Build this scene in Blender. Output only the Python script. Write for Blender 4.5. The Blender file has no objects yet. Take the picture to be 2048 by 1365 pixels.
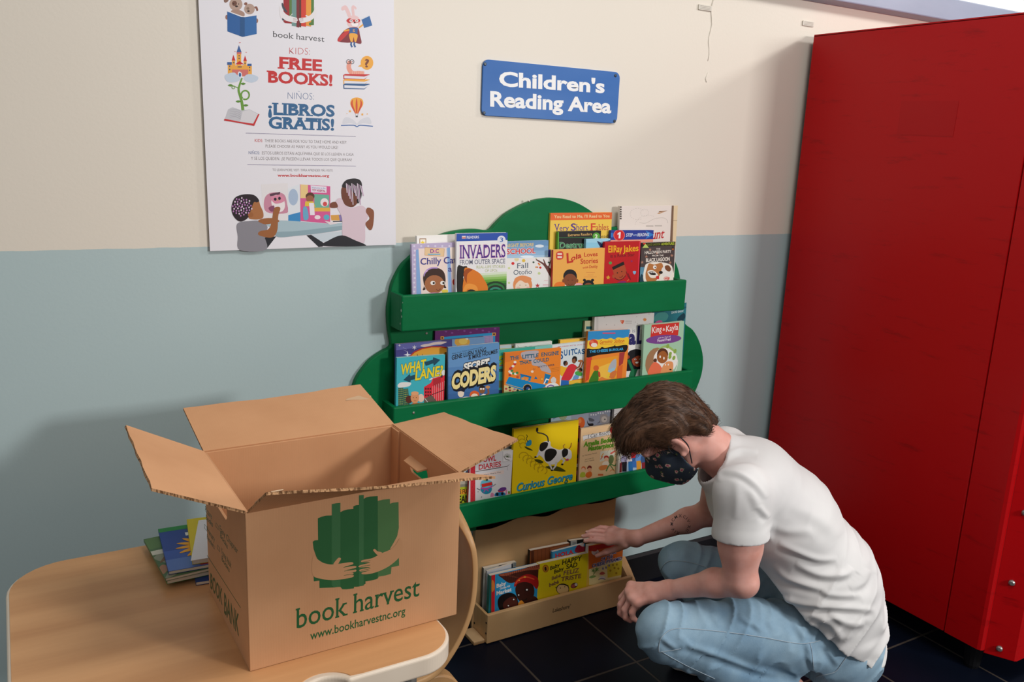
import bpy, bmesh, math, random
import numpy as np
from mathutils import Vector, Matrix, noise

# ------------------------------------------------------------------ camera, world, lights, exposure
SC = bpy.context.scene
COL = SC.collection
RW, RH, FPX = 2048.0, 1365.0, 1714.7            # photograph frame and focal length in its pixels
CAMP = np.array([0.0, -2.12, 1.475])            # eye point: 2.12 m from the wall, 1.475 m up
YAW, PIT, ROL = 0.53725, 0.225327, -0.0420939
_f = np.array([math.sin(YAW) * math.cos(PIT), math.cos(YAW) * math.cos(PIT), -math.sin(PIT)])
_r = np.array([math.cos(YAW), -math.sin(YAW), 0.0])
_d = np.cross(_f, _r)
CR = math.cos(ROL) * _r + math.sin(ROL) * _d
CD = -math.sin(ROL) * _r + math.cos(ROL) * _d
CF = _f
cam = bpy.data.objects.new('camera', bpy.data.cameras.new('camera'))
COL.objects.link(cam)
cam.data.sensor_width = 36.0
cam.data.sensor_fit = 'HORIZONTAL'
cam.data.lens = FPX / RW * 36.0
cam.data.clip_start = 0.02
cam.data.dof.use_dof = False
cam.matrix_world = Matrix(((CR[0], -CD[0], -CF[0], CAMP[0]), (CR[1], -CD[1], -CF[1], CAMP[1]),
                           (CR[2], -CD[2], -CF[2], CAMP[2]), (0, 0, 0, 1)))
SC.camera = cam

W = bpy.data.worlds.new('world')
SC.world = W
W.use_nodes = True
_n, _l = W.node_tree.nodes, W.node_tree.links
_bg = _n['Background']
_tc = _n.new('ShaderNodeTexCoord'); _sx = _n.new('ShaderNodeSeparateXYZ'); _rp = _n.new('ShaderNodeValToRGB')
_mp = _n.new('ShaderNodeMapRange')
_l.new(_tc.outputs['Generated'], _sx.inputs[0]); _l.new(_sx.outputs['Z'], _mp.inputs[0])
_mp.inputs[1].default_value = -1.0; _mp.inputs[2].default_value = 1.0
_l.new(_mp.outputs[0], _rp.inputs[0])
_rp.color_ramp.elements[0].position = 0.34; _rp.color_ramp.elements[0].color = (.06, .06, .065, 1)
_e = _rp.color_ramp.elements.new(0.5); _e.color = (.66, .65, .64, 1)
_rp.color_ramp.elements[2].position = 0.75; _rp.color_ramp.elements[2].color = (1.0, .98, .96, 1)
_l.new(_rp.outputs[0], _bg.inputs[0])
_bg.inputs[1].default_value = 0.39

def area(name, loc, target, sx, sy, power, col):
    L = bpy.data.lights.new(name, 'AREA'); L.shape = 'RECTANGLE'; L.size = sx; L.size_y = sy
    L.energy = power; L.color = col
    o = bpy.data.objects.new(name, L); COL.objects.link(o)
    o.location = loc
    o.rotation_euler = (Vector(target) - Vector(loc)).to_track_quat('-Z', 'Y').to_euler()
    return o
# ceiling fixtures and the windows of the room behind the photographer
area('window_light_behind', (3.1, -4.6, 2.16), (1.5, 0, 1.0), 0.55, 0.45, 95, (1.0, .975, .955))
area('ceiling_light_right', (4.6, -1.5, 2.95), (1.2, -.1, 1.3), 0.3, 0.3, 37, (1.0, .975, .95))
area('ceiling_light', (1.2, -1.9, 3.3), (1.2, -1.2, 0), 1.2, 0.6, 34, (1.0, .98, .95))

SC.view_settings.view_transform = 'Standard'
SC.view_settings.look = 'None'
SC.view_settings.gamma = 1.0
SC.view_settings.use_curve_mapping = False
SC.view_settings.exposure = 0.0

# ------------------------------------------------------------------ helpers
def ray(x, y):
    return (x - RW / 2) / FPX * CR + (y - RH / 2) / FPX * CD + CF
def onY(x, y, Y):
    r = ray(x, y); return Vector(CAMP + r * ((Y - CAMP[1]) / r[1]))
def onZ(x, y, Z):
    r = ray(x, y); return Vector(CAMP + r * ((Z - CAMP[2]) / r[2]))
def onX(x, y, X):
    r = ray(x, y); return Vector(CAMP + r * ((X - CAMP[0]) / r[0]))
def onPlane(x, y, O, N):
    r = ray(x, y); n = np.array(N); return Vector(CAMP + r * (((np.array(O) - CAMP) @ n) / (r @ n)))

def lin(c):
    c = c.lstrip('#')
    if len(c) == 3: c = ''.join(k * 2 for k in c)
    v = [int(c[i:i + 2], 16) / 255 for i in (0, 2, 4)]
    return tuple(k / 12.92 if k <= .04045 else ((k + .055) / 1.055) ** 2.4 for k in v)

MATS = {}
def base_mat(name):
    m = bpy.data.materials.new(name); m.use_nodes = True
    return m, m.node_tree.nodes, m.node_tree.links, m.node_tree.nodes['Principled BSDF']
def flat(c, rough=.5, spec=.3, metal=0.0, name=None):
    """one plain paint or ink colour"""
    k = (c, rough, spec, metal)
    if k not in MATS:
        m, n, l, b = base_mat(name or 'paint_' + c.lstrip('#'))
        b.inputs['Base Color'].default_value = (*lin(c), 1); b.inputs['Roughness'].default_value = rough
        b.inputs['Specular IOR Level'].default_value = spec; b.inputs['Metallic'].default_value = metal
        MATS[k] = m
    return MATS[k]
def ink(c): return flat(c, .42, .28)

def noisy(name, c1, c2, scale=(8, 8, 8), rough=.5, spec=.3, bump=0.0, bscale=60, detail=4, lo=.35, hi=.65, bdist=.002, obj=True, coat=0.0):
    """two colours mixed by stretched noise, with fine bump"""
    m, n, l, b = base_mat(name)
    tc = n.new('ShaderNodeTexCoord'); mp = n.new('ShaderNodeMapping'); mp.inputs['Scale'].default_value = scale
    l.new(tc.outputs['Object'], mp.inputs[0])
    t = n.new('ShaderNodeTexNoise'); t.inputs['Scale'].default_value = 1; t.inputs['Detail'].default_value = detail
    l.new(mp.outputs[0], t.inputs['Vector'])
    r = n.new('ShaderNodeValToRGB'); r.color_ramp.elements[0].position = lo; r.color_ramp.elements[1].position = hi
    r.color_ramp.elements[0].color = (*lin(c1), 1); r.color_ramp.elements[1].color = (*lin(c2), 1)
    l.new(t.outputs['Fac'], r.inputs[0]); l.new(r.outputs[0], b.inputs['Base Color'])
    b.inputs['Roughness'].default_value = rough; b.inputs['Specular IOR Level'].default_value = spec
    b.inputs['Coat Weight'].default_value = coat
    if bump:
        t2 = n.new('ShaderNodeTexNoise'); t2.inputs['Scale'].default_value = bscale; t2.inputs['Detail'].default_value = 3
        l.new(tc.outputs['Object'], t2.inputs['Vector'])
        bp = n.new('ShaderNodeBump'); bp.inputs['Strength'].default_value = bump; bp.inputs['Distance'].default_value = bdist
        l.new(t2.outputs['Fac'], bp.inputs['Height']); l.new(bp.outputs[0], b.inputs['Normal'])
    return m

class MB:
    """collects boxes, prisms and tubes for ONE mesh"""
    def __init__(s): s.v = []; s.f = []; s.m = []
    def add(s, vs, fs, mi=0):
        o = len(s.v); s.v += [tuple(p) for p in vs]; s.f += [tuple(i + o for i in f) for f in fs]; s.m += [mi] * len(fs); return s
    def box(s, a, b, mi=0):
        (x0, y0, z0), (x1, y1, z1) = a, b
        return s.add([(x0, y0, z0), (x1, y0, z0), (x1, y1, z0), (x0, y1, z0), (x0, y0, z1), (x1, y0, z1), (x1, y1, z1), (x0, y1, z1)],
                     [(0, 3, 2, 1), (4, 5, 6, 7), (0, 1, 5, 4), (1, 2, 6, 5), (2, 3, 7, 6), (3, 0, 4, 7)], mi)
    def prism(s, poly, ext, mi=0):
        """3D polygon extruded by a vector"""
        n = len(poly); e = Vector(ext)
        vs = [Vector(p) for p in poly] + [Vector(p) + e for p in poly]
        return s.add(vs, [tuple(range(n))[::-1], tuple(range(n, 2 * n))] + [(i, (i + 1) % n, n + (i + 1) % n, n + i) for i in range(n)], mi)
    def tube(s, pts, rad, mi=0, seg=10, cap=True, flatten=None):
        pts = [Vector(p) for p in pts]; n = len(pts)
        R = rad if isinstance(rad, (list, tuple)) else [rad] * n
        t0 = (pts[1] - pts[0]).normalized(); up = Vector((0, 0, 1)) if abs(t0.z) < .9 else Vector((1, 0, 0))
        a = t0.cross(up).normalized(); rings = []
        for i, p in enumerate(pts):
            t = (pts[min(i + 1, n - 1)] - pts[max(i - 1, 0)]).normalized()
            a = (a - t * a.dot(t)).normalized(); b = t.cross(a)
            rings.append([p + (a * math.cos(2 * math.pi * k / seg) + b * math.sin(2 * math.pi * k / seg)) * R[i] for k in range(seg)])
        vs = [q for r in rings for q in r]; fs = []
        for i in range(n - 1):
            for k in range(seg):
                fs.append((i * seg + k, i * seg + (k + 1) % seg, (i + 1) * seg + (k + 1) % seg, (i + 1) * seg + k))
        if cap: fs += [tuple(range(seg))[::-1], tuple(range((n - 1) * seg, n * seg))]
        return s.add(vs, fs, mi)
    def build(s, name, mats, parent=None, smooth=False, bevel=0, bseg=2, loc=None, fix=True):
        me = bpy.data.meshes.new(name); me.from_pydata(s.v, [], s.f)
        if not isinstance(mats, (list, tuple)): mats = [mats]
        for m in mats: me.materials.append(m)
        me.polygons.foreach_set('material_index', s.m)
        if fix:
            bm = bmesh.new(); bm.from_mesh(me); bmesh.ops.recalc_face_normals(bm, faces=bm.faces); bm.to_mesh(me); bm.free()
        if smooth: me.polygons.foreach_set('use_smooth', [True] * len(me.polygons))
        me.update()
        o = bpy.data.objects.new(name, me); COL.objects.link(o)
        if bevel:
            b = o.modifiers.new('bevel', 'BEVEL'); b.width = bevel; b.segments = bseg; b.limit_method = 'ANGLE'; b.angle_limit = math.radians(40)
        if loc is not None:
            me.transform(Matrix.Translation(-Vector(loc))); o.location = loc
        if parent is not None:
            o.parent = parent
            o.matrix_parent_inverse = parent_inv(parent)
        return o
def world_of(o):
    m = o.matrix_basis
    return (world_of(o.parent) @ o.matrix_parent_inverse @ m) if o.parent else m
def parent_inv(p): return world_of(p).inverted()
def tag(o, label=None, cat=None, group=None, kind=None):
    for k, v in (('label', label), ('category', cat), ('group', group), ('kind', kind)):
        if v: o[k] = v
    return o
def empty(name, loc, label, cat, group=None):
    o = bpy.data.objects.new(name, None); o.empty_display_size = .05; COL.objects.link(o); o.location = loc
    return tag(o, label, cat, group)
def arc(cx, cy, r, a0, a1, n=8):
    return [(cx + r * math.cos(math.radians(a0 + (a1 - a0) * i / n)), cy + r * math.sin(math.radians(a0 + (a1 - a0) * i / n))) for i in range(n + 1)]
def rrect(x0, y0, x1, y1, r, n=6):
    return arc(x1 - r, y0 + r, r, -90, 0, n) + arc(x1 - r, y1 - r, r, 0, 90, n) + arc(x0 + r, y1 - r, r, 90, 180, n) + arc(x0 + r, y0 + r, r, 180, 270, n)
def spline(pts, n=6, closed=False):
    """Catmull-Rom through 2D/3D points"""
    P = [np.array(p, float) for p in pts]; N = len(P); out = []
    rng = range(N if closed else N - 1)
    for i in rng:
        g = (lambda k: P[k % N]) if closed else (lambda k: P[min(max(k, 0), N - 1)])
        a, b, c, d = g(i - 1), g(i), g(i + 1), g(i + 2)
        for k in range(n):
            t = k / n
            out.append(tuple(.5 * (2 * b + (c - a) * t + (2 * a - 5 * b + 4 * c - d) * t * t + (3 * b - a - 3 * c + d) * t ** 3)))
    if not closed: out.append(tuple(P[-1]))
    return out

# ------------------------------------------------------------------ printed art: flat ink shapes on a flat face
_tcache = {}
def text_mesh(s, bold=0.0, shear=0.0, serif=0.0):
    """outline triangles of a line of lettering: verts in em units, faces, width, cap height"""
    k = (s, bold, shear, serif)
    if k in _tcache: return _tcache[k]
    cu = bpy.data.curves.new('t', 'FONT'); cu.body = s; cu.size = 1; cu.resolution_u = 3; cu.offset = bold; cu.shear = shear
    cu.fill_mode = 'FRONT'
    o = bpy.data.objects.new('t', cu); me = o.to_mesh()
    vs = [(v.co.x, v.co.y) for v in me.vertices]; fs = [tuple(p.vertices) for p in me.polygons]; nbase = len(fs)
    if serif:
        # slab serifs: widen every short flat stem end on the base line, the x-height and the cap line
        cnt = {}
        for f in fs:
            for i in range(len(f)):
                e = (f[i], f[(i + 1) % len(f)]); kk = tuple(sorted(e)); cnt[kk] = cnt.get(kk, 0) + 1
        ys = [v[1] for v in vs] or [0]
        for (a, b), c in cnt.items():
            if c != 1: continue
            (xa, ya), (xb, yb) = vs[a], vs[b]
            if abs(ya - yb) > .004 or abs(xa - xb) > .26 or abs(xa - xb) < .02: continue
            y = ya; inner = None
            if abs(y - 0) < .03 + abs(bold) * 1.5: d = 1
            elif y > .40: d = -1
            elif y < -.12: d = 1
            else: continue
            x0, x1 = min(xa, xb) - serif, max(xa, xb) + serif
            h = .055 + abs(bold) * .9; o0 = len(vs)
            vs += [(x0, y), (x1, y), (x1, y + d * h), (x0, y + d * h)]; fs.append((o0, o0 + 1, o0 + 2, o0 + 3))
    o.to_mesh_clear(); bpy.data.objects.remove(o); bpy.data.curves.remove(cu)
    xs = [v[0] for v in vs] or [0, 1]
    r = (vs, fs, min(xs), max(xs), nbase); _tcache[k] = r
    return r

def clip_poly(poly, w, h):
    for ax, lim, sg in ((0, 0, 1), (0, w, -1), (1, 0, 1), (1, h, -1)):
        out = []; n = len(poly)
        for i in range(n):
            a, b = poly[i], poly[(i + 1) % n]
            da, db = sg * (a[ax] - lim), sg * (b[ax] - lim)
            if da >= 0: out.append(a)
            if (da >= 0) != (db >= 0):
                t = da / (da - db); out.append((a[0] + (b[0] - a[0]) * t, a[1] + (b[1] - a[1]) * t))
        poly = out
        if len(poly) < 3: return []
    return poly

class Art:
    """flat ink layers. to2(x,y) maps drawing coordinates to metres on the face; clip to w x h if given"""
    def __init__(s, to2, w=None, h=None, step=.00004, z0=.00012):
        s.to2 = to2; s.w = w; s.h = h; s.layers = []; s.step = step; s.z0 = z0
    def _p(s, c, polys, clip=True, nb=None):
        if s.w is not None and clip: polys = [clip_poly(list(p), s.w, s.h) for p in polys]
        polys = [p for p in polys if len(p) >= 3]
        if polys: s.layers.append((c, polys, len(polys) if nb is None else nb))
    def P(s, c, pts): s._p(c, [[s.to2(*p) for p in pts]])
    def R(s, c, x0, y0, x1, y1): s.P(c, [(x0, y0), (x1, y0), (x1, y1), (x0, y1)])
    def E(s, c, cx, cy, rx, ry=None, rot=0, a0=0, a1=360, n=18):
        ry = rx if ry is None else ry; cr, sr = math.cos(math.radians(rot)), math.sin(math.radians(rot)); pts = []
        for i in range(n + (0 if a1 - a0 == 360 else 1)):
            a = math.radians(a0 + (a1 - a0) * i / n); u, v = rx * math.cos(a), ry * math.sin(a)
            pts.append((cx + u * cr - v * sr, cy + u * sr + v * cr))
        s.P(c, pts)
    def S(s, c, pts, n=5): s.P(c, spline(pts, n, True))
    def L(s, c, w, pts, sm=0):
        if sm: pts = spline(pts, sm)
        P = [np.array(p, float) for k, p in enumerate(pts) if k == 0 or math.dist(p, pts[k - 1]) > 1e-6]; n = len(P)
        if n < 2: return
        w = w if isinstance(w, (list, tuple)) else [w, w]
        w = [np.interp(i / (n - 1), np.linspace(0, 1, len(w)), w) for i in range(n)]
        cl = n > 3 and np.linalg.norm(P[0] - P[-1]) < 1e-6; Lf, Rt = [], []
        for i in range(n):
            a = P[i - 1] if i else (P[-2] if cl else P[0]); b = P[i + 1] if i < n - 1 else (P[1] if cl else P[-1])
            u, v = P[i] - a, b - P[i]; u = u / (np.linalg.norm(u) or 1); v = v / (np.linalg.norm(v) or 1); t = u + v; t = t / (np.linalg.norm(t) or 1)
            m = np.array([-t[1], t[0]]); ref = v if np.linalg.norm(v) > .5 else u
            m = m / max(.5, abs(m @ np.array([-ref[1], ref[0]]))) * w[i] / 2
            Lf.append(tuple(P[i] + m)); Rt.append(tuple(P[i] - m))
        s._p(c, [[s.to2(*p) for p in (Lf[i], Lf[i + 1], Rt[i + 1], Rt[i])] for i in range(n - 1)])
    def A(s, c, w, cx, cy, r, a0, a1, ry=None, n=14):
        ry = ry or r
        s.L(c, w, [(cx + r * math.cos(math.radians(a0 + (a1 - a0) * i / n)), cy + ry * math.sin(math.radians(a0 + (a1 - a0) * i / n))) for i in range(n + 1)])
    def T(s, c, txt, x0, y0, x1, y1, hgt, bold=0.0, shear=0.0, serif=0.0, out=None, ow=.03, clip=False):
        """lettering along the base line (x0,y0)-(x1,y1), hgt = cap height in drawing units"""
        a = Vector(s.to2(x0, y0)); b = Vector(s.to2(x1, y1)); up = Vector(s.to2(x0, y0 - hgt)) - a
        d = b - a
        if out: s._text(out, txt, a, d, up, bold + ow, shear, serif, clip, bold)
        s._text(c, txt, a, d, up, bold, shear, serif, clip)
    def _text(s, c, txt, a, d, up, bold, shear, serif, clip, ref=None):
        vs, fs, x0, x1, nbase = text_mesh(txt, bold, shear, serif)
        if ref is not None: _, _, x0, x1, _ = text_mesh(txt, ref, shear, serif)
        if not fs: return
        k = d / (x1 - x0); cap = .73
        vv = [tuple(a + k * (x - x0) + up * (y / cap)) for x, y in vs]
        polys = [[vv[i] for i in f] for f in fs]
        s._p(c, polys, clip, nbase)
    def star(s, c, cx, cy, r, r2=None, n=5, rot=-90):
        r2 = r2 or r * .42
        s.P(c, [(cx + (r if i % 2 == 0 else r2) * math.cos(math.radians(rot + 180 * i / n)), cy + (r if i % 2 == 0 else r2) * math.sin(math.radians(rot + 180 * i / n))) for i in range(2 * n)])
    def face(s, cx, cy, r, skin='8a5a3c', hair='1c1512', ry=None, eyes=True, hairtop=True, smile='5a2418'):
        ry = ry or r * 1.12
        if hairtop: s.E(hair, cx, cy - r * .22, r * 1.12, ry * 1.08)
        s.E(skin, cx, cy + r * .12, r * .94, ry * .92)
        if hairtop: s.E(hair, cx, cy - ry * .62, r * .82, ry * .34)
        if eyes:
            for k in (-1, 1):
                s.E('f4efe8', cx + k * r * .36, cy + r * .02, r * .16, r * .18); s.E('20140f', cx + k * r * .36, cy + r * .04, r * .09)
            s.A(smile, r * .1, cx, cy + r * .35, r * .3, 20, 160)
    def emit(s, mb, mats, M):
        """append the layers to mesh builder mb; M maps (u, v, out) to the mesh's own space"""
        done = []
        for c, polys, nb in s.layers:
            m = ink(c)
            if m not in mats: mats.append(m)
            mi = mats.index(m)
            xs = [q[0] for p in polys for q in p]; ys = [q[1] for p in polys for q in p]
            bb = (min(xs), min(ys), max(xs), max(ys)); lev = 0
            for b, k in done:
                if k >= lev and b[0] < bb[2] and b[2] > bb[0] and b[1] < bb[3] and b[3] > bb[1]: lev = k + 1
            done.append((bb, lev)); z = s.z0 + s.step * lev
            for i, p in enumerate(polys):
                zz = z + (1 + (i - nb) % 9) * s.step * .1 if i >= nb else z
                mb.add([M @ Vector((u, v, zz)) for u, v in p], [tuple(range(len(p)))], mi)

# ------------------------------------------------------------------ the room
def wall_material():
    m, n, l, b = base_mat('painted_wall')
    tc = n.new('ShaderNodeTexCoord'); sp = n.new('ShaderNodeSeparateXYZ'); l.new(tc.outputs['Object'], sp.inputs[0])
    t = n.new('ShaderNodeTexNoise'); t.inputs['Scale'].default_value = 14; t.inputs['Detail'].default_value = 4
    l.new(tc.outputs['Object'], t.inputs['Vector'])
    a = n.new('ShaderNodeMath'); a.operation = 'MULTIPLY_ADD'; a.inputs[1].default_value = .006; l.new(t.outputs['Fac'], a.inputs[0]); l.new(sp.outputs['Z'], a.inputs[2])
    def step(z):
        c = n.new('ShaderNodeMath'); c.operation = 'GREATER_THAN'; c.inputs[1].default_value = z; l.new(a.outputs[0], c.inputs[0]); return c
    big = n.new('ShaderNodeTexNoise'); big.inputs['Scale'].default_value = 1.6; big.inputs['Detail'].default_value = 5; l.new(tc.outputs['Object'], big.inputs['Vector'])
    def mix(fac, c1, c2):
        x = n.new('ShaderNodeMix'); x.data_type = 'RGBA'
        l.new(fac, x.inputs['Factor'])
        for i, c in ((6, c1), (7, c2)):
            if isinstance(c, tuple): x.inputs[i].default_value = (*c, 1)
            else: l.new(c, x.inputs[i])
        return x.outputs[2]
    cream = mix(big.outputs['Fac'], lin('ded6c8'), lin('e4dccf'))
    blue = mix(big.outputs['Fac'], lin('aec1c3'), lin('b6c9ca'))
    col = mix(step(1.211).outputs[0], blue, cream)
    col = mix(step(2.03).outputs[0], col, lin('f2f2f2'))
    l.new(col, b.inputs['Base Color'])
    b.inputs['Roughness'].default_value = .42; b.inputs['Specular IOR Level'].default_value = .35
    f = n.new('ShaderNodeTexNoise'); f.inputs['Scale'].default_value = 120; f.inputs['Detail'].default_value = 4; l.new(tc.outputs['Object'], f.inputs['Vector'])
    bp = n.new('ShaderNodeBump'); bp.inputs['Strength'].default_value = .12; bp.inputs['Distance'].default_value = .002
    l.new(f.outputs['Fac'], bp.inputs['Height']); l.new(bp.outputs[0], b.inputs['Normal'])
    return m

def floor_material():
    m, n, l, b = base_mat('navy_floor_tiles')
    tc = n.new('ShaderNodeTexCoord'); sp = n.new('ShaderNodeSeparateXYZ'); l.new(tc.outputs['Object'], sp.inputs[0])
    def grid(sock, off, pitch):
        s = n.new('ShaderNodeMath'); s.operation = 'SUBTRACT'; s.inputs[1].default_value = off; l.new(sock, s.inputs[0])
        p = n.new('ShaderNodeMath'); p.operation = 'PINGPONG'; p.inputs[1].default_value = pitch / 2; l.new(s.outputs[0], p.inputs[0])
        g = n.new('ShaderNodeMapRange'); g.inputs[1].default_value = .0025; g.inputs[2].default_value = .0042; g.inputs[3].default_value = 1; g.inputs[4].default_value = 0
        l.new(p.outputs[0], g.inputs[0]); return g
    gx = grid(sp.outputs['X'], 1.2 - .3065 * 20, .3065); gy = grid(sp.outputs['Y'], -.386 - .3 * 20, .3)
    mx = n.new('ShaderNodeMath'); mx.operation = 'MAXIMUM'; l.new(gx.outputs[0], mx.inputs[0]); l.new(gy.outputs[0], mx.inputs[1])
    t = n.new('ShaderNodeTexNoise'); t.inputs['Scale'].default_value = 9; l.new(tc.outputs['Object'], t.inputs['Vector'])
    r = n.new('ShaderNodeValToRGB'); r.color_ramp.elements[0].color = (*lin('080c17'), 1); r.color_ramp.elements[1].color = (*lin('0b1120'), 1)
    l.new(t.outputs['Fac'], r.inputs[0])
    x = n.new('ShaderNodeMix'); x.data_type = 'RGBA'; l.new(mx.outputs[0], x.inputs['Factor']); l.new(r.outputs[0], x.inputs[6]); x.inputs[7].default_value = (*lin('4a423c'), 1)
    l.new(x.outputs[2], b.inputs['Base Color']); b.inputs['Roughness'].default_value = .4; b.inputs['Specular IOR Level'].default_value = .14
    bp = n.new('ShaderNodeBump'); bp.invert = True; bp.inputs['Strength'].default_value = .5; bp.inputs['Distance'].default_value = .002
    l.new(mx.outputs[0], bp.inputs['Height']); l.new(bp.outputs[0], b.inputs['Normal'])
    return m

WALL_M = wall_material()
mb = MB().box((-4, 0, 0), (6.5, .14, 3.3))
tag(mb.build('wall_back', WALL_M), kind='structure')
tag(MB().box((-4, -6.5, -.08), (6.5, .14, 0)).build('floor', floor_material()), kind='structure')
BLACK_M = noisy('black_rubber', '0c0c0e', '15151a', (6, 6, 6), .5, .35)
mb = MB(); mb.prism([(-4, -.012, 0), (-4, -.012, .098), (-4, -.006, .106), (-4, 0, .106), (-4, 0, 0)], (10.5, 0, 0))
tag(mb.build('baseboard_back', BLACK_M), kind='structure')
mb = MB(); mb.prism([(-4, 0, 1.976), (-4, -.05, 1.982), (-4, -.05, 2.058), (-4, 0, 2.062)], (10.5, 0, 0))
tag(mb.build('trim_1', noisy('slate_blue_paint', '8d98ae', '9aa5bb', (2, 8, 8), .45, .35, .15, 30), bevel=.004), kind='structure')
# a run of thick paint down the wall
mb = MB(); mb.tube([(1.93 + .004 * math.sin(i * 1.3), -.0005, 1.97 - .018 * i) for i in range(13)], [.0025, .003, .0025, .003, .002, .0025, .002, .002, .0015, .002, .0012, .0015, .0008], seg=8)
mb.tube([(1.935, -.0005, 1.72), (1.928, -.0005, 1.70), (1.932, -.0005, 1.69)], [.001, .002, .001], seg=8)
tag(mb.build('trim_2', WALL_M, smooth=True), kind='structure')
# two small cable tags on the wall
for k, (x, lab) in enumerate(((1.872, 'small off-white plate high on the cream wall, nearer the blue sign'), (2.329, 'small off-white plate high on the cream wall, beside the red cabinet top'))):
    mb = MB().prism([(x + u, -.0001, 1.899 + v) for u, v in rrect(0, 0, .054, .016, .002, 2)], (0, -.004, 0))
    o = mb.build('wall_plate', flat('d6d0c4', .4), bevel=.001)
    tag(o, lab, 'wall plate', 'small plates under the blue trim')
    mb = MB()
    for i in range(3): mb.box((x + .006, -.0048, 1.9025 + .004 * i), (x + .048, -.0040, 1.9037 + .004 * i))
    mb.build('slot_lines', flat('b3ada2', .6), o)

# ------------------------------------------------------------------ red metal cabinet
def red_material():
    m, n, l, b = base_mat('red_enamel')
    tc = n.new('ShaderNodeTexCoord'); mp = n.new('ShaderNodeMapping'); mp.inputs['Scale'].default_value = (3, 2.2, 14); mp.inputs['Rotation'].default_value = (.06, 0, 0)
    l.new(tc.outputs['Object'], mp.inputs[0])
    t = n.new('ShaderNodeTexNoise'); t.inputs['Scale'].default_value = 3; t.inputs['Detail'].default_value = 6; t.inputs['Roughness'].default_value = .7; l.new(mp.outputs[0], t.inputs['Vector'])
    r = n.new('ShaderNodeValToRGB'); e = r.color_ramp.elements
    e[0].position = .25; e[0].color = (*lin('8c060a'), 1); e[1].position = .42; e[1].color = (*lin('b4080e'), 1)
    l.new(t.outputs['Fac'], r.inputs[0]); l.new(r.outputs[0], b.inputs['Base Color'])
    t3 = n.new('ShaderNodeTexNoise'); t3.inputs['Scale'].default_value = 2.2; t3.inputs['Detail'].default_value = 3; l.new(tc.outputs['Object'], t3.inputs['Vector'])
    mr = n.new('ShaderNodeMapRange'); mr.inputs[3].default_value = .26; mr.inputs[4].default_value = .46; l.new(t3.outputs['Fac'], mr.inputs[0]); l.new(mr.outputs[0], b.inputs['Roughness'])
    b.inputs['Specular IOR Level'].default_value = .22
    t2 = n.new('ShaderNodeTexNoise'); t2.inputs['Scale'].default_value = 2.5; l.new(tc.outputs['Object'], t2.inputs['Vector'])
    bp = n.new('ShaderNodeBump'); bp.inputs['Strength'].default_value = .1; bp.inputs['Distance'].default_value = .02; l.new(t2.outputs['Fac'], bp.inputs['Height']); l.new(bp.outputs[0], b.inputs['Normal'])
    return m
RED_M = red_material(); XC = 2.36
cab = empty('metal_cabinet', (XC + .4, -.5, 0), 'tall glossy red metal cabinet on short black feet against the wall', 'cabinet')
Z0, Z1 = .088, 1.868
MB().box((XC + .012, -.905, Z0 + .004), (3.25, -.03, Z1 - .006)).build('body', flat('2a0507', .6), cab)
mb = MB(); mb.box((XC, -.786, Z0), (XC + .012, -.028, Z1)); sp = mb.build('side_panel', RED_M, cab, bevel=.002)
mb = MB(); mb.prism([(XC, -.7905, Z0), (XC, -.893, Z0), (XC + .004, -.902, Z0), (XC + .012, -.906, Z0), (XC + .02, -.905, Z0), (XC + .02, -.7905, Z0)], (0, 0, Z1 - Z0)); mb.build('corner_post', RED_M, cab)
mb = MB(); mb.prism([(XC + .02, -.903, Z0 - .012), (XC + .058, -.972, Z0 - .012), (XC + .066, -.976, Z0 - .012), (3.25, -.976, Z0 - .012), (3.25, -.906, Z0 - .012), (XC + .024, -.9, Z0 - .012)], (0, 0, Z1 - Z0 + .012)); door = mb.build('front_door', RED_M, cab, bevel=.002)
MB().box((XC, -.9, Z1 - .004), (3.25, -.03, Z1 + .002)).build('top_panel', RED_M, cab)
bn = Vector((-.875, -.48, 0)).normalized()
for z in (.105, .315, .53, .76, 1.0, 1.24, 1.48, 1.72):
    p = Vector((XC + .036, -.937, z)); mb = MB()
    mb.tube([p - bn * .002, p + bn * .003, p + bn * .006], [.0085, .0085, .005], seg=12); mb.build('bolt', flat('8f8b88', .35, .5, .6), door)
for x, y in ((XC + .05, -.86), (XC + .05, -.1), (3.18, -.86), (3.18, -.1)):
    mb = MB(); mb.tube([(x, y, 0), (x, y, .01), (x, y, Z0 + .01)], [.019, .022, .03], seg=14); mb.build('foot', BLACK_M, cab, smooth=False)
mb = MB(); mb.prism([(XC - .0003, -.575, 1.548), (XC - .0003, -.392, 1.552), (XC - .0003, -.392, 1.652), (XC - .0003, -.577, 1.648)], (-.0004, 0, 0))
tag(mb.build('label_residue', flat('ad070d', .36, .22), sp), 'darker red rectangle where a label was')

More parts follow.
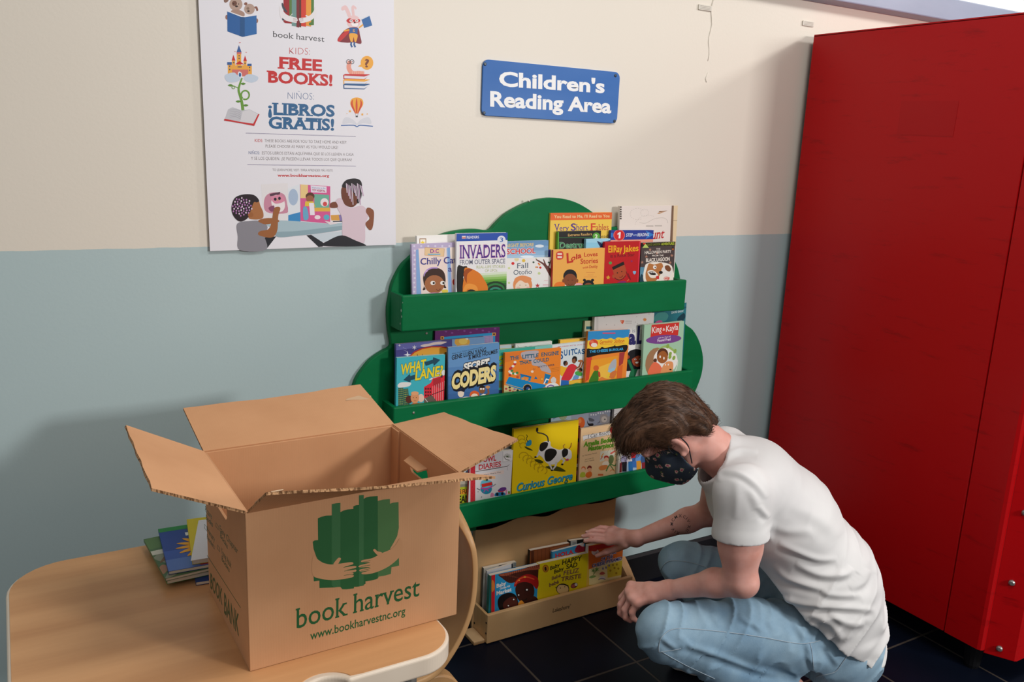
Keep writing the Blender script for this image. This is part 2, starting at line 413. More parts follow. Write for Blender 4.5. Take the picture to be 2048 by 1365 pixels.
# ------------------------------------------------------------------ green wall bookshelf
GREEN_M = noisy('green_paint', '03693a', '067041', (5, 2, 18), .45, .14, .25, 90, bdist=.0008)
NICK_M = flat('b9c9ba', .6)
PF = -.022
outl_px = [(781, 591), (785, 570), (794, 549), (806, 529), (822, 514), (847, 488), (866, 477), (885, 470), (900, 465), (920, 461), (938, 459), (956, 459), (979, 461),
           (991, 450), (1004, 437), (1017, 426), (1044, 411), (1070, 401), (1088, 397.5), (1106, 396), (1133, 399), (1159, 408), (1185, 424), (1205, 442), (1218, 452), (1228, 455), (1240, 454),
           (1265, 453), (1295, 462), (1322, 483), (1342, 508), (1354, 530), (1359, 547), (1361, 562), (1362, 600), (1364, 630), (1372, 649), (1386, 660), (1397, 678), (1404, 699), (1407, 722), (1404, 748), (1396, 772), (1386, 792),
           (1364, 815), (1346, 845), (1342, 880), (1338, 925), (1328, 958), (1310, 977), (1287, 985), (1262, 991), (1245, 993), (1223, 1002), (1200, 1008), (1183, 1010), (1160, 1011), (1145, 1012), (1122, 1022), (1100, 1033), (1085, 1036), (1065, 1035), (1045, 1036), (1025, 1043), (1007, 1051), (985, 1059), (966, 1062), (946, 1063),
           (915, 1066), (880, 1060), (852, 1040), (835, 1005), (826, 965), (812, 925), (780, 920), (745, 905), (718, 878), (704, 840), (704, 800), (712, 762), (732, 732), (748, 716), (768, 703), (779, 697), (783, 689), (779, 664), (777, 640), (777, 615)]
outl = [onY(x, y, PF) for x, y in spline(outl_px, 3, True)]
shelf = empty('wall_bookshelf', (1.38, -.05, .34), 'green painted wall bookshelf with scalloped tree-shaped back and three ledges', 'bookshelf')
mb = MB(); mb.prism(outl, (0, -PF - .001, 0)); mb.build('back_panel', GREEN_M, shelf, bevel=.003, bseg=2)
SB, SF = -.086, -.101         # inner and outer face of the ledge front boards
SH = {1: (.868, 1.832, .987, 1.083), 2: (.848, 1.895, .688, .783), 3: (.84, 1.86, .388, .4655)}
for k, (x0, x1, z0, z1) in SH.items():
    mb = MB(); mb.box((x0 + .012, SB, z0 + .004), (x1 - .012, PF, z0 + .014))
    mb.box((x0, SB, z0), (x0 + .012, PF, z1 - .001)); mb.box((x1 - .012, SB, z0), (x1, PF, z1 - .001))
    lg = mb.build('ledge', GREEN_M, shelf, bevel=.0015)
    MB().box((x0 - .001, SF, z0), (x1 + .001, SB + .0004, z1)).build('front_board', GREEN_M, lg, bevel=.004, bseg=3)
for x, y, Y in ((853, 667, PF), (827, 826, SF), (1058, 402, PF)):
    p = onY(x, y, Y); mb = MB(); mb.tube([p + Vector((0, .001, 0)), p + Vector((0, -.0015, 0)), p + Vector((0, -.0025, 0))], [.0034, .0034, .0018], seg=10)
    mb.build('screw', flat('b9b6ac', .3, .5, .7), shelf)
mb = MB()
for x, y, s in ((803, 622, 3), (804, 634, 2.5), (801, 648, 2), (806, 606, 1.5)):
    p = onX(x, y, .867); mb.add([p + Vector((-.0008, a * .0012 * s, b * .0014 * s)) for a, b in ((-1, 0), (0, 1.3), (1, .3), (.3, -1))], [(0, 1, 2, 3)])
mb.build('paint_chips', NICK_M, shelf)

# ------------------------------------------------------------------ low birch book display under it
BIRCH_M = noisy('birch_ply', 'cda06c', 'dab381', (3, 14, 1.2), .5, .3, .1, 60, detail=5, bdist=.0006)
BIRCH_E = noisy('birch_edge', 'a87c50', 'd9b588', (4, 4, 160), .5, .3)
disp = empty('book_display', (1.43, -.06, 0), 'low birch plywood book display standing on the floor under the green shelf', 'bookcase')
MB().box((1.15, -.022, .004), (1.678, -.006, .42)).build('back_panel', BIRCH_M, disp, bevel=.002)
MB().box((1.153, -.111, .003), (1.70, -.098, .0975)).build('front_board', BIRCH_M, disp, bevel=.002)
mb = MB(); mb.prism([(1.153, -.098, .003), (1.153, -.098, .0955), (1.153, -.022, .0955), (1.153, -.022, .003)], (.0085, 0, 0)); mb.build('side_panel', BIRCH_M, disp, bevel=.001)
mb = MB(); mb.prism([(1.688, -.098, .003), (1.688, -.098, .0955), (1.688, -.022, .15), (1.688, -.022, .003)], (.012, 0, 0)); mb.build('side_panel', BIRCH_M, disp, bevel=.001)
MB().box((1.115, -.1, .001), (1.1525, -.024, .013)).build('foot', BIRCH_E, disp, bevel=.002)
mb = MB(); mb.prism([(1.7005, -.1, .001), (1.7005, -.1, .055), (1.7005, -.06, .095), (1.7005, -.024, .125), (1.7005, -.024, .001)], (.032, 0, 0)); mb.build('foot', BIRCH_M, disp, bevel=.002)
MB().box((1.1616, -.098, .010), (1.688, -.022, .020)).build('bottom_board', BIRCH_M, disp)
for z, y in ((.07, -.104), (.035, -.104), (.03, -.03)):
    mb = MB(); mb.tube([(1.154, y, z), (1.1515, y, z)], .003, seg=8); mb.build('screw', flat('1c1a18', .4), disp)
def on_wall_face(Y):                 # drawing pixels -> metres (x, z) on an upright face at y = Y
    def f(x, y): p = onY(x, y, Y); return (p.x, p.z)
    return f
def emit_wall(art, name, Y, parent):
    mb = MB(); mats = []
    art.emit(mb, mats, Matrix(((1, 0, 0, 0), (0, 0, -1, Y), (0, 1, 0, 0), (0, 0, 0, 1))))
    return mb.build(name, mats, parent, fix=False)
a = Art(on_wall_face(-.111)); a.T('2a221c', 'Lakeshore', 1105, 1226, 1139, 1217, 8, .01, .25, .02); a.T('2a221c', '\u00ae', 1139.5, 1212, 1142, 1211.5, 3)
emit_wall(a, 'printed_mark', -.111, disp)

# ------------------------------------------------------------------ blue sign
sgn = MB(); sgn.prism([(x, -.0004, z) for x, z in rrect(1.133, 1.548, 1.590, 1.694, .018, 6)], (0, -.006, 0))
SIGN = sgn.build('wall_sign', noisy('blue_plastic', '2f66ad', '4a77b8', (2, 2, 5), .45, .2), loc=(1.36, 0, 1.62), bevel=.0012)
tag(SIGN, 'blue plastic sign with white lettering screwed to the cream wall', 'sign')
def crop(x0, y0, s, f):
    return lambda x, y: f(x0 + x / s, y0 + y / s)
a = Art(crop(940, 100, 6.4, on_wall_face(-.0065)))
a.T('efefef', "Children's", 372, 455, 1722, 548, 188, .034)
a.T('efefef', 'Reading Area', 258, 716, 1806, 806, 196, .034)
tag(emit_wall(a, 'lettering', -.0065, SIGN), 'white block lettering')
for x, y in ((192, 180), (1862, 328), (180, 806), (1850, 912)):
    p = onY(940 + x / 6.4, 100 + y / 6.4, -.0065); mb = MB(); mb.tube([p, p + Vector((0, -.001, 0)), p + Vector((0, -.0018, 0))], [.0045, .0045, .003], seg=12); mb.build('screw', flat('39414a', .4, .5, .5), SIGN)

# ------------------------------------------------------------------ classroom table
LAM_M = noisy('maple_laminate', 'c18c5d', 'dca876', (1.2, 16, 4), .36, .35, .05, 120, detail=6, lo=.3, hi=.7)
BAND_M = noisy('cream_edge_band', 'd9c8b4', 'e2d3c0', (6, 6, 6), .4, .4)
TZ = .600
def table_outline(ins=0.0):
    x0, x1, y0, y1 = -.056 + ins, .645 - ins, -.912 + ins, -.262 - ins; r = .075 - ins; rb = .11 - ins
    p = [(x, y) for x, y in arc(x1 - r, y0 + r, r, -90, 0, 20)]
    p += arc(x1 - rb, y1 - rb, rb, 0, 90, 8) + arc(x0 + rb, y1 - rb, rb, 90, 180, 8) + arc(x0 + r, y0 + r, r, 180, 270, 8)
    cx, R = .392, .046 + ins            # rounded notch in the front edge
    p += [(cx - R - .016, y0)] + arc(cx, y0 - .022, R, 152, 28, 18) + [(cx + R + .016, y0)]
    return p
tab = empty('classroom_table', (.3, -.59, 0), 'low maple laminate table with a cream rounded edge band', 'table')
mb = MB(); mb.prism([(x, y, TZ - .012) for x, y in table_outline(.006)], (0, 0, .012)); mb.build('tabletop', LAM_M, tab)
mb = MB(); mb.prism([(x, y, TZ - .040) for x, y in table_outline(0)], (0, 0, .0385)); mb.build('edge_band', BAND_M, tab, bevel=.012, bseg=4)
for x, y in ((.04, -.34), (.575, -.335), (.04, -.83), (.575, -.83)):
    mb = MB(); mb.tube([(x, y, 0), (x, y, .012), (x, y, .02), (x, y, TZ - .038)], [.02, .022, .017, .017], seg=14); mb.build('leg', flat('bdb8b0', .3, .5, .7), tab, smooth=False)

# ------------------------------------------------------------------ bentwood chair tucked in at the table's right end
CH_M = noisy('beech_chair', 'b08659', 'c69c6c', (10, 3, 3), .42, .4, .05, 80)
chair = empty('bentwood_chair', (.7, -.6, 0), 'light beech bentwood chair tucked against the right end of the table', 'chair')
def shell(prof, y0, y1, th, rad):
    """profile (x, z) swept between y0 and y1, corner rounded at the far end of the profile"""
    P = spline(prof, 6); n = len(P); vs = []; fs = []; ny = 12
    acc = [0]
    for i in range(1, n): acc.append(acc[-1] + math.dist(P[i], P[i - 1]))
    for s in (0, 1):
        for i, (x, z) in enumerate(P):
            a = P[max(i - 1, 0)]; b = P[min(i + 1, n - 1)]; tx, tz = b[0] - a[0], b[1] - a[1]; L = math.hypot(tx, tz); nx, nz = -tz / L, tx / L
            rem = acc[-1] - acc[i]; ins = 0 if rem > rad else rad - math.sqrt(max(rad * rad - (rad - rem) ** 2, 0))
            rem2 = acc[i]
            if rem2 < rad: ins = max(ins, rad - math.sqrt(max(rad * rad - (rad - rem2) ** 2, 0)))
            for j in range(ny + 1):
                u = j / ny; y = y0 + ins + (y1 - y0 - 2 * ins) * u; c = .03 * (4 * u * (1 - u)) * min(1, max(0, (z - .43) / .2))
                vs.append((x + nx * th * s - c * -1 * 0 + c, y, z + nz * th * s))
    N = n * (ny + 1)
    for i in range(n - 1):
        for j in range(ny):
            q = i * (ny + 1) + j; fs.append((q, q + 1, q + ny + 2, q + ny + 1)); fs.append((N + q, N + q + ny + 1, N + q + ny + 2, N + q + 1))
        for j in (0, ny):
            q = i * (ny + 1) + j; fs.append((q, q + ny + 1, N + q + ny + 1, N + q))
    for i in (0, n - 1):
        for j in range(ny):
            q = i * (ny + 1) + j; fs.append((q, q + 1, N + q + 1, N + q))
    return vs, fs
mb = MB(); v, f = shell([(.44, .372), (.50, .386), (.58, .383), (.65, .381), (.700, .392), (.736, .428), (.766, .478), (.784, .535), (.788, .60), (.782, .66), (.766, .715)], -.70, -.40, .013, .06)
mb.add(v, f); mb.build('seat_shell', CH_M, chair, smooth=True, bevel=.003)
for y in (-.655, -.445):
    mb = MB(); pts = [(.80, y, 0), (.785, y, .15), (.768, y, .30)] + [(x, y, z) for x, z in arc(.705, .305, .058, 10, 90, 8)] + [(.6, y, .365)] + [(x, y, z) for x, z in arc(.53, .318, .045, 90, 165, 8)] + [(.47, y, .15), (.455, y, 0)]
    ring = [Vector(p) for p in pts]; vs = []; fs = []
    for i, p in enumerate(ring):
        t = (ring[min(i + 1, len(ring) - 1)] - ring[max(i - 1, 0)]).normalized(); nn = Vector((-t.z, 0, t.x)) * .011
        vs += [p - nn + Vector((0, -.019, 0)), p + nn + Vector((0, -.019, 0)), p + nn + Vector((0, .019, 0)), p - nn + Vector((0, .019, 0))]
    for i in range(len(ring) - 1):
        for k in range(4): fs.append((i * 4 + k, i * 4 + (k + 1) % 4, i * 4 + 4 + (k + 1) % 4, i * 4 + 4 + k))
    fs += [(0, 1, 2, 3), tuple(len(vs) - 4 + k for k in range(4))]
    mb.add(vs, fs); mb.build('leg_frame', CH_M, chair, bevel=.004)

# ------------------------------------------------------------------ cardboard box
def card_material():
    m, n, l, b = base_mat('corrugated_cardboard')
    tc = n.new('ShaderNodeTexCoord'); t = n.new('ShaderNodeTexNoise'); t.inputs['Scale'].default_value = 6; t.inputs['Detail'].default_value = 7; l.new(tc.outputs['Object'], t.inputs['Vector'])
    r = n.new('ShaderNodeValToRGB'); r.color_ramp.elements[0].position = .3; r.color_ramp.elements[1].position = .7
    r.color_ramp.elements[0].color = (*lin('c08e66'), 1); r.color_ramp.elements[1].color = (*lin('cc9a71'), 1)
    l.new(t.outputs['Fac'], r.inputs[0]); l.new(r.outputs[0], b.inputs['Base Color'])
    b.inputs['Roughness'].default_value = .75; b.inputs['Specular IOR Level'].default_value = .2
    w = n.new('ShaderNodeTexWave'); w.inputs['Scale'].default_value = 70; w.inputs['Distortion'].default_value = .6; w.bands_direction = 'X'; l.new(tc.outputs['Object'], w.inputs['Vector'])
    bp = n.new('ShaderNodeBump'); bp.inputs['Strength'].default_value = .05; bp.inputs['Distance'].default_value = .001; l.new(w.outputs['Fac'], bp.inputs['Height']); l.new(bp.outputs[0], b.inputs['Normal'])
    return m
CARD_M = card_material(); CARD_E = noisy('cardboard_edge', '6b4a30', 'bf946c', (330, 330, 60), .8, .1, lo=.40, hi=.56)
A0 = Vector((.293, -.821, TZ + .0006)); EX = Vector((.99984, .01795, 0)); EY = Vector((-.01795, .99984, 0)); UP = Vector((0, 0, 1))
BW, BD, BH, TH = .388, .30, .286, .0045
box = empty('cardboard_box', A0 + EX * BW / 2 + EY * BD / 2, 'open brown cardboard box with green printing on the table', 'box')
def bp(u, v, z): return A0 + EX * u + EY * v + UP * z
def slab(u0, v0, z0, u1, v1, z1):
    mb = MB(); c = [bp(u, v, z) for z in (z0, z1) for u, v in ((u0, v0), (u1, v0), (u1, v1), (u0, v1))]
    return mb.add(c, [(0, 3, 2, 1), (4, 5, 6, 7), (0, 1, 5, 4), (1, 2, 6, 5), (2, 3, 7, 6), (3, 0, 4, 7)])
slab(TH, TH, 0, BW - TH, BD - TH, TH).build('base', CARD_M, box)
front = slab(0, 0, 0, BW, TH, BH).build('front_wall', CARD_M, box, bevel=.001)
slab(0, BD - TH, 0, BW, BD, BH).build('back_wall', CARD_M, box, bevel=.001)
# side walls carry an oval hand hole
def side_wall(u0):
    hx, hz, hw, hh = BD * .56, .232, .042, .016
    out = [(TH, 0), (BD - TH, 0), (BD - TH, BH), (TH, BH)]
    hole = rrect(hx - hw, hz - hh, hx + hw, hz + hh, hh * .95, 5)
    bm = bmesh.new()
    def loop(pts, u): 
        vv = [bm.verts.new(bp(u, v, z)) for v, z in pts]; ee = [bm.edges.new((vv[i], vv[(i + 1) % len(vv)])) for i in range(len(vv))]; return vv, ee
    all_ = []
    for u in (u0, u0 + TH):
        a, ea = loop(out, u); b, eb = loop(hole, u); bmesh.ops.triangle_fill(bm, edges=ea + eb, use_beauty=True); all_.append((a, b))
    for i in (0, 1):
        p, q = all_[0][i], all_[1][i]; n = len(p)
        for k in range(n): bm.faces.new((p[k], p[(k + 1) % n], q[(k + 1) % n], q[k]))
    bmesh.ops.recalc_face_normals(bm, faces=bm.faces); mb = MB(); bm.verts.index_update()
    mb.add([v.co.copy() for v in bm.verts], [tuple(v.index for v in f.verts) for f in bm.faces]); bm.free(); return mb
lw = side_wall(0).build('side_wall', CARD_M, box); rw = side_wall(BW - TH).build('side_wall', CARD_M, box)
slab(BW - TH * 1.9, BD - .04, .04, BW - TH, BD - TH, BH - .002).build('glue_joint', CARD_M, rw)
# the punched tab of the right hand hole, pushed inwards
mb = MB(); hz = .232 + .015; hx = BD * .56
tabp = [(hx - .040, 0), (hx + .040, 0), (hx + .034, .018), (hx - .03, .018)]
mb.prism([bp(BW - TH - d * .95, v, hz - d * .35) for v, d in tabp], UP * .003); mb.build('handle_tab', CARD_M, rw)
def flap(c0, c1, d0, d1, name, tw=0.0, n=10, wob=0.0):
    """flap hinged on c0-c1; d0, d1 are the free-edge offsets at both ends"""
    mb = MB(); nrm = (c1 - c0).cross(d0).normalized() * TH; vs = []; fs = []; m = 4
    for s in (0, 1):
        for i in range(n + 1):
            for j in range(m + 1):
                t = i / n; u = j / m
                p = c0.lerp(c1, t) + d0.lerp(d1, t) * u + nrm * (s - .5)
                p += nrm.normalized() * (wob * math.sin(t * 7 + u) * u + tw * u * u * (1 - 2 * t))
                if j == m: p += d0.normalized() * .0012 * math.sin(t * 41 + s)
                vs.append(p)
    N = (n + 1) * (m + 1)
    for i in range(n):
        for j in range(m):
            q = i * (m + 1) + j; fs += [(q, q + 1, q + m + 2, q + m + 1), (N + q, N + q + m + 1, N + q + m + 2, N + q + 1)]
    mb.add(vs, fs, 0); ed = []
    for i in range(n):
        for j in (m, 0): q = i * (m + 1) + j; ed.append((q, q + m + 1, N + q + m + 1, N + q))
    for j in range(m):
        for i in (0, n): q = i * (m + 1) + j; ed.append((q, q + 1, N + q + 1, N + q))
    mb.f += ed; mb.m += [1 - (k % 2 if k < 2 * n else 0) for k in range(len(ed))]
    return mb.build(name, [CARD_M, CARD_E], box)
FL, FR, BL_, BR_ = bp(0, 0, BH), bp(BW, 0, BH), bp(0, BD, BH), bp(BW, BD, BH)
def dirv(out, deg, L): return out * math.cos(math.radians(deg)) * L + UP * math.sin(math.radians(deg)) * L
bk = flap(BL_, BR_, dirv(EY, 13, .165) - EX * .004, dirv(EY, 15, .17) - EX * .012, 'flap', wob=.002)
lf = flap(FL, BL_, dirv(-EX, 25, .150) + EY * .0, dirv(-EX, 28, .150), 'flap')
rf = flap(BR_ - EX * .003, FR - EX * .003, dirv(EX, 3, .125) + EY * .01, dirv(EX, 20, .132) + EY * .0, 'flap', wob=.001)
ff = flap(FR, FL + EX * .004, dirv(-EY, 16, .128) + EX * .0, dirv(-EY, 33, .132) + EX * .0, 'flap', wob=.0015)
# peeled liner paper at the torn end of the front flap
fd = dirv(-EY, 33, .132); fn = (EX.cross(-fd)).normalized(); fn = fn if fn.z > 0 else -fn; mb = MB()
mb.prism([FL + EX * u + fd * v + fn * .0026 for u, v in ((.004, .42), (.012, .55), (.010, .68), (.018, .74), (.016, .86), (.028, .90), (.030, 1.0), (.012, 1.0), (.005, .8))], fn * .0015)
tag(mb.build('torn_liner', flat('cfb394', .8, .1), ff), 'pale torn paper at the corner')
# torn tape patch on the back flap
p0 = BR_ + (dirv(EY, 15, .17)) * .62 - EX * .012; mb = MB()
e1 = dirv(EY, 14.5, 1).normalized(); nn = EX.cross(e1).normalized() * .0028
mb.prism([p0 + nn + e1 * v - EX * u for u, v in ((0, 0), (-.006, .012), (.0, .022), (.014, .021), (.034, .017), (.05, .013), (.055, .007), (.04, .006), (.02, .002))], nn * .2)
tag(mb.build('torn_tape', flat('c9a886', .7), bk), 'pale torn paper patch')
# green printing: front
def box_front(x, y):
    p = onPlane(560 + x / 3.5455, 980 + y / 3.5455, A0, EY); d = p - A0; return (d.dot(EX), d.z)
a = Art(box_front); G = '2d6138'; G2 = '3d6e45'; G3 = '4f7648'
def stripe(c, x0, x1, yt0, yt1, yb0, yb1): a.P(c, [(x0, yt0), (x1, yt1), (x1, yb1), (x0, yb0)])
a.P(G, [(268, 205), (290, 193), (330, 184), (370, 182), (370, 660), (415, 690), (385, 694), (280, 698), (278, 520), (255, 470), (238, 420), (232, 370), (245, 360), (270, 357)])
a.P(G2, [(367, 102), (400, 96), (428, 93), (428, 690), (385, 692), (367, 680)])
a.P(G, [(428, 160), (450, 148), (480, 140), (524, 136), (524, 700), (470, 707), (442, 706), (428, 690)])
a.P(G, [(520, 118), (540, 110), (566, 108), (566, 686), (545, 689), (520, 690)])
a.P(G2, [(560, 40), (594, 37), (594, 680), (560, 686)])
a.P(G, [(594, 66), (610, 55), (640, 48), (693, 45), (693, 630), (660, 642), (606, 650), (606, 668), (594, 674)])
a.P(G3, [(693, 80), (730, 70), (779, 66), (783, 598), (740, 610), (700, 616), (693, 630)])
a.P(G3, [(779, 100), (800, 92), (840, 87), (842, 270), (830, 330), (806, 375), (779, 420)]); a.P(G3, [(779, 490), (842, 470), (844, 538), (790, 550), (786, 595), (779, 600)])
a.P(G, [(238, 615), (282, 625), (282, 645), (240, 650)])
K = 'c6946b'                       # bare cardboard: the two hugging arms
a.S(K, [(236, 470), (262, 490), (300, 516), (340, 528), (376, 530), (420, 520), (404, 528), (480, 516), (515, 516), (514, 530), (455, 548), (530, 541), (536, 554), (470, 570), (534, 566), (534, 582), (470, 590), (515, 588), (514, 604), (455, 612), (520, 606), (510, 622), (440, 635), (370, 642), (300, 634), (236, 612), (225, 540)], 4)
a.S(K, [(378, 528), (408, 488), (422, 482), (432, 490), (420, 512), (404, 534)], 4)
a.S(K, [(850, 345), (820, 390), (780, 425), (720, 450), (700, 462), (650, 486), (582, 500), (580, 514), (640, 516), (566, 536), (562, 550), (640, 550), (568, 566), (572, 580), (640, 572), (580, 588), (590, 600), (650, 594), (720, 570), (790, 530), (856, 465), (870, 400)], 4)
a.S(K, [(660, 428), (672, 420), (690, 436), (722, 446), (700, 468), (676, 450)], 4)
for x0, y0, x1, y1 in ((450, 552, 528, 536), (455, 578, 530, 566), (452, 608, 518, 598), (585, 514, 640, 503), (572, 545, 640, 534), (575, 574, 640, 560)): a.L(G, 3, [(x0, y0), (x1, y1)])
a.T('235a33', 'book harvest', 112, 987, 988, 752, 150, .004, 0, .035)
a.T('235a33', 'www.bookharvestnc.org', 214, 1066, 888, 885, 62, .012)
MF = Matrix((( EX.x, 0, -EY.x, A0.x), (EX.y, 0, -EY.y, A0.y), (0, 1, 0, A0.z), (0, 0, 0, 1)))
mb = MB(); mats = []; a.emit(mb, mats, MF); tag(mb.build('printed_logo', mats, front, fix=False), 'green tree of books hugged by two arms, with lettering')
# green printing: left side
def box_left(x, y):
    p = onPlane(300 + x / 3.3704, 960 + y / 3.3704, A0, EX); d = p - A0; return (BD - d.dot(EY), d.z)
a = Art(box_left); g = '3f5a35'
a.T(g, 'BOOK', 408, 728, 488, 845, 105, .02); a.T(g, 'BANK', 500, 895, 600, 1055, 140, .02)
a.L(g, 3, [(385, 510), (612, 866)])
for t, x0, y0, x1, y1, h in (('Picture', 372, 215, 416, 268, 42), ('Books', 378, 268, 424, 320, 36), ('Primary', 384, 350, 436, 425, 42), ('Readers', 384, 398, 434, 470, 36), ('Easy Chapter', 470, 345, 592, 505, 44), ('Books', 474, 388, 524, 470, 38), ('Young Adult', 480, 495, 548, 600, 44), ('Books', 484, 545, 536, 628, 38)):
    a.T(g, t, x0, y0, x1, y1, h, .004)
for x, y in ((368, 300), (444, 290), (455, 440)):
    s = [(x, y), (x + 16, y + 22), (x + 16, y + 48), (x, y + 26)]; a.L(g, 2.5, s + [s[0]])
ML = Matrix(((-EY.x, 0, -EX.x, A0.x + EY.x * BD), (-EY.y, 0, -EX.y, A0.y + EY.y * BD), (0, 1, 0, A0.z), (0, 0, 0, 1)))
mb = MB(); mats = []; a.emit(mb, mats, ML); mb.build('printed_list', mats, lw, fix=False)

# ------------------------------------------------------------------ books standing on the ledges
C3, C4, C5, C6 = (780, 380, 5.6875), (1080, 380, 5.688), (760, 620, 5.688), (1080, 590, 5.688)
C7, C8 = (880, 790, 4.55), (900, 1020, 4.707)
Z1, Z2, Z3, Z4, Z5, Z7 = (1050, 1060, 9.752), (910, 860, 9.1), (1090, 790, 8.027), (990, 660, 9.747), (1150, 640, 8.904), (960, 1110, 10.5)
PAGE_M = noisy('page_edges', 'd9cdb8', 'efe7d8', (3, 600, 3), .8, .1)
LEAN = .035
def px_(c, p): return (c[0] + p[0] / c[2], c[1] + p[1] / c[2])
def book(name, label, shelf_k, layer, c, tl, tr, base, art=None, th=.010, hard=False, group=None, spine=None, dw=0.0):
    """a book standing in a ledge trough; tl/tr = its two upper cover corners, layer 0 = front row"""
    if shelf_k == 4: zf, y0, stp = .0212, -.0945, .0165
    else: zf, y0, stp = SH[shelf_k][2] + .0145, SB + .003, .0145
    Yb = y0 + stp * layer
    (ax, ay), (bx, by) = px_(c, tl), px_(c, tr)
    Yt = Yb + LEAN * .2
    for _ in range(3):
        P, Q = onY(ax, ay, Yt), onY(bx, by, Yt)
        h0 = min(P.z, Q.z) - zf; Yt = Yb + LEAN * h0
    ux = (Q - P); w = ux.length + dw; ux.normalize(); h0 = (min(P.z, Q.z) - zf) / ux.x
    dn = Vector((ux.z, 0, -ux.x)) * h0 + Vector((0, Yb - Yt, 0)); h = dn.length; up = -dn.normalized(); O = P + dn
    nrm = up.cross(ux).normalized()          # into the wall
    if nrm.y < 0: nrm = -nrm
    to2 = crop(*c, lambda x, y: (lambda d: (d.dot(ux), d.dot(up)))(onPlane(x, y, O, nrm) - O))
    tc = .0022 if hard else .0005; ov = .0025 if hard else .0006
    mb = MB(); mats = [ink(base), ink(spine or base)]
    mb.box((0, 0, 0), (w, tc, h)).box((0, th - tc, 0), (w, th, h)).box((0, tc, 0), (tc, th - tc, h), 1)
    if art:
        a = Art(to2, w, h); art(a); a.emit(mb, mats, Matrix(((1, 0, 0, 0), (0, 0, -1, 0), (0, 1, 0, 0), (0, 0, 0, 1))))
    o = mb.build(name, mats, fix=False)
    o.matrix_world = Matrix(((ux.x, nrm.x, up.x, O.x), (ux.y, nrm.y, up.y, O.y), (ux.z, nrm.z, up.z, O.z), (0, 0, 0, 1)))
    tag(o, label, 'book', group)
    mb = MB(); mb.box((tc, tc + .0001, ov), (w - ov, th - tc - .0001, h - ov)); g = mb.build('page_block', PAGE_M); g.parent = o
    return o
G1, G2_, G3_, G4_ = 'books on the top green ledge', 'books on the middle green ledge', 'books on the lowest green ledge', 'books in the low birch display'

# ---- top ledge
def art(a):
    a.R('a07a52', 335, 553, 412, 650); a.R('f6efe2', 343, 562, 404, 650); a.star('f0d43a', 372, 602, 30)
book('picture_book', 'plain white book with a framed gold star in its corner, standing at the back left', 1, 2, C3, (305, 525), (800, 506), 'f2f0ec', art, group=G1)
def art(a):
    for i in range(7):
        for j in range(12):
            if i == 0 or j < 2: a.E('dcd6ea', 275 + i * 80 + (j % 2) * 6, 640 + j * 52, 12)
    a.P('f4dfd6', [(322, 668), (650, 655), (680, 1230), (350, 1230)]); a.P('f6e6da', [(680, 655), (800, 650), (800, 1230), (715, 1230)])
    a.P('86abdc', [(296, 684), (324, 678), (358, 1225), (302, 1225)]); a.P('86abdc', [(642, 662), (682, 658), (700, 1215), (664, 1215)]); a.P('a9c5ea', [(642, 662), (652, 661), (674, 1215), (664, 1215)])
    a.P('edcb9c', [(397, 656), (618, 670), (612, 757), (395, 744)]); a.L('c9945a', 4, [(397, 656), (618, 670), (612, 757), (395, 744), (397, 656)])
    a.T('8c3f94', 'D C', 458, 717, 556, 715, 44, .03); a.E('e8a0b4', 510, 704, 14); a.R('7fb4d0', 430, 726, 572, 742)
    a.T('3f3c8c', 'Chilly Cat', 345, 852, 756, 832, 78, .02); a.T('3f3c8c', 'a C', 660, 930, 800, 924, 66, .02)
    a.S('3b2116', [(375, 1000), (400, 930), (470, 893), (560, 895), (615, 940), (632, 1020), (625, 1080), (640, 1115), (610, 1110), (600, 1050), (400, 1080), (405, 1130), (372, 1140), (386, 1090)])
    a.L('b593d2', 16, [(390, 985), (410, 925), (470, 890), (540, 888)], 4); a.S('e0b6e0', [(400, 925), (425, 918), (440, 940), (420, 950)])
    a.E('a8683f', 505, 1075, 112, 105); a.S('3b2116', [(395, 1010), (470, 960), (600, 985), (625, 1030), (600, 930), (500, 900), (410, 940)])
    for x in (487, 598): a.E('f4f0ea', x, 1060, 28, 24); a.E('2a1a12', x + 10, 1060, 13)
    a.A('6a2a1a', 8, 548, 1120, 24, 10, 150); a.S('d9a0d8', [(420, 1225), (440, 1180), (520, 1170), (600, 1182), (620, 1225)]); a.S('e8d050', [(590, 1140), (650, 1135), (655, 1165), (600, 1170)]); a.S('c23a34', [(712, 1030), (752, 1010), (756, 1080), (720, 1080)])
book('picture_book', 'lilac polka dot paperback with a girl in a headband, leftmost on the top ledge', 1, 1, C3, (245, 620), (808, 594), 'c0b2d4', art, group=G1)
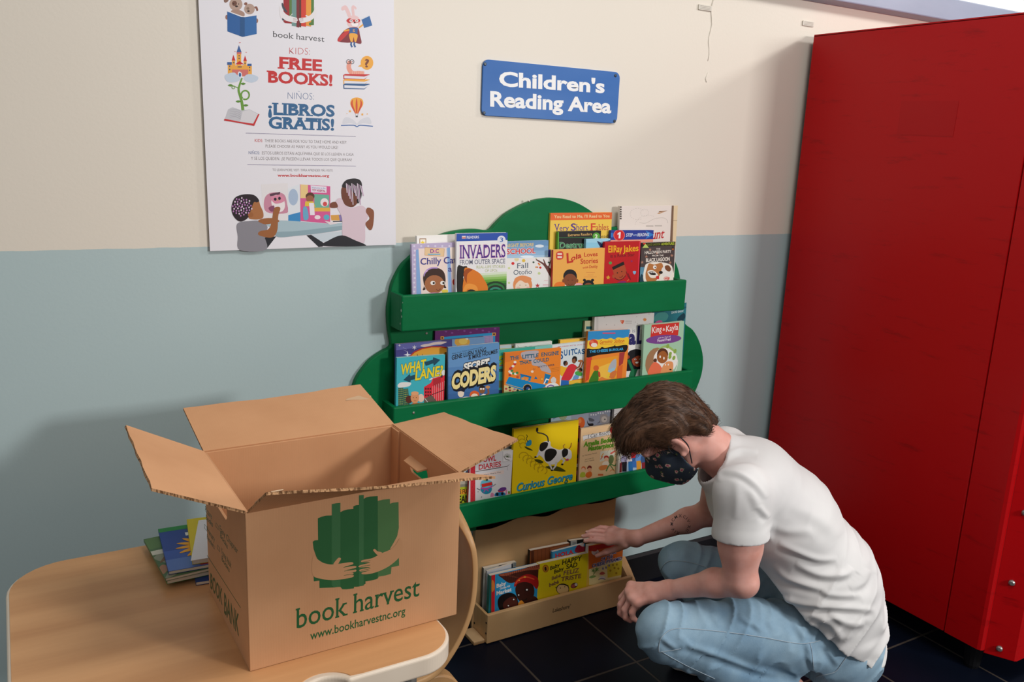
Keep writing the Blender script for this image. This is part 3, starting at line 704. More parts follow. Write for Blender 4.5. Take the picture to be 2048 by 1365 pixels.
def art(a):
    a.P('1b4cab', [(752, 498), (1340, 486), (1340, 572), (752, 586)]); a.P('e5d5d2', [(818, 524), (862, 523), (862, 554), (818, 556)]); a.P('d06a5a', [(820, 540), (860, 538), (860, 552), (820, 554)])
    a.T('f2f2f4', 'READERS', 872, 554, 1012, 551, 30, .01, 0, .04); a.E('e4e6ee', 1268, 568, 47); a.T('2b5eb0', '3', 1250, 592, 1286, 591, 50, .02)
    a.T('f1c3ea', 'INVADERS', 790, 781, 1308, 766, 158, .01, 0, .05, 'f6ccd8', .03); a.T('4d2586', 'INVADERS', 793, 781, 1312, 765, 160, .008, 0, .05)
    a.T('4b4e6e', 'FROM OUTER SPACE', 793, 851, 1310, 836, 56, .002, 0, .03); a.T('b2bb78', 'REAL-LIFE STORIES', 983, 895, 1308, 887, 34, .002, 0, .03); a.T('b2bb78', 'OF UFOs', 1080, 936, 1220, 931, 34, .002, 0, .03)
    for i, c in enumerate(('dce8cf', 'b9d79a', '93c466', '6aa83c', '3f8a2a', '256a22', '1a4d1c')): a.P(c, [(1000, 950 + i * 26), (1330, 930 + i * 26), (1330, 1200), (960, 1200)])
    for i, c in enumerate(('153a1a', '2a7a3a', '1a2a1a', '2f8a70', '143020', '2f9fc0')): a.E(c, 1200, 1120 + i * 10, 120 - i * 16, 80 - i * 12)
    a.S('17110d', [(765, 880), (830, 872), (880, 880), (830, 1000), (830, 1200), (765, 1200)], 3); a.R('17110d', 765, 1000, 835, 1200)
    a.S('e07c1c', [(850, 890), (930, 900), (1020, 950), (1070, 1020), (1110, 1100), (1100, 1165), (1040, 1195), (850, 1200), (826, 1120), (840, 990)]); a.S('a3490f', [(835, 960), (870, 900), (940, 905), (880, 960), (870, 1060)])
    a.S('f29a3a', [(830, 1150), (860, 1080), (920, 1068), (985, 1100), (1000, 1180), (960, 1200), (940, 1140), (880, 1130), (850, 1190)]); a.E('1a120c', 925, 1170, 55, 38); a.E('7a7468', 920, 1168, 24, 6)
book('paperback_book', 'white paperback with purple capital title and an orange big-eyed creature', 1, 0, C3, (757, 497), (1338, 487), 'eeedee', art, group=G1)
def art(a):
    for i, c in enumerate(('6896c2', '7ba5cd', '8db4d6', 'a6c4dc')): a.R(c, 1000, 580 + i * 55, 1815, 1200)
    a.T('e5c877', 'NIGHT BEFORE', 1318, 653, 1637, 640, 40, .015, .1, .02); a.T('f2e6e2', 'PRESCHOOL', 1195, 737, 1655, 720, 62, .07); a.T('cf2a3a', 'PRESCHOOL', 1195, 737, 1655, 720, 62, .02)
    a.E('dfeaf2', 1700, 640, 50, 18); a.E('dfeaf2', 1560, 760, 80, 14)
book('picture_book', 'sky blue book with red block title behind the white autumn book', 1, 2, C3, (1080, 592), (1803, 574), '6a98c4', art, group=G1)
book('picture_book', 'dark purple book showing only its corner, right of the sky blue book', 1, 3, C4, (-110, 690), (140, 678), '47277a', lambda a: a.R('2d2a70', -20, 640, 120, 760), group=G1, dw=-.005)
def art(a):
    a.T('46566a', 'Fall', 1445, 894, 1572, 888, 62, 0, 0, .02); a.T('46566a', 'Otoño', 1405, 968, 1612, 955, 58, 0, 0, .02)
    a.L('6a3a34', [12, 20, 40, 90], [(1660, 792), (1740, 840), (1790, 890), (1880, 1010)], 4); a.L('6a3a34', [20, 10], [(1775, 870), (1745, 790)]); a.L('6a3a34', [70, 110], [(1862, 960), (1890, 1130)]); a.L('6a3a34', [16, 8], [(1800, 890), (1830, 800)])
    for x, y, r, c in ((1398, 838, 18, 'd8262a'), (1710, 885, 14, 'd8262a'), (1848, 790, 14, 'd8262a'), (1700, 850, 12, 'e8a030'), (1632, 824, 12, '2e4d3a'), (1662, 880, 10, 'e08a2a'), (1690, 838, 9, 'e05a2a'), (1696, 950, 16, 'c9d79a'), (1354, 890, 14, 'd5dfa0'), (1354, 1058, 14, 'cfdc9c'), (1806, 826, 12, '3a5a4a'), (1520, 805, 20, 'e8c24a'), (1440, 790, 26, 'ead9a6'), (1678, 880, 8, 'c23a2a'), (1660, 775, 9, 'b8cc7a')): a.E(c, x, y, r, r * .9)
    a.star('c0282c', 1678, 1090, 30, 12); a.E('e8935c', 1508, 1082, 110, 106); a.E('f4dcc6', 1505, 1115, 82, 92); a.S('e8935c', [(1420, 1080), (1480, 1030), (1545, 1060), (1600, 1040), (1600, 1000), (1500, 975), (1420, 1010)])
    for x in (1478, 1545): a.E('f0bdb0', x + (-18 if x < 1500 else 26), 1118, 22, 16); a.E('6a5a50', x, 1085, 5)
    a.R('e6b8be', 1752, 1030, 1795, 1036); a.R('e6b8be', 1738, 1075, 1806, 1088)
book('board_book', 'white autumn book with a tree branch and a red-haired child, between blue and orange books', 1, 1, C3, (1200, 785), (1960, 766), 'efedeb', art, group=G1)
def art(a):
    a.P('e8672a', [(115, 255), (825, 250), (825, 335), (115, 346)]); a.T('f0d39a', "You Read to Me, I'll Read to You", 160, 322, 790, 313, 36, .02)
    a.T('5a3a8a', 'V', 160, 466, 225, 464, 84, .01, 0, .04); a.T('5a3a8a', 'ery', 222, 464, 330, 461, 62, .005, 0, .03); a.T('5a3a8a', 'S', 350, 463, 410, 462, 84, .02, 0, .03); a.T('5a3a8a', 'hort', 412, 462, 545, 458, 76, .005, 0, .03)
    a.T('d4452f', 'F', 572, 462, 632, 461, 84, .02, 0, .04); a.T('c2553a', 'ables', 634, 461, 780, 456, 76, .005, 0, .03); a.T('5a4a2a', 'to Read', 590, 550, 776, 545, 40, .005, 0, .02)
book('picture_book', 'tall yellow book with an orange top band on the top ledge', 1, 3, C4, (120, 262), (820, 256), 'f1cb52', art, group=G1)
def art(a):
    a.T('dcb26a', 'Extreme Readers', 318, 530, 590, 515, 30, .01, 0, .04); a.L('3a8a4a', 5, [(215, 545), (590, 540)]); a.E('58a53c', 640, 528, 42); a.T('f2f2dc', '2', 622, 552, 656, 551, 46, .02)
    a.T('a6dcb6', 'Destruc', 220, 664, 524, 656, 70, .03, 0, .05); a.T('2f7a4a', 'Destruc', 220, 664, 524, 656, 70, .006, 0, .05); a.P('58a53c', [(195, 480), (215, 480), (215, 700), (180, 700)])
book('paperback_book', 'black reader with a green number circle, in front of the tall yellow book', 1, 2, C4, (205, 474), (695, 464), '1d1d1b', art, group=G1, spine='58a53c')
def art(a):
    a.R('9fd4ea', 500, 540, 900, 600); a.R('8cc8e2', 500, 600, 900, 700); a.P('2b5a8a', [(690, 620), (740, 585), (830, 565), (830, 700), (660, 700)]); a.P('1f3358', [(645, 578), (665, 620), (690, 660), (720, 665), (690, 600)]); a.P('16263f', [(720, 600), (830, 570), (830, 640), (735, 640)])
book('paperback_book', 'pale aqua book with a dark fin shape, behind the orange and red books', 1, 1, C4, (525, 560), (800, 554), '8cc9e4', art, group=G1)
def art(a):
    a.P('ef9f88', [(800, 572), (1320, 560), (1320, 900), (800, 900)]); a.E('e8776a', 900, 516, 66, 64); a.E('d3202a', 900, 516, 58, 58); a.P('f4f0f0', [(880, 498), (906, 480), (918, 480), (913, 552), (892, 552), (897, 506), (882, 514)])
    a.P('2f7fd0', [(1200, 462), (1296, 510), (1200, 560), (1230, 512)]); a.P('2f7fd0', [(806, 490), (828, 490), (828, 540), (806, 540)])
    a.T('dfe6f2', 'STEP', 978, 532, 1056, 530, 38, .02, .2); a.T('b0c8e8', 'INTO', 1060, 527, 1104, 525, 20, .02, .2); a.T('dfe6f2', 'READING', 1108, 530, 1242, 526, 38, .02, .2)
book('paperback_book', 'dark blue topped reader with a red number circle, behind the red book', 1, 2, C4, (808, 461), (1293, 459), '263c98', art, group=G1)
def art(a):
    a.P('7a5f4c', [(1498, 178), (1522, 178), (1506, 640), (1476, 640)]); a.P('e6d0aa', [(1522, 178), (1580, 178), (1562, 640), (1506, 640)]); a.L('8a6a48', 4, [(1510, 348), (1562, 350)])
    for i in range(6): a.R('4a423c', 908, 188 + i * 26, 928, 206 + i * 26)
    for cx, cy, r0, a0, a1, ry in ((1110, 275, 85, 60, 330, 65), (1190, 260, 45, 0, 360, 42), (1230, 420, 150, 190, 300, 130)):
        for k in range(14): t = a0 + (a1 - a0) * k / 14; a.A('b9afa6', 3, cx, cy, r0, t, t + (a1 - a0) / 28, ry, 3)
    a.L('b9afa6', 3, [(1130, 370), (1200, 380), (1300, 330), (1400, 318), (1445, 345), (1455, 380)], 4)
    a.P('b98344', [(1330, 268), (1450, 236), (1352, 274)]); a.P('8a5a2a', [(1360, 240), (1450, 236), (1345, 258)])
    a.R('c4bbb3', 1205, 404, 1290, 420); a.R('c4bbb3', 1305, 402, 1388, 416)
    a.T('c22a30', 'Count', 1140, 574, 1418, 546, 110, .015, .25, .03); a.T('c22a30', 'me in', 1250, 690, 1420, 680, 90, .01, .25, .03)
book('picture_book', 'tall cream book with a dotted line and a paper plane, top right of the bookshelf', 1, 3, C4, (912, 186), (1568, 178), 'eae0d8', art, group=G1)
def art(a):
    a.S('d23a2c', [(190, 712), (258, 706), (260, 782), (190, 788)]); a.R('f0d8c8', 198, 720, 250, 742); a.R('f0d8c8', 198, 754, 250, 776)
    a.T('c4281e', 'L', 300, 836, 378, 822, 118, .02, -.05); a.T('c4281e', 'ola', 352, 812, 470, 768, 62, .025); a.T('c4281e', 'Loves', 502, 760, 655, 752, 48, .015); a.T('c4281e', 'Stories', 460, 842, 660, 830, 60, .012); a.T('c4281e', 'with', 484, 898, 550, 890, 24, .01); a.T('c4281e', 'Daddy', 560, 892, 656, 886, 34, .01)
    for y, x0, x1 in ((938, 525, 625), (965, 540, 610), (988, 500, 645)): a.R('e0904a', x0, y, x1, y + 5)
    a.S('ef7a2a', [(150, 1120), (180, 1060), (260, 1045), (440, 1055), (500, 1075), (560, 1100), (740, 1090), (740, 1140), (150, 1140)]); a.P('efe8e0', [(285, 1060), (345, 1110), (405, 1060), (420, 1130), (280, 1130)])
    a.E('15151a', 342, 985, 78, 80); a.E('8a4a2a', 343, 1030, 74, 76); a.S('15151a', [(268, 1010), (285, 930), (345, 905), (405, 935), (418, 1010), (385, 962), (300, 962)])
    for x in (264, 424): a.E('8a4a2a', x, 1035, 12, 20)
    for x in (320, 368): a.E('5a2a18', x, 1028, 12, 3)
    a.A('5a2a18', 5, 343, 1060, 26, 20, 160); a.S('f0a6b4', [(405, 1070), (450, 1062), (500, 1085), (440, 1100)])
    for x in (505, 598): a.E('15151a', x, 1028, 17)
    a.E('15151a', 550, 1085, 66, 60); a.E('8a4a2a', 550, 1110, 56, 52); a.E('f0c6c0', 440, 1120, 60, 20)
book('board_book', 'orange board book with a man and a child, left of the red book', 1, 0, C4, (152, 684), (738, 660), 'f2b052', art, group=G1, spine='c9302a')
def art(a):
    a.T('f3b31c', 'EllRay', 778, 712, 935, 706, 80, .02); a.T('f3b31c', 'Jakes', 945, 708, 1120, 694, 76, .02); a.T('7e1214', 'is a Rock Star', 800, 772, 1075, 752, 40, .02)
    a.P('b04a28', [(822, 895), (958, 838), (985, 930), (962, 1000), (900, 1028), (850, 1000)]); a.P('1d1412', [(818, 880), (950, 815), (962, 850), (830, 912)]); a.E('b04a28', 836, 985, 16, 22); a.L('1d1412', 6, [(850, 1000), (880, 1022), (930, 1020), (975, 975)], 3)
    for x, y in ((880, 945), (930, 930)): a.E('2a1410', x, y, 7)
    a.A('5a1a12', 6, 915, 970, 26, 10, 120); a.S('8c1f6a', [(880, 1090), (890, 1050), (970, 1040), (985, 1090)]); a.L('7a1216', 9, [(980, 930), (1000, 980), (1030, 1020), (1000, 950)], 3)
    a.star('e8c33a', 775, 998, 26); a.E('d8a02a', 775, 998, 9); a.E('5a9a4a', 800, 832, 18); a.star('8a2a6a', 1042, 812, 16); a.S('7fb4d8', [(1058, 925), (1090, 925), (1088, 950), (1074, 962), (1060, 948)]); a.L('e0c86a', 3, [(1010, 1020), (990, 1040)])
    a.P('e0304a', [(1128, 590), (1146, 582), (1116, 1062), (1108, 1062)])
book('paperback_book', 'bright red paperback with a smiling boy and yellow title', 1, 0, C4, (738, 592), (1145, 581), 'bf141b', art, group=G1)
def art(a):
    a.P('1c1712', [(1150, 602), (1550, 586), (1550, 632), (1150, 648)]); a.T('7d8a2a', 'BLACK LAGOON', 1222, 636, 1368, 630, 26, .015); a.T('bfd03c', 'ADVENTURES', 1378, 630, 1528, 624, 28, .02); a.P('bcd06a', [(1165, 660), (1200, 610), (1238, 660)]); a.E('d03a2a', 1186, 612, 16, 10)
    for x, y in ((1210, 758), (1162, 825), (1500, 748), (1480, 828), (1252, 680), (1330, 720)): a.star('b0806a', x, y, 20)
    a.T('e6ddd2', 'THE', 1322, 682, 1368, 680, 18, .02); a.T('e6ddd2', 'HALLOWEEN PARTY', 1190, 730, 1492, 716, 34, .02, 0, .02); a.T('e6ddd2', 'FROM THE', 1276, 758, 1405, 754, 18, .02); a.T('efe6da', 'BLACK LAGOON', 1205, 822, 1475, 806, 44, .03)
    a.S('5a8fa8', [(1120, 1060), (1120, 900), (1170, 880), (1200, 900), (1190, 1060)]); a.S('1a3f50', [(1130, 1060), (1150, 960), (1185, 1000), (1180, 1060)])
    a.S('efe8dc', [(1190, 880), (1240, 830), (1360, 822), (1480, 850), (1512, 920), (1505, 1050), (1200, 1060)]); a.S('b8763f', [(1215, 900), (1240, 838), (1300, 850), (1380, 832), (1400, 890), (1370, 960), (1300, 1050), (1215, 1040), (1200, 960)]); a.S('efe8dc', [(1222, 930), (1280, 915), (1330, 950), (1340, 990), (1260, 1000)]); a.S('1e1a18', [(1236, 935), (1290, 930), (1318, 965), (1260, 965)])
    for k in range(4): a.P('f4f0ea', [(1244 + 18 * k, 935), (1258 + 18 * k, 935), (1250 + 18 * k, 950)])
    a.E('f2eee8', 1305, 880, 20, 22); a.E('1e1a18', 1310, 884, 8); a.E('e9e4de', 1440, 930, 62, 70); a.S('7a4a2c', [(1420, 870), (1460, 858), (1490, 900), (1470, 930), (1430, 910)]); a.E('1e1a18', 1374, 940, 22, 18); a.S('d03030', [(1320, 985), (1350, 980), (1352, 1015), (1322, 1010)]); a.E('e8b0a8', 1440, 1010, 36, 26); a.L('d03a2a', 8, [(1420, 1010), (1470, 1000), (1450, 1030)])
    a.P('2d2a28', [(1500, 648), (1518, 640), (1524, 690), (1500, 690)]); a.star('e0782a', 1512, 676, 14)
book('paperback_book', 'dark grey paperback with a snarling brown dog, rightmost on the top ledge', 1, 0, C4, (1155, 603), (1540, 590), '4b4140', art, group=G1, th=.012)

# ---- middle ledge
def art(a):
    for i in range(10): a.E('8a4a98', 680 + 70 * i, 232 + (i % 3) * 18 - 2 * i, 14, 10)
    a.P('2ba4df', [(690, 312), (1310, 258), (1310, 700), (690, 700)]); a.P('b6a3cf', [(712, 340), (1286, 290), (1286, 700), (712, 700)])
    for i in range(14): a.L('9a86bc', 2, [(712 + 41 * i, 345 - 3.6 * i), (712 + 41 * i, 420)])
    for i in range(5): a.L('9a86bc', 2, [(712, 350 + i * 20), (1286, 300 + i * 20)])
    a.T('56386f', 'BROWN', 985, 366, 1132, 352, 34, .03)
    for x, y in ((708, 320), (1297, 278)): a.R('f0a637', x - 20, y - 18, x + 20, y + 18); a.E('3a1a3a', x, y, 10)
book('picture_book', 'purple bordered book with a blue inner frame at the back of the middle ledge', 2, 3, C5, (628, 242), (1362, 196), '6a1e6e', art, group=G2_)
def art(a):
    a.P('6f72bd', [(185, 385), (700, 340), (700, 400), (185, 460)]); a.P('7fa8d4', [(820, 320), (1340, 300), (1340, 420), (820, 420)]); a.E('e8b04a', 935, 366, 88, 58); a.E('f4cf62', 945, 358, 50, 36)
    a.S('efdcd6', [(460, 410), (500, 392), (560, 385), (610, 370), (690, 362), (760, 366), (700, 392), (640, 396), (560, 412), (500, 424)]); a.E('c43a22', 640, 590, 330, 178); a.E('eba83c', 640, 594, 318, 168)
    a.star('f0eef6', 390, 428, 30, 10, 6); a.star('f0eef6', 312, 512, 44, 12, 4); a.star('f0eef6', 222, 405, 16, 6, 4)
    for x in (425, 480, 700, 740): a.P('20202c', [(x - 6, 524), (x, 500), (x + 6, 524)])
    for x, y in ((300, 450), (310, 480)): a.L('a8aadc', 4, [(x - 40, y - 24), (x, y)])
    a.R('7a5a1a', 735, 480, 790, 1060); a.R('b5882a', 758, 800, 790, 1060); a.R('33305e', 178, 600, 700, 1100); a.P('f2eee8', [(965, 325), (1000, 318), (1000, 345), (985, 338)])
book('picture_book', 'wide night-sky book with an orange moon behind the two front left books', 2, 2, C5, (180, 392), (1190, 306), '4a468c', art, group=G2_)
def art(a):
    a.S('e8e6e2', [(560, 800), (600, 765), (640, 745), (650, 720), (690, 690), (740, 690), (740, 735), (660, 770)]); a.S('e8e6e2', [(205, 850), (250, 825), (350, 830), (330, 870), (240, 885), (205, 880)])
    for q in ([(505, 596), (600, 568), (606, 540), (686, 570), (612, 640), (606, 610), (520, 640)], [(265, 800), (340, 728), (345, 755), (410, 735), (405, 790), (350, 800), (345, 826)]): a.P('1c4a5e', q)
    a.P('e02c3c', [(500, 880), (580, 830), (600, 780), (740, 745), (745, 1060), (500, 1060)]); a.P('b32a34', [(605, 790), (690, 765), (690, 900), (605, 860)])
    for i in range(7): a.L('f0a0a0', 5, [(600 + 22 * i, 870 - 10 * i), (600 + 22 * i, 1060)])
    for j in range(3):
        for i in range(3): a.R('5a1a22', 512 + 26 * i, 888 + 38 * j, 530 + 26 * i, 910 + 38 * j)
    a.L('2a1a1a', 7, [(590, 966), (735, 910)]); a.R('3a2a34', 690, 740, 712, 772); a.P('6a5a50', [(500, 1010), (590, 970), (660, 1060), (500, 1080)]); a.L('e8e6e2', 6, [(510, 1010), (556, 1070)])
    for x0, x1, y0 in ((205, 265, 890), (265, 320, 900)):
        a.P('3a6a5a', [(x0, y0), (x1, y0 - 5), (x1 + 20, 1110), (x0, 1110)])
        for j in range(9): a.L('c6c84a', 4, [(x0 + 6, y0 + 16 + 24 * j), (x1, y0 + 12 + 24 * j)])
        for i in range(3): a.L('2a4a42', 4, [(x0 + 12 + i * 18, y0), (x0 + 20 + i * 20, 1110)])
    a.S('d9602a', [(330, 1110), (360, 1070), (440, 1060), (510, 1070), (520, 1110)]); a.E('5a2a1e', 330, 1020, 40, 44); a.E('efc8b4', 466, 1005, 36, 46); a.E('e09a6a', 396, 1000, 48, 66); a.E('e9a878', 396, 950, 44, 22)
    for x in (378, 412): a.E('3a2418', x, 1000, 5)
    a.L('8a4a2a', 4, [(382, 1035), (412, 1035)])
    a.T('f2da2a', 'WHAT', 240, 738, 525, 672, 118, .03, .12, 0, '2a6a72', .03); a.T('f2da2a', 'LANE?', 398, 802, 716, 742, 116, .03, .12, 0, '2a6a72', .03)
book('paperback_book', 'turquoise paperback with yellow title and two arrows, leftmost on the middle ledge', 2, 0, C5, (193, 547), (742, 508), '41b6c4', art, group=G2_)
def art(a):
    for i, c in enumerate(('6696c8', '5888be', '4a7ab2', '3f6ea8', '3a66a0')): a.P(c, [(770, 560 + i * 100), (1370, 500 + i * 100), (1370, 1100), (770, 1100)])
    a.T('2a3a4e', 'New York Times-bestselling author', 822, 507, 1172, 428, 15); a.T('20262e', 'GENE LUEN YANG', 816, 572, 1207, 478, 54, .02); a.T('20262e', '& MIKE HOLMES', 1006, 570, 1336, 490, 46, .02)
    a.T('f2efe6', 'SECRET', 948, 690, 1246, 624, 76, .05, .12, .02, '15151a', .07); a.T('15151a', 'CODERS', 808, 905, 1325, 790, 176, .16, .08); a.T('f6e29a', 'CODERS', 815, 902, 1318, 792, 170, .055, .08)
    a.S('f2e6da', [(940, 1020), (960, 990), (1080, 990), (1200, 960), (1210, 990), (1120, 1015)]); a.E('f0dcc8', 920, 950, 36, 46); a.S('1a1a30', [(885, 930), (900, 885), (920, 905), (935, 860), (948, 905), (965, 900), (958, 935), (920, 925)]); a.E('f0dcc8', 1072, 975, 40, 30); a.S('e0602a', [(1020, 990), (1030, 940), (1075, 920), (1125, 945), (1125, 985), (1100, 960), (1060, 955)]); a.E('8a5a3a', 1160, 910, 36, 44); a.S('20140f', [(1128, 890), (1150, 862), (1185, 868), (1190, 885)]); a.L('8a5a3a', 20, [(1190, 985), (1235, 950), (1228, 900)]); a.E('c9905a', 1225, 880, 26, 18); a.P('f2efe6', [(1120, 985), (1180, 955), (1215, 985), (1140, 1010)])
    for x in (1148, 1175): a.E('f4f0ea', x, 900, 11)
book('paperback_book', 'blue paperback with big black-outlined cream title, second from left on the middle ledge', 2, 0, C5, (776, 430), (1357, 371), '5f93c4', art, group=G2_)
def art(a):
    a.P('cfdce0', [(20, 320), (330, 296), (330, 360), (20, 372)]); a.P('e8cf4e', [(20, 372), (330, 352), (370, 420), (20, 440)]); a.E('a8922a', 345, 335, 18, 24)
book('picture_book', 'cream book with a yellow strip peeking out behind the orange train book', 2, 3, Z4, (96, 303), (430, 276), 'e6dccb', art, group=G2_, th=.008)
def art(a):
    a.L('5a6060', 5, [(440, 310), (465, 345)]); a.L('3a4048', 7, [(555, 340), (600, 325), (640, 330), (700, 318), (780, 322)], 3); a.L('c9cfcc', 6, [(820, 300), (1080, 260)])
book('picture_book', 'pale grey picture book with thin line drawing behind the orange train book', 2, 2, Z4, (400, 280), (1112, 215), 'dcdcd6', art, group=G2_, th=.008)
def art(a):
    a.P('7cc4bc', [(780, 330), (1120, 290), (1120, 420), (780, 420)]); a.S('8fae2a', [(80, 520), (160, 500), (175, 530), (110, 560), (170, 600), (160, 660), (80, 690), (90, 650), (130, 620), (80, 580)]); a.L('5a2a22', 10, [(80, 600), (165, 560)]); a.L('b02a3a', 16, [(80, 710), (160, 690)])
    a.R('2a5a52', 70, 760, 170, 820); a.R('5a6a4a', 60, 990, 175, 1130); a.R('243f66', 50, 1175, 180, 1290)
book('paperback_book', 'teal green book with a winding green letter, left behind the orange train book', 2, 1, Z4, (-120, 415), (1118, 290), '3aa896', art, group=G2_, th=.008)
def art(a):
    a.P('e37a2a', [(195, 460), (520, 430), (520, 560), (195, 640)]); a.S('b7aeb2', [(525, 440), (820, 405), (840, 470), (780, 560), (900, 620), (1000, 680), (1080, 790), (1085, 850), (1010, 830), (900, 790), (860, 720), (730, 690), (690, 600), (540, 560)])
    a.T('22607a', 'THE', 290, 590, 470, 572, 74, .02, 0, .05); a.T('22607a', 'LITTLE', 528, 565, 850, 530, 76, .02, 0, .05); a.T('22607a', 'ENGINE', 905, 520, 1245, 484, 76, .02, 0, .05); a.T('22607a', 'THAT', 475, 680, 712, 655, 72, .02, 0, .05); a.T('22607a', 'COULD', 748, 650, 1050, 610, 72, .02, 0, .05)
    a.T('5a4a5a', 'by', 738, 776, 792, 770, 24, 0, .3); a.T('4a4350', 'WATTY PIPER', 828, 745, 1160, 700, 36, .008, 0, .03)
    for y in (760, 790, 820): a.L('b0702a', 6, [(1095, y), (1250, y - 26)])
    a.P('0f86c0', [(270, 918), (490, 962), (640, 985), (660, 1010), (980, 1070), (1000, 1110), (860, 1150), (720, 1170), (640, 1060), (540, 1180), (520, 1200), (200, 1060), (235, 990)]); a.P('0b6ea6', [(490, 855), (710, 910), (706, 945), (490, 890)]); a.P('0f86c0', [(500, 890), (560, 905), (555, 970), (490, 960)]); a.P('0f86c0', [(660, 930), (700, 935), (690, 1000), (640, 990)]); a.R('e59a4a', 515, 930, 570, 975); a.R('e59a4a', 590, 950, 640, 995)
    a.L('e8b25a', 10, [(205, 1050), (520, 1140), (560, 1100), (620, 1060), (690, 1085), (712, 1150)], 3); a.E('161c26', 632, 1140, 76, 72); a.E('2a4a8a', 640, 1150, 36, 34); a.E('efe9e0', 665, 1170, 22)
    a.P('0b7ab4', [(975, 850), (1090, 880), (1020, 1050), (945, 1040)]); a.L('e8b25a', 9, [(985, 852), (1090, 876)]); a.P('0b6ea6', [(760, 960), (795, 905), (830, 965)]); a.R('d98a2a', 890, 935, 940, 990); a.R('f0c24a', 900, 945, 930, 975)
    a.S('d8d4d2', [(1090, 960), (1140, 920), (1190, 960), (1180, 1030), (1130, 1040), (1090, 1010)]); a.S('efecea', [(985, 1120), (1040, 1050), (1180, 1040), (1250, 1100), (1200, 1130)]); a.L('7a5aa8', 20, [(1010, 1120), (1080, 1080), (1150, 1100)], 3); a.L('efecea', 22, [(950, 1060), (1000, 960), (1050, 980)])
    for x, y, c in ((285, 815, 'e8e6da'), (330, 800, '3a8a4a'), (310, 850, 'efece2'), (360, 850, '4a9a5a'), (400, 860, 'efece2'), (430, 840, '3a8a4a'), (290, 880, 'c23a2a'), (330, 730, 'b8283a'), (385, 665, 'c8303a'), (390, 630, 'efece2'), (350, 710, 'efe6da'), (300, 760, 'c8303a'), (440, 920, 'c8502a'), (470, 890, 'd07a4a'), (725, 815, 'f2ddc8')): a.E(c, x, y, 28, 24)
    a.P('d8c48a', [(160, 1080), (260, 1090), (520, 1180), (520, 1250), (170, 1270)])
    for x, y, c in ((285, 1125, '1f2a2a'), (290, 1180, 'b02a3a'), (440, 1180, '1f2a2a'), (215, 1150, 'b84a4a'), (380, 1160, '9a7aa0'), (350, 1210, 'c84a4a'), (500, 1195, 'd8a04a')): a.E(c, x, y, 24, 20)
    a.P('9ab87a', [(170, 1200), (420, 1210), (420, 1280), (170, 1280)])
book('picture_book', 'orange picture book with a blue steam train on the middle ledge', 2, 0, Z4, (195, 452), (1292, 352), 'ee8628', art, group=G2_, hard=True)
book('paperback_book', 'yellow book top edge showing between the train book and the blue-topped book', 2, 2, Z4, (1270, 200), (2080, 130), 'f4c44a', lambda a: a.T('4a3a1a', 'MILDRED', 1660, 200, 1800, 182, 24, .03), group=G2_, dw=-.03)
def art(a):
    a.T('c8505a', 'MILDRED PITTS WALTER', 1225, 345, 1800, 290, 22, .01)
    for ch, x, y, h in (('S', 1262, 570, 150), ('U', 1345, 505, 118), ('I', 1438, 498, 108), ('T', 1478, 495, 118), ('C', 1540, 470, 110), ('A', 1610, 476, 100), ('S', 1688, 470, 96), ('E', 1752, 490, 90)): a.T('1d5f96', ch, x, y, x + (26 if ch == 'I' else 66), y - 6, h, .03)
    a.S('f0b62a', [(1250, 760), (1290, 705), (1360, 730), (1440, 740), (1380, 860), (1290, 900)]); a.E('7a4a30', 1378, 660, 44, 52); a.S('1f1512', [(1330, 660), (1345, 612), (1400, 605), (1380, 640), (1350, 690)]); a.A('f4ece4', 8, 1395, 680, 18, 0, 150)
    a.S('d8303a', [(1290, 980), (1370, 800), (1440, 690), (1530, 670), (1600, 730), (1560, 800), (1480, 960), (1390, 1000)]); a.E('8a5434', 1540, 600, 42, 60); a.S('1f1512', [(1500, 580), (1530, 520), (1590, 530), (1598, 600), (1575, 620), (1560, 560)]); a.L('8a5434', 30, [(1570, 760), (1640, 720), (1680, 620)]); a.L('a8683f', 26, [(1600, 790), (1680, 730), (1720, 620)]); a.E('a8683f', 1665, 610, 50, 26)
    a.P('2a6ab8', [(1290, 980), (1450, 990), (1450, 1110), (1280, 1110)]); a.S('6a9ad0', [(1500, 1050), (1540, 900), (1640, 860), (1620, 960), (1560, 1070)]); a.S('4aa84a', [(1560, 830), (1640, 800), (1700, 850), (1680, 900), (1580, 880)]); a.E('8a5434', 1660, 790, 34, 40); a.S('1f1512', [(1640, 770), (1670, 738), (1700, 770), (1690, 810)])
    a.P('f0c040', [(1440, 1000), (1760, 930), (1760, 1110), (1440, 1110)]); a.L('d84a2a', 8, [(1500, 980), (1740, 960)]); a.L('4aa84a', 14, [(1500, 1070), (1600, 1040), (1700, 1060)], 3)
book('paperback_book', 'pale blue paperback with a red-shirted man and child reaching up', 2, 1, Z4, (1100, 300), (1800, 220), 'd9e4e6', art, group=G2_, th=.008)
book('hardcover_book', 'pale green spine-edged book with a teal band left of the white flower book', 2, 3, C6, (512, 298), (800, 284), 'd6dab2', lambda a: (a.R('20707e', 525, 360, 800, 392), a.R('c9cfa2', 512, 460, 800, 520)), group=G2_)
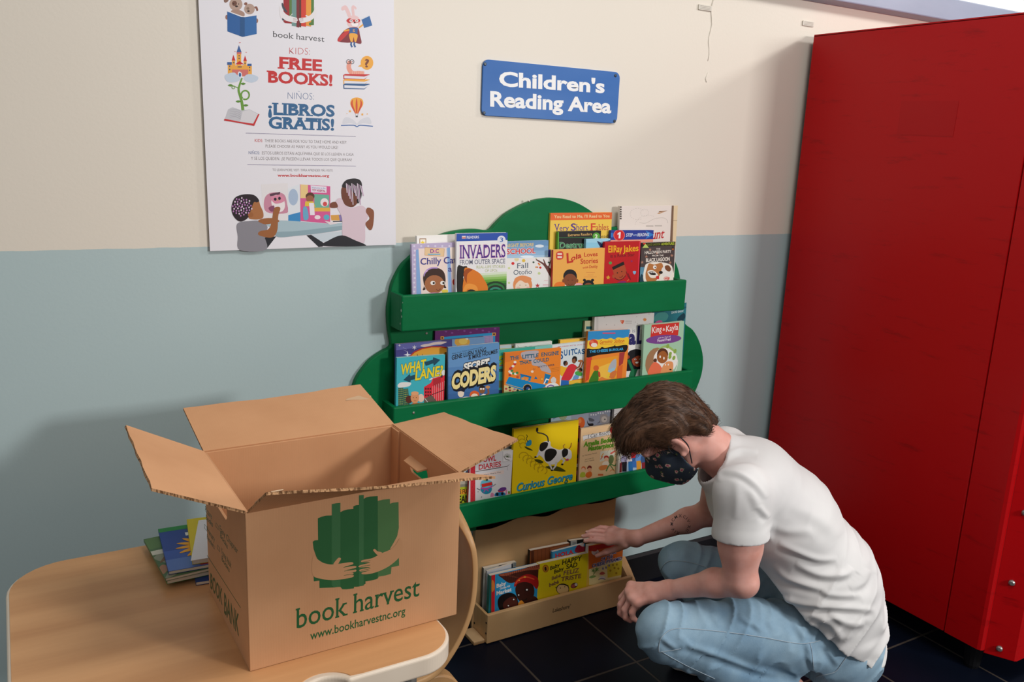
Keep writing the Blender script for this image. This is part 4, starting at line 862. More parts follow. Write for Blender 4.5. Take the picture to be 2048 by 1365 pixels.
def art(a):
    a.star('e8842a', 1192, 283, 26, 12, 8); a.E('f0a24a', 1192, 283, 9); a.S('e86a4a', [(912, 295), (935, 288), (958, 295), (938, 332)]); a.E('f0aa8a', 925, 303, 10)
    for x, y in ((735, 255), (845, 240), (755, 340), (850, 345), (1100, 250), (1240, 220), (1085, 310), (1245, 330), (1010, 620), (1130, 600), (1110, 330)): a.E('b9b4b0', x, y, 5)
    for y in (298, 320): a.R('c0bcb8', 970, y, 1045, y + 6)
    a.R('dddcd8', 640, 250, 664, 700); a.T('8a8a98', 'My name is', 800, 450, 1082, 428, 50, 0, .1)
    a.T('2d2864', 'a', 1000, 560, 1090, 556, 165, .05); a.P('2d2864', [(1112, 356), (1140, 353), (1128, 520), (1180, 515), (1178, 556), (1096, 564)]); a.P('2d2864', [(1172, 420), (1196, 418), (1190, 556), (1164, 558)]); a.star('2d2864', 1180, 390, 22)
    a.S('1d1b20', [(940, 830), (970, 740), (1010, 650), (1080, 620), (1150, 630), (1180, 680), (1180, 860), (1080, 870), (960, 865)]); a.E('a4482c', 1110, 740, 66, 80); a.S('1d1b20', [(1040, 730), (1050, 660), (1110, 640), (1170, 670), (1175, 720), (1120, 690)])
    for x in (1085, 1140): a.E('f4f0ea', x, 735, 12, 10); a.E('20140f', x, 735, 6)
    a.S('f4f0ea', [(1085, 765), (1120, 762), (1110, 782), (1090, 780)]); a.L('1f7048', 30, [(1005, 740), (1030, 800), (1060, 870)]); a.E('a4482c', 998, 708, 22, 22); a.S('1f7048', [(1020, 880), (1060, 850), (1110, 850), (1090, 930), (1040, 950), (1010, 930)]); a.P('eeece8', [(1110, 850), (1180, 830), (1180, 930), (1080, 940)])
    a.P('eae8e4', [(930, 880), (1030, 865), (1000, 950), (940, 960)]); a.P('22304e', [(930, 885), (970, 930), (950, 950), (915, 930)])
book('hardcover_book', 'tall white book with an orange flower and large navy letters', 2, 2, C6, (622, 252), (1300, 204), 'edebe7', art, group=G2_, th=.012)
def art(a):
    a.P('2f8ecb', [(230, 205), (980, 160), (950, 340), (220, 370)]); a.R('d84a6a', 490, 228, 720, 250)
    a.S('f4cb3a', [(225, 385), (270, 365), (330, 345), (420, 355), (490, 335), (560, 345), (640, 325), (700, 350), (760, 315), (860, 325), (945, 310), (930, 470), (560, 500), (220, 540)]); a.E('d9482e', 330, 420, 80, 74); a.E('efe4d8', 340, 450, 56, 40); a.E('e87a5a', 300, 390, 34, 24)
    a.T('d0421e', 'Geronimo', 440, 430, 665, 408, 66, .01, .35); a.T('d0421e', 'Stilton', 695, 412, 880, 402, 66, .01, .35); a.L('d0421e', 5, [(450, 440), (880, 425)])
    a.S('1a1612', [(215, 520), (300, 525), (430, 515), (480, 485), (540, 500), (680, 470), (715, 445), (735, 470), (925, 450), (910, 560), (820, 575), (560, 610), (400, 630), (205, 670)]); a.T('3fb0e8', 'THE CHEESE BURGLAR', 258, 592, 862, 538, 46, .03)
    a.P('d8482a', [(205, 680), (300, 660), (290, 1020), (180, 1110)]); a.P('f0a02a', [(290, 720), (760, 640), (740, 1060), (240, 1110)]); a.P('f4c04a', [(380, 860), (640, 760), (640, 1060), (300, 1110)]); a.P('a83a3a', [(790, 590), (890, 570), (850, 780), (780, 830)]); a.P('e06a2a', [(760, 830), (850, 800), (830, 1050), (740, 1060)])
    a.S('3f7a22', [(250, 1110), (300, 980), (350, 905), (410, 900), (420, 1000), (400, 1100)]); a.E('d8622a', 375, 860, 50, 50); a.S('c43a2a', [(410, 940), (440, 930), (450, 1010), (425, 1020)]); a.S('b0b4bc', [(590, 880), (640, 760), (700, 700), (735, 720), (725, 860), (650, 910)]); a.S('9ac4d8', [(580, 910), (690, 850), (710, 890), (640, 940)]); a.S('d8783a', [(600, 1020), (640, 940), (720, 900), (740, 940), (690, 1040)]); a.S('e8c838', [(560, 1010), (600, 960), (620, 990), (590, 1030)]); a.S('e08038', [(420, 1090), (470, 1020), (560, 1050), (700, 1050), (690, 1080)])
book('paperback_book', 'paperback with blue, yellow and black bands over an orange street scene', 2, 0, Z5, (236, 208), (975, 172), 'ee8a32', art, group=G2_)
def art(a):
    a.P('cf362f', [(1365, 90), (1858, 45), (1835, 275), (1342, 320)]); a.T('f2e9e4', 'King', 1370, 240, 1545, 210, 112, .012, .08); a.T('f2e9e4', '&', 1560, 196, 1605, 190, 50, .01); a.T('f2e9e4', 'Kayla', 1620, 215, 1835, 175, 112, .012, .08)
    a.E('7a478f', 1578, 348, 318, 80, -4); a.T('e6dcea', 'and the Case of', 1480, 336, 1700, 308, 26, .01); a.T('f2eaf4', 'Found Fred', 1468, 395, 1700, 366, 48, .02)
    a.E('a37a56', 1440, 760, 185, 270, 12); a.E('f2f0ea', 1610, 720, 215, 225); a.S('9fc06a', [(1470, 540), (1560, 470), (1650, 460), (1740, 510), (1810, 590), (1740, 560), (1650, 500), (1560, 500)])
    for x, y in ((1695, 610), (1760, 680), (1650, 470), (1780, 560), (1690, 660)): a.E('8fb04e', x, y, 26, 42, 20)
    a.S('5a3422', [(1395, 720), (1420, 690), (1455, 700), (1450, 750), (1410, 755)]); a.E('5a3422', 1560, 610, 98, 105); a.E('a4602f', 1555, 665, 98, 112, 8); a.S('5a3422', [(1460, 640), (1490, 540), (1580, 510), (1640, 560), (1655, 640), (1600, 560), (1520, 570)])
    for x in (1515, 1582): a.E('f6f0e8', x, 660 if x < 1550 else 685, 14, 24)
    a.S('ec7450', [(1300, 980), (1360, 800), (1440, 755), (1530, 830), (1560, 970)]); a.S('e79a62', [(1530, 960), (1560, 830), (1640, 745), (1740, 760), (1740, 900), (1700, 970)])
    for x in (1610, 1660): a.E('f6f0e8', x, 800, 10, 16)
    a.E('2a1a14', 1698, 886, 22, 13); a.L('f2f0ea', 9, [(1790, 640), (1830, 760), (1780, 940)], 4)
book('paperback_book', 'pale green paperback with a red title panel and a girl in a circle', 2, 0, Z5, (1236, 92), (1945, 22), 'a6cdaf', art, group=G2_)
def art(a):
    for i in range(7): a.L('1a5a68', [4, 26, 6], [(1020 + 90 * i, 200 - 4 * i), (1080 + 90 * i, 150 + 10 * (i % 3)), (1180 + 90 * i, 170 - 6 * i)], 4)
    a.S('4a9a94', [(1300, 260), (1340, 210), (1420, 200), (1460, 240), (1420, 300), (1310, 300)]); a.S('123f4c', [(1560, 280), (1600, 230), (1640, 210), (1650, 260), (1590, 330)]); a.S('d85a9a', [(1310, 320), (1350, 292), (1390, 300), (1380, 340)])
    a.R('7ab4b8', 1262, 168, 1455, 174); a.T('c4dcdc', 'DAVID SHAW', 1495, 216, 1632, 196, 26, .02)
book('picture_book', 'deep teal underwater book standing tallest at the right end of the middle ledge', 2, 3, C6, (1015, 132), (1668, 88), '267682', art, group=G2_)

# ---- lowest ledge
def art(a):
    a.R('cfcac0', -150, 540, 270, 640); a.S('2469b8', [(85, 735), (110, 720), (240, 710), (240, 905), (110, 920), (90, 880)]); a.P('d6e4ee', [(135, 720), (225, 712), (220, 800), (140, 810)]); a.E('e0906a', 170, 790, 14); a.S('1f3a4a', [(195, 770), (215, 755), (215, 800), (198, 800)]); a.S('1b1b20', [(225, 900), (265, 820), (275, 930), (245, 935)])
    a.P('b9b2a2', [(-100, 960), (270, 920), (270, 990), (-100, 1010)]); a.P('8d8a7c', [(-100, 1010), (270, 985), (270, 1040), (-100, 1050)]); a.P('b6c02a', [(-100, 1060), (280, 1030), (280, 1330), (-100, 1360)]); a.P('f0a030', [(-60, 1110), (262, 1072), (262, 1160), (-60, 1200)])
    a.T('1c1a16', "IT'S FUN", 10, 1180, 268, 1145, 82, .02); a.T('1c1a16', 'CLEAN', -70, 1345, 262, 1310, 130, .03)
book('paperback_book', 'grey and yellow-green book with bold black lettering, left end of the lowest ledge', 3, 1, Z2, (-180, 640), (285, 545), 'a8a8a2', art, group=G3_)
book('picture_book', 'bright blue book edge peeking above the red-spined white book', 3, 2, Z2, (300, 430), (706, 372), '2f86c4', lambda a: a.P('8ac4e0', [(540, 420), (690, 385), (690, 400), (540, 440)]), group=G3_)
book('picture_book', 'plain white book behind the red-spined one on the lowest ledge', 3, 3, Z2, (620, 350), (1080, 282), 'ebe8e4', lambda a: a.P('8a8684', [(970, 320), (1080, 300), (1080, 345), (1000, 350)]), group=G3_, th=.006)
def art(a):
    a.P('d2303c', [(280, 500), (368, 480), (368, 1340), (280, 1340)])
    for k in range(22): a.E('a82230', 300 + (k * 37) % 56, 540 + k * 36, 7)
    a.P('efeceb', [(872, 395), (1060, 365), (1060, 560), (872, 590)]); a.L('8a8684', 3, [(872, 395), (872, 590), (1060, 560)])
    for k in range(9): a.L('5a6a4a', 5, [(950, 500), (950 + 70 * math.cos(3.4 + k * .36), 500 + 70 * math.sin(3.4 + k * .36))])
    a.L('4a3a34', 8, [(890, 490), (930, 540), (990, 555)], 4)
    a.T('cf2a38', 'OWL', 510, 590, 750, 560, 96, .03, 0, .04); a.T('cf2a38', 'DIARIES', 432, 730, 838, 664, 96, .02, 0, .04); a.L('3d2c26', [6, 14, 8], [(370, 765), (640, 720), (950, 665)], 3); a.L('3d2c26', 5, [(950, 668), (990, 632)]); a.L('8a8f9a', 5, [(955, 680), (950, 740)])
    a.P('f0dcd4', [(462, 800), (890, 735), (888, 800), (462, 868)]); a.T('4a4440', 'Warm Hearts Day', 510, 838, 835, 782, 26)
    a.E('2b8fb0', 568, 1080, 105, 95); a.S('6ac0d8', [(470, 1040), (480, 940), (560, 920), (660, 935), (690, 1030), (580, 1060)]); a.P('d8302a', [(480, 990), (670, 950), (680, 1010), (490, 1050)]); a.L('c04aa8', 22, [(470, 1060), (560, 1080), (680, 1030)], 3); a.L('c04aa8', 16, [(560, 1075), (520, 1140)]); a.L('c04aa8', 16, [(560, 1075), (610, 1120)]); a.S('2a3a3a', [(520, 920), (560, 880), (600, 890), (590, 930)]); a.S('c8b84a', [(510, 915), (545, 890), (560, 925)]); a.L('7a7a80', 18, [(400, 1070), (460, 1100)]); a.L('8a8a90', 16, [(690, 1030), (740, 990)])
    a.S('6a3a8a', [(780, 1110), (840, 1055), (920, 1050), (930, 1090), (850, 1130)]); a.S('c83a4a', [(780, 1110), (850, 1120), (920, 1100), (860, 1140), (800, 1140)]); a.S('2a7fb8', [(730, 1210), (740, 1150), (800, 1140), (890, 1140), (910, 1190)]); a.E('15202a', 768, 1175, 24, 30); a.E('15202a', 860, 1165, 24, 26); a.S('e08ab0', [(645, 1220), (660, 1150), (700, 1160), (705, 1210)]); a.L('e08ab0', 24, [(930, 1180), (935, 1090)]); a.R('6a9a3a', 965, 1120, 1000, 1150); a.R('c8603a', 965, 1150, 1000, 1170); a.P('2a2a2a', [(470, 1250), (480, 1215), (495, 1220)]); a.P('2a2a2a', [(400, 1135), (430, 1125), (425, 1140)])
book('paperback_book', 'white paperback with red spine and red lettering, left of the big yellow book', 3, 0, Z2, (282, 465), (1055, 370), 'e3e0e2', art, group=G3_, spine='c42a34')
def art(a):
    D = 'b08a12'
    for i in range(6): a.A('c29c14', 7, 762 + i * 34, 560 + i * 26, 42, 150, 420, 36)
    for i in range(3): a.A('c29c14', 6, 738 + i * 10, 395 + i * 34, 32, 120, 400, 26)
    a.S('4a4a10', [(860, 590), (900, 590), (940, 610), (920, 626), (880, 612)]); a.S('4a4a10', [(960, 655), (1060, 650), (1140, 690), (1120, 700), (1030, 690)]); a.S('4a4a10', [(770, 470), (830, 495), (840, 510), (790, 495)])
    a.S('2f93b4', [(780, 460), (790, 430), (815, 410), (832, 420), (830, 455), (800, 468)]); a.L('1d1b18', 5, [(800, 430), (785, 400), (795, 380), (785, 362)], 3)
    a.S('e4e1de', [(905, 470), (940, 430), (1000, 425), (1010, 470), (1080, 500), (1130, 490), (1170, 495), (1195, 520), (1195, 575), (1160, 590), (1120, 570), (1080, 610), (1030, 635), (970, 620), (930, 570), (900, 540)])
    a.S('22201e', [(905, 500), (912, 450), (950, 430), (982, 440), (972, 480), (930, 515)]); a.S('22201e', [(950, 560), (960, 510), (1000, 490), (1050, 500), (1060, 540), (1010, 600), (965, 605)]); a.S('22201e', [(1108, 520), (1130, 490), (1162, 500), (1160, 545), (1120, 570)])
    for q in ([(905, 520), (885, 560), (862, 570)], [(990, 620), (1010, 660), (1020, 690)], [(1060, 610), (1050, 650), (1020, 690)], [(1110, 580), (1130, 600), (1110, 635)]): a.L('d6d2ce', [20, 15, 10], q)
    for x, y in ((868, 568), (1018, 688), (1112, 634)): a.E('22201e', x, y, 11, 8)
    a.L('3a3836', 11, [(985, 430), (975, 380), (930, 352), (890, 345), (880, 322)], 4); a.S('22201e', [(874, 335), (876, 305), (892, 302), (892, 330)]); a.L('b07a3a', 7, [(1130, 490), (1120, 465), (1138, 450)]); a.L('8a3a2a', 7, [(1172, 495), (1190, 470), (1195, 438)]); a.S('c8506a', [(1140, 590), (1165, 580), (1170, 598), (1150, 602)])
    a.T('3a6a4a', 'Curious George', 700, 884, 1208, 772, 74, .03, .3, .02); a.T('2f9fc4', 'Curious George', 697, 880, 1205, 768, 74, .02, .3, .02)
book('picture_book', 'large bright yellow paperback with a leaping black and white cow', 3, 0, C7, (672, 312), (1262, 228), 'f2cf12', art, group=G3_)
def art(a):
    a.R('b9cdd8', 90, 260, 420, 640); a.R('a8b0c0', 420, 260, 700, 640)
    for r in (90, 66, 44, 22): a.A('4a8ab8', 12, 110, 300, r, -80, 80)
    for r in (58, 40, 22): a.A('a8ae5a', 12, 286, 340, r, 0, 360)
    a.P('4a4f5c', [(95, 275), (1150, 150), (1150, 190), (780, 215), (560, 260), (95, 285)]); a.P('6f7484', [(560, 262), (1150, 180), (1130, 230), (640, 300)])
    for i in range(11): a.E('e0e0e4', 740 + 38 * i, 322 - 9 * i + (i % 3) * 8, 11, 15)
    a.E('e4682a', 575, 450, 66, 92); a.E('f0904a', 555, 420, 30, 40)
    a.S('9a9494', [(880, 380), (900, 320), (980, 315), (1020, 350), (1070, 340), (1075, 420), (1040, 460), (900, 460)]); a.E('c4bab2', 950, 395, 46, 50); a.E('2a2628', 960, 395, 12, 10); a.S('1d1c20', [(680, 410), (700, 460), (770, 460), (770, 495), (710, 500), (680, 460)]); a.S('5a5c66', [(705, 370), (790, 400), (770, 430), (710, 420)]); a.L('4a4c58', 8, [(840, 460), (880, 440), (870, 420)])
book('hardcover_book', 'wide slate grey picture book with a dark top edge behind the yellow book', 3, 3, Z3, (103, 268), (1145, 135), '9298aa', art, group=G3_, th=.008)
book('picture_book', 'white book with a thin blue ring, right end of the lowest ledge behind the head', 3, 2, Z3, (1118, 132), (1850, 40), 'eae8e6', lambda a: (a.A('1c4f80', 26, 1285, 310, 72, 0, 360, 68), a.L('26507c', 8, [(1120, 150), (1840, 58)])), group=G3_)
def art(a):
    a.P('b83a2a', [(480, 560), (580, 550), (540, 1300), (470, 1300)])
    for y, c in ((700, '1a1414'), (820, 'c8402a'), (960, '1a1414'), (1040, '7a2a2a'), (1110, 'e6d8c8'), (1160, '1a1414'), (1220, 'b84a6a')): a.R(c, 470, y, 580, y + 60)
book('paperback_book', 'dark red patterned book squeezed between the yellow and the beige books', 3, 2, Z3, (100, 560), (566, 498), '6a1f1c', art, group=G3_)
def art(a):
    a.P('efece8', [(605, 665), (645, 650), (1045, 580), (1050, 640), (650, 718), (615, 745)]); a.P('efece8', [(1160, 560), (1205, 540), (1190, 590), (1215, 625), (1165, 625)]); a.L('4a4844', 4, [(605, 665), (1048, 580)]); a.L('4a4844', 4, [(620, 742), (650, 718), (1050, 640)])
    a.T('3d4148', 'I Can Read!', 690, 700, 1018, 632, 62, .003, .15, .03); a.E('c81a24', 1103, 570, 60, 62); a.T('f2e9e4', '2', 1085, 598, 1124, 594, 62, .015, 0, .02)
    a.T('5f9c22', "Amelia Bedelia's", 615, 838, 1188, 732, 80, .05, .15); a.T('5f9c22', 'Masterpiece', 688, 905, 1104, 834, 78, .05, .15)
    a.T('7a5a44', 'by Herman Parish', 600, 992, 832, 944, 22); a.T('7a5a44', 'pictures by', 645, 1048, 780, 1022, 20); a.T('7a5a44', 'Lynn Sweat', 640, 1082, 790, 1056, 22)
    a.P('e2dfcb', [(890, 910), (1130, 880), (1110, 1000), (880, 1080)]); a.L('e06a5a', 26, [(1050, 950), (1130, 900)]); a.L('e0a030', 14, [(900, 1000), (940, 940)]); a.L('d04a3a', 12, [(890, 1040), (925, 990)]); a.E('b8382a', 985, 1010, 40, 34); a.E('f0c4a0', 985, 1045, 34, 40); a.S('f4e7d2', [(920, 1130), (940, 1080), (1010, 1070), (1020, 1140)]); a.S('6a7a4a', [(1020, 1060), (1040, 980), (1090, 975), (1105, 1040), (1080, 1100), (1040, 1110)]); a.S('e08a4a', [(860, 1180), (900, 1140), (1000, 1130), (990, 1190), (900, 1215)]); a.L('5a8a4a', 18, [(980, 1230), (1040, 1120), (1120, 1140), (1145, 1100)], 3); a.L('5a8a4a', 14, [(1040, 1120), (1110, 1220)]); a.L('8a6a4a', 6, [(1140, 1060), (1175, 950)]); a.L('e0703a', 8, [(1040, 1230), (1080, 1200), (1120, 1230)]); a.R('d86a3a', 850, 1270, 935, 1300)
    a.E('d8703a', 618, 1185, 34, 36); a.E('f0c4a0', 615, 1200, 26, 28); a.S('b9c040', [(560, 1320), (580, 1250), (640, 1250), (640, 1320)]); a.S('7a2a1e', [(675, 1190), (700, 1140), (745, 1150), (740, 1190)]); a.E('e6a880', 715, 1205, 34, 32); a.S('e2702e', [(650, 1310), (670, 1250), (740, 1235), (752, 1300), (700, 1335)])
book('paperback_book', 'beige early reader with a white ribbon banner and green title', 3, 1, Z3, (580, 545), (1236, 450), 'ecc797', art, group=G3_, th=.008)
def art(a):
    a.P('d8bcd6', [(1240, 760), (1480, 700), (1400, 900), (1240, 900)]); a.E('cf9ccc', 1310, 830, 60, 60); a.P('c6cc9c', [(1440, 740), (1580, 700), (1800, 900), (1560, 900)]); a.P('a6c0d8', [(1240, 1120), (1800, 1020), (1800, 1300), (1240, 1300)])
    for x, y, s, h, t, l in ((1275, 935, '3a2420', '1a1416', 'b9b6da', '20202a'), (1375, 925, 'e8b48a', 'd8803a', 'eee6e6', '2a6fb0'), (1435, 870, 'e0a078', '3a1e1a', 'c8242e', '3a70b8'), (1505, 915, 'c88a50', '1c1616', '6a9ad8', 'e09a30'), (1590, 940, '7a4a34', '2a1c1a', '3a5a8a', '8a2a34'), (1670, 960, 'd09a70', '4a2a1e', '4a5aa8', '6a7a3a'), (1750, 940, '8a5a3a', '1c1616', 'd8a03a', '3a4a6a')):
        a.S(t, [(x - 44, y + 160), (x - 50, y + 60), (x, y + 40), (x + 50, y + 60), (x + 44, y + 160)]); a.P(l, [(x - 40, y + 150), (x + 40, y + 140), (x + 34, y + 300), (x - 34, y + 300)]); a.E(h, x, y - 10, 42, 46); a.E(s, x, y + 6, 34, 36); a.S(h, [(x - 38, y), (x - 20, y - 44), (x + 24, y - 44), (x + 38, y), (x, y - 22)])
    for q in ([(1232, 960), (1245, 900)], [(1320, 970), (1350, 1030)]): a.L('3a2420', 14, q)
    a.P('8a2a34', [(1200, 1100), (1235, 1080), (1230, 1240), (1195, 1250)])
book('picture_book', 'colourful book with a crowd of children, just left of the mask', 3, 0, Z3, (1200, 740), (1785, 655), 'd2cfc2', art, group=G3_)

# ---- low birch display
def art(a):
    for i in range(9): a.R('2a2c2e' if i % 2 else '8a9090', 700 + 0 * i, 170 + i * 90, 760, 240 + i * 90)
    a.S('1c1d1e', [(380, 250), (440, 210), (560, 190), (600, 215), (440, 262)])
book('hardcover_book', 'grey and black hardcover at the back left of the birch display', 4, 3, Z7, (82, 292), (762, 150), 'c9c6bc', art, th=.012, group=G4_, spine='3c4442')
book('picture_book', 'thin white book between the grey hardcover and the blue board book', 4, 2, Z7, (150, 352), (690, 184), 'd9d6d6', lambda a: a.R('2a2c34', 660, 150, 692, 900), th=.008, group=G4_, spine='b5b8c0')
def art(a):
    a.P('d8262f', [(240, 430), (318, 415), (305, 1240), (235, 1240)]); a.S('e8883a', [(250, 540), (300, 590), (305, 720), (248, 780)]); a.P('1f6a5a', [(200, 420), (240, 430), (238, 1240), (195, 1240)])
    a.S('4a2016', [(390, 420), (600, 370), (900, 300), (1280, 180), (1290, 560), (1240, 640), (1100, 500), (900, 470), (730, 580), (600, 590), (470, 500)]); a.S('a8553a', [(410, 415), (640, 365), (940, 290), (1280, 195), (1270, 300), (1000, 330), (720, 390), (560, 440), (450, 450)])
    for i in range(17): a.L('3a1a14', 9, [(520 + 45 * i, 400 - 12.5 * i), (540 + 42 * i, 470 - 12 * i if i > 5 else 540)])
    for i in range(6): a.L('8a4a34', 6, [(430 + 60 * i, 430 + 10 * i), (560 + 50 * i, 380 + 22 * i)])
    a.S('a81c1a', [(720, 680), (735, 570), (860, 460), (1020, 410), (1200, 480), (1230, 640), (1180, 720), (1100, 640), (900, 590), (780, 640)]); a.L('d8502a', 26, [(740, 620), (830, 510), (980, 470), (1140, 520)], 4); a.E('e0a03a', 940, 470, 26, 18); a.E('e0a03a', 820, 540, 18, 14)
    a.S('3c1a12', [(740, 720), (790, 610), (940, 575), (1090, 620), (1140, 740), (1120, 880), (1030, 990), (900, 1010), (800, 940), (760, 840)]); a.S('3c1a12', [(900, 990), (1100, 870), (1210, 930), (1180, 1010), (940, 1060)])
    a.E('20100c', 980, 740, 46, 34); a.E('e8e4de', 984, 738, 20, 18); a.E('20100c', 806, 848, 30, 26); a.E('e8e4de', 810, 848, 15, 15); a.A('1a0c0a', 22, 920, 890, 70, 20, 130)
    a.S('d88a2a', [(780, 1060), (860, 960), (930, 1020), (960, 1060), (800, 1120)]); a.S('150c0c', [(375, 1060), (380, 940), (450, 850), (600, 800), (720, 830), (780, 920), (790, 1080), (600, 1160), (430, 1170)])
    a.S('4c2018', [(480, 1060), (520, 970), (640, 890), (740, 900), (785, 1000), (780, 1080), (640, 1150), (520, 1160)])
    for x, y in ((594, 1072), (706, 940)): a.E('20100c', x, y, 28, 24); a.E('e8e4de', x, y, 15, 15)
    a.T('efe6de', 'Baby', 348, 700, 548, 632, 82, .03); a.T('efe6de', 'Goes to', 415, 738, 632, 672, 46, .025); a.T('efe6de', 'Market', 346, 855, 662, 766, 84, .03)
book('board_book', 'blue board book with a woman carrying a basket, front left in the birch display', 4, 0, Z7, (210, 445), (1258, 205), '2a95c8', art, th=.015, group=G4_, spine='1f6a5a')
def art(a):
    a.E('b0701c', 402, 760, 62, 76); a.E('c98a2a', 402, 760, 46, 58); a.S('2a1a14', [(380, 740), (410, 730), (420, 790), (390, 800)])
    a.T('3a3416', 'Baby', 490, 792, 680, 712, 76, .03); a.T('2c2812', 'HAPPY', 722, 690, 1112, 598, 100, .025, .1); a.T('3a3416', 'Baby', 568, 862, 758, 786, 76, .03); a.T('2c2812', 'SAD', 802, 772, 1022, 720, 92, .025, .1)
    a.T('7e5440', 'Bebé', 522, 990, 698, 918, 70, .03); a.T('84584a', 'FELIZ', 748, 892, 1062, 826, 88, .025, .1); a.T('7e5440', 'bebé', 470, 1118, 658, 1045, 76, .03); a.T('7a4a42', 'TRISTE', 705, 1010, 1100, 940, 86, .025, .1)
    a.E('2a2016', 735, 1160, 128, 110); a.E('e6c486', 735, 1165, 114, 100); a.L('2a2016', 12, [(590, 1135), (630, 1115)]); a.S('2a2016', [(690, 1075), (760, 1062), (840, 1085), (840, 1110), (760, 1080)])
    for x in (690, 775): a.E('2a2016', x, 1140 - (x - 690) * .3, 10)
    a.E('4a2a2a', 960, 1090, 74, 50, -28); a.E('a8504a', 940, 1102, 40, 36); a.E('d8d0c8', 995, 1072, 28, 30)
book('board_book', 'yellow board book with a drawn baby face, front middle in the birch display', 4, 0, Z1, (270, 672), (1245, 455), 'e6cf16', art, th=.015, group=G4_, dw=-.001)
def art(a):
    for i in range(10): a.R('6a3a20', 170 + 75 * i, 300, 178 + 75 * i, 700)
    a.P('5a2c18', [(120, 400), (170, 420), (170, 700), (120, 700)]); a.S('a8623a', [(500, 380), (700, 320), (860, 300), (850, 420), (540, 480)])
book('hardcover_book', 'thick brown board book at the back of the birch display', 4, 2, Z1, (105, 412), (872, 262), '8c4c28', art, th=.015, group=G4_, spine='1c1512')
def art(a):
    a.R('c4c6c0', 890, 190, 1010, 330)
    for i in range(6): a.R('4a4c4c', 930 + 12 * i, 240, 935 + 12 * i, 310)
book('board_book', 'black board book with a pale printed label, under the reaching fingers', 4, 3, Z1, (872, 222), (1290, 165), '1e201e', art, th=.013, group=G4_)
def art(a):
    a.S('a8203a', [(980, 440), (1000, 340), (1060, 290), (1160, 330), (1180, 440)]); a.P('e6dcd8', [(1040, 285), (1150, 262), (1140, 335), (1100, 325)]); a.T('c8202e', 'HOLA', 590, 555, 945, 470, 84, .04)
book('board_book', 'light blue board book with red lettering behind the yellow board book', 4, 1, Z1, (535, 436), (1165, 270), '3f9acb', art, th=.010, group=G4_)
def art(a):
    a.P('e0722a', [(1240, 320), (1940, 200), (1930, 560), (1600, 640), (1240, 780)]); a.P('c8302a', [(1240, 320), (1940, 210), (1935, 290), (1250, 420)]); a.E('e6dcd4', 1370, 440, 74, 60); a.E('c8402a', 1350, 390, 60, 36); a.P('efe0a0', [(1250, 775), (1620, 640), (1930, 540), (1930, 1050), (1250, 1080)]); a.P('e4cc3a', [(1600, 690), (1930, 590), (1915, 880), (1610, 940)])
    for x, y in ((1665, 800), (1745, 750), (1790, 680), (1820, 760), (1780, 850), (1715, 690)): a.E('b08a1c', x, y, 20, 22)
    a.T('f0e6e6', 'THE CURSE', 1380, 520, 1780, 462, 66, .09); a.T('33407e', 'THE CURSE', 1380, 520, 1780, 462, 66, .035); a.T('f0e6e6', 'OF THE', 1478, 618, 1715, 548, 66, .09); a.T('33407e', 'OF THE', 1478, 618, 1715, 548, 66, .035); a.T('f0e6e6', 'CHEESE PYRAMID', 1308, 740, 1890, 585, 66, .09); a.T('33407e', 'CHEESE PYRAMID', 1308, 740, 1890, 585, 66, .035)
    a.L('6a8a3a', 14, [(1330, 880), (1400, 780)]); a.star('6f9a4a', 1400, 775, 56, 20, 6); a.star('6f9a4a', 1330, 800, 46, 18, 6); a.S('8aa85a', [(1250, 930), (1320, 890), (1390, 910), (1300, 950)]); a.S('c85a4a', [(1450, 870), (1500, 820), (1560, 850), (1520, 880)]); a.E('e8e2dc', 1510, 940, 60, 34); a.A('4a4a7a', 12, 1500, 985, 66, 180, 350, 30)
    for x, y in ((1520, 760), (1580, 740), (1640, 700)): a.E('7a7aa8', x, y, 16, 24)
book('paperback_book', 'orange and yellow paperback with navy title, right end of the birch display', 4, 0, Z1, (1240, 318), (1925, 165), 'e8c24a', art, th=.016, group=G4_, spine='f0ece4')

# ------------------------------------------------------------------ flat books in a pile on the table
def flat_book(name, label, c, w, d, ang, z, th, base, art=None, pages=True):
    """lies flat; c = its front-left corner (x, y), ang = turn in degrees"""
    mb = MB(); mats = [ink(base)]; tc = .0006
    mb.box((0, 0, 0), (w, d, tc)).box((0, 0, th - tc), (w, d, th)).box((0, 0, tc), (tc, d, th - tc))
    if art: a = Art(lambda x, y: (x, y), w, d); art(a); a.emit(mb, mats, Matrix(((1, 0, 0, 0), (0, 1, 0, 0), (0, 0, 1, th), (0, 0, 0, 1))))
    o = mb.build(name, mats, fix=False); o.location = (c[0], c[1], z); o.rotation_euler = (0, 0, math.radians(ang))
    tag(o, label, 'book', 'books lying in a pile on the table')
    g = MB().box((tc, .0006, tc + .0001), (w - .0006, d - .0006, th - tc - .0001)).build('page_block', PAGE_M); g.parent = o
z = TZ + .0008
flat_book('paperback_book', 'navy blue paperback at the bottom of the pile beside the cardboard box', (.268, -.492), .15, .20, -6, z, .007, '22407e', lambda a: a.R('d8c428', 0, .10, .03, .2)); z += .0075
flat_book('picture_book', 'green garden picture book second from the bottom of the pile on the table', (.217, -.477), .20, .19, 2, z, .009, '3f7a3a', lambda a: (a.R('b03040', .06, 0, .2, .05), a.R('d8b83a', .04, .03, .08, .06))); z += .0095
def art(a):
    a.S('8a8f78', [(0, 0), (.02, .05), (.0, .1), (.05, .12), (.03, .02)]); a.S('7a5a3a', [(.005, .07), (.03, .09), (.05, .12), (.03, .11)]); a.R('c8c6b4', 0, .11, .06, .13); a.S('5a7a4a', [(0, .14), (.08, .16), (.1, .19), (0, .19)]); a.S('a87a5a', [(.0, .02), (.015, .04), (.01, .06), (0, .05)])
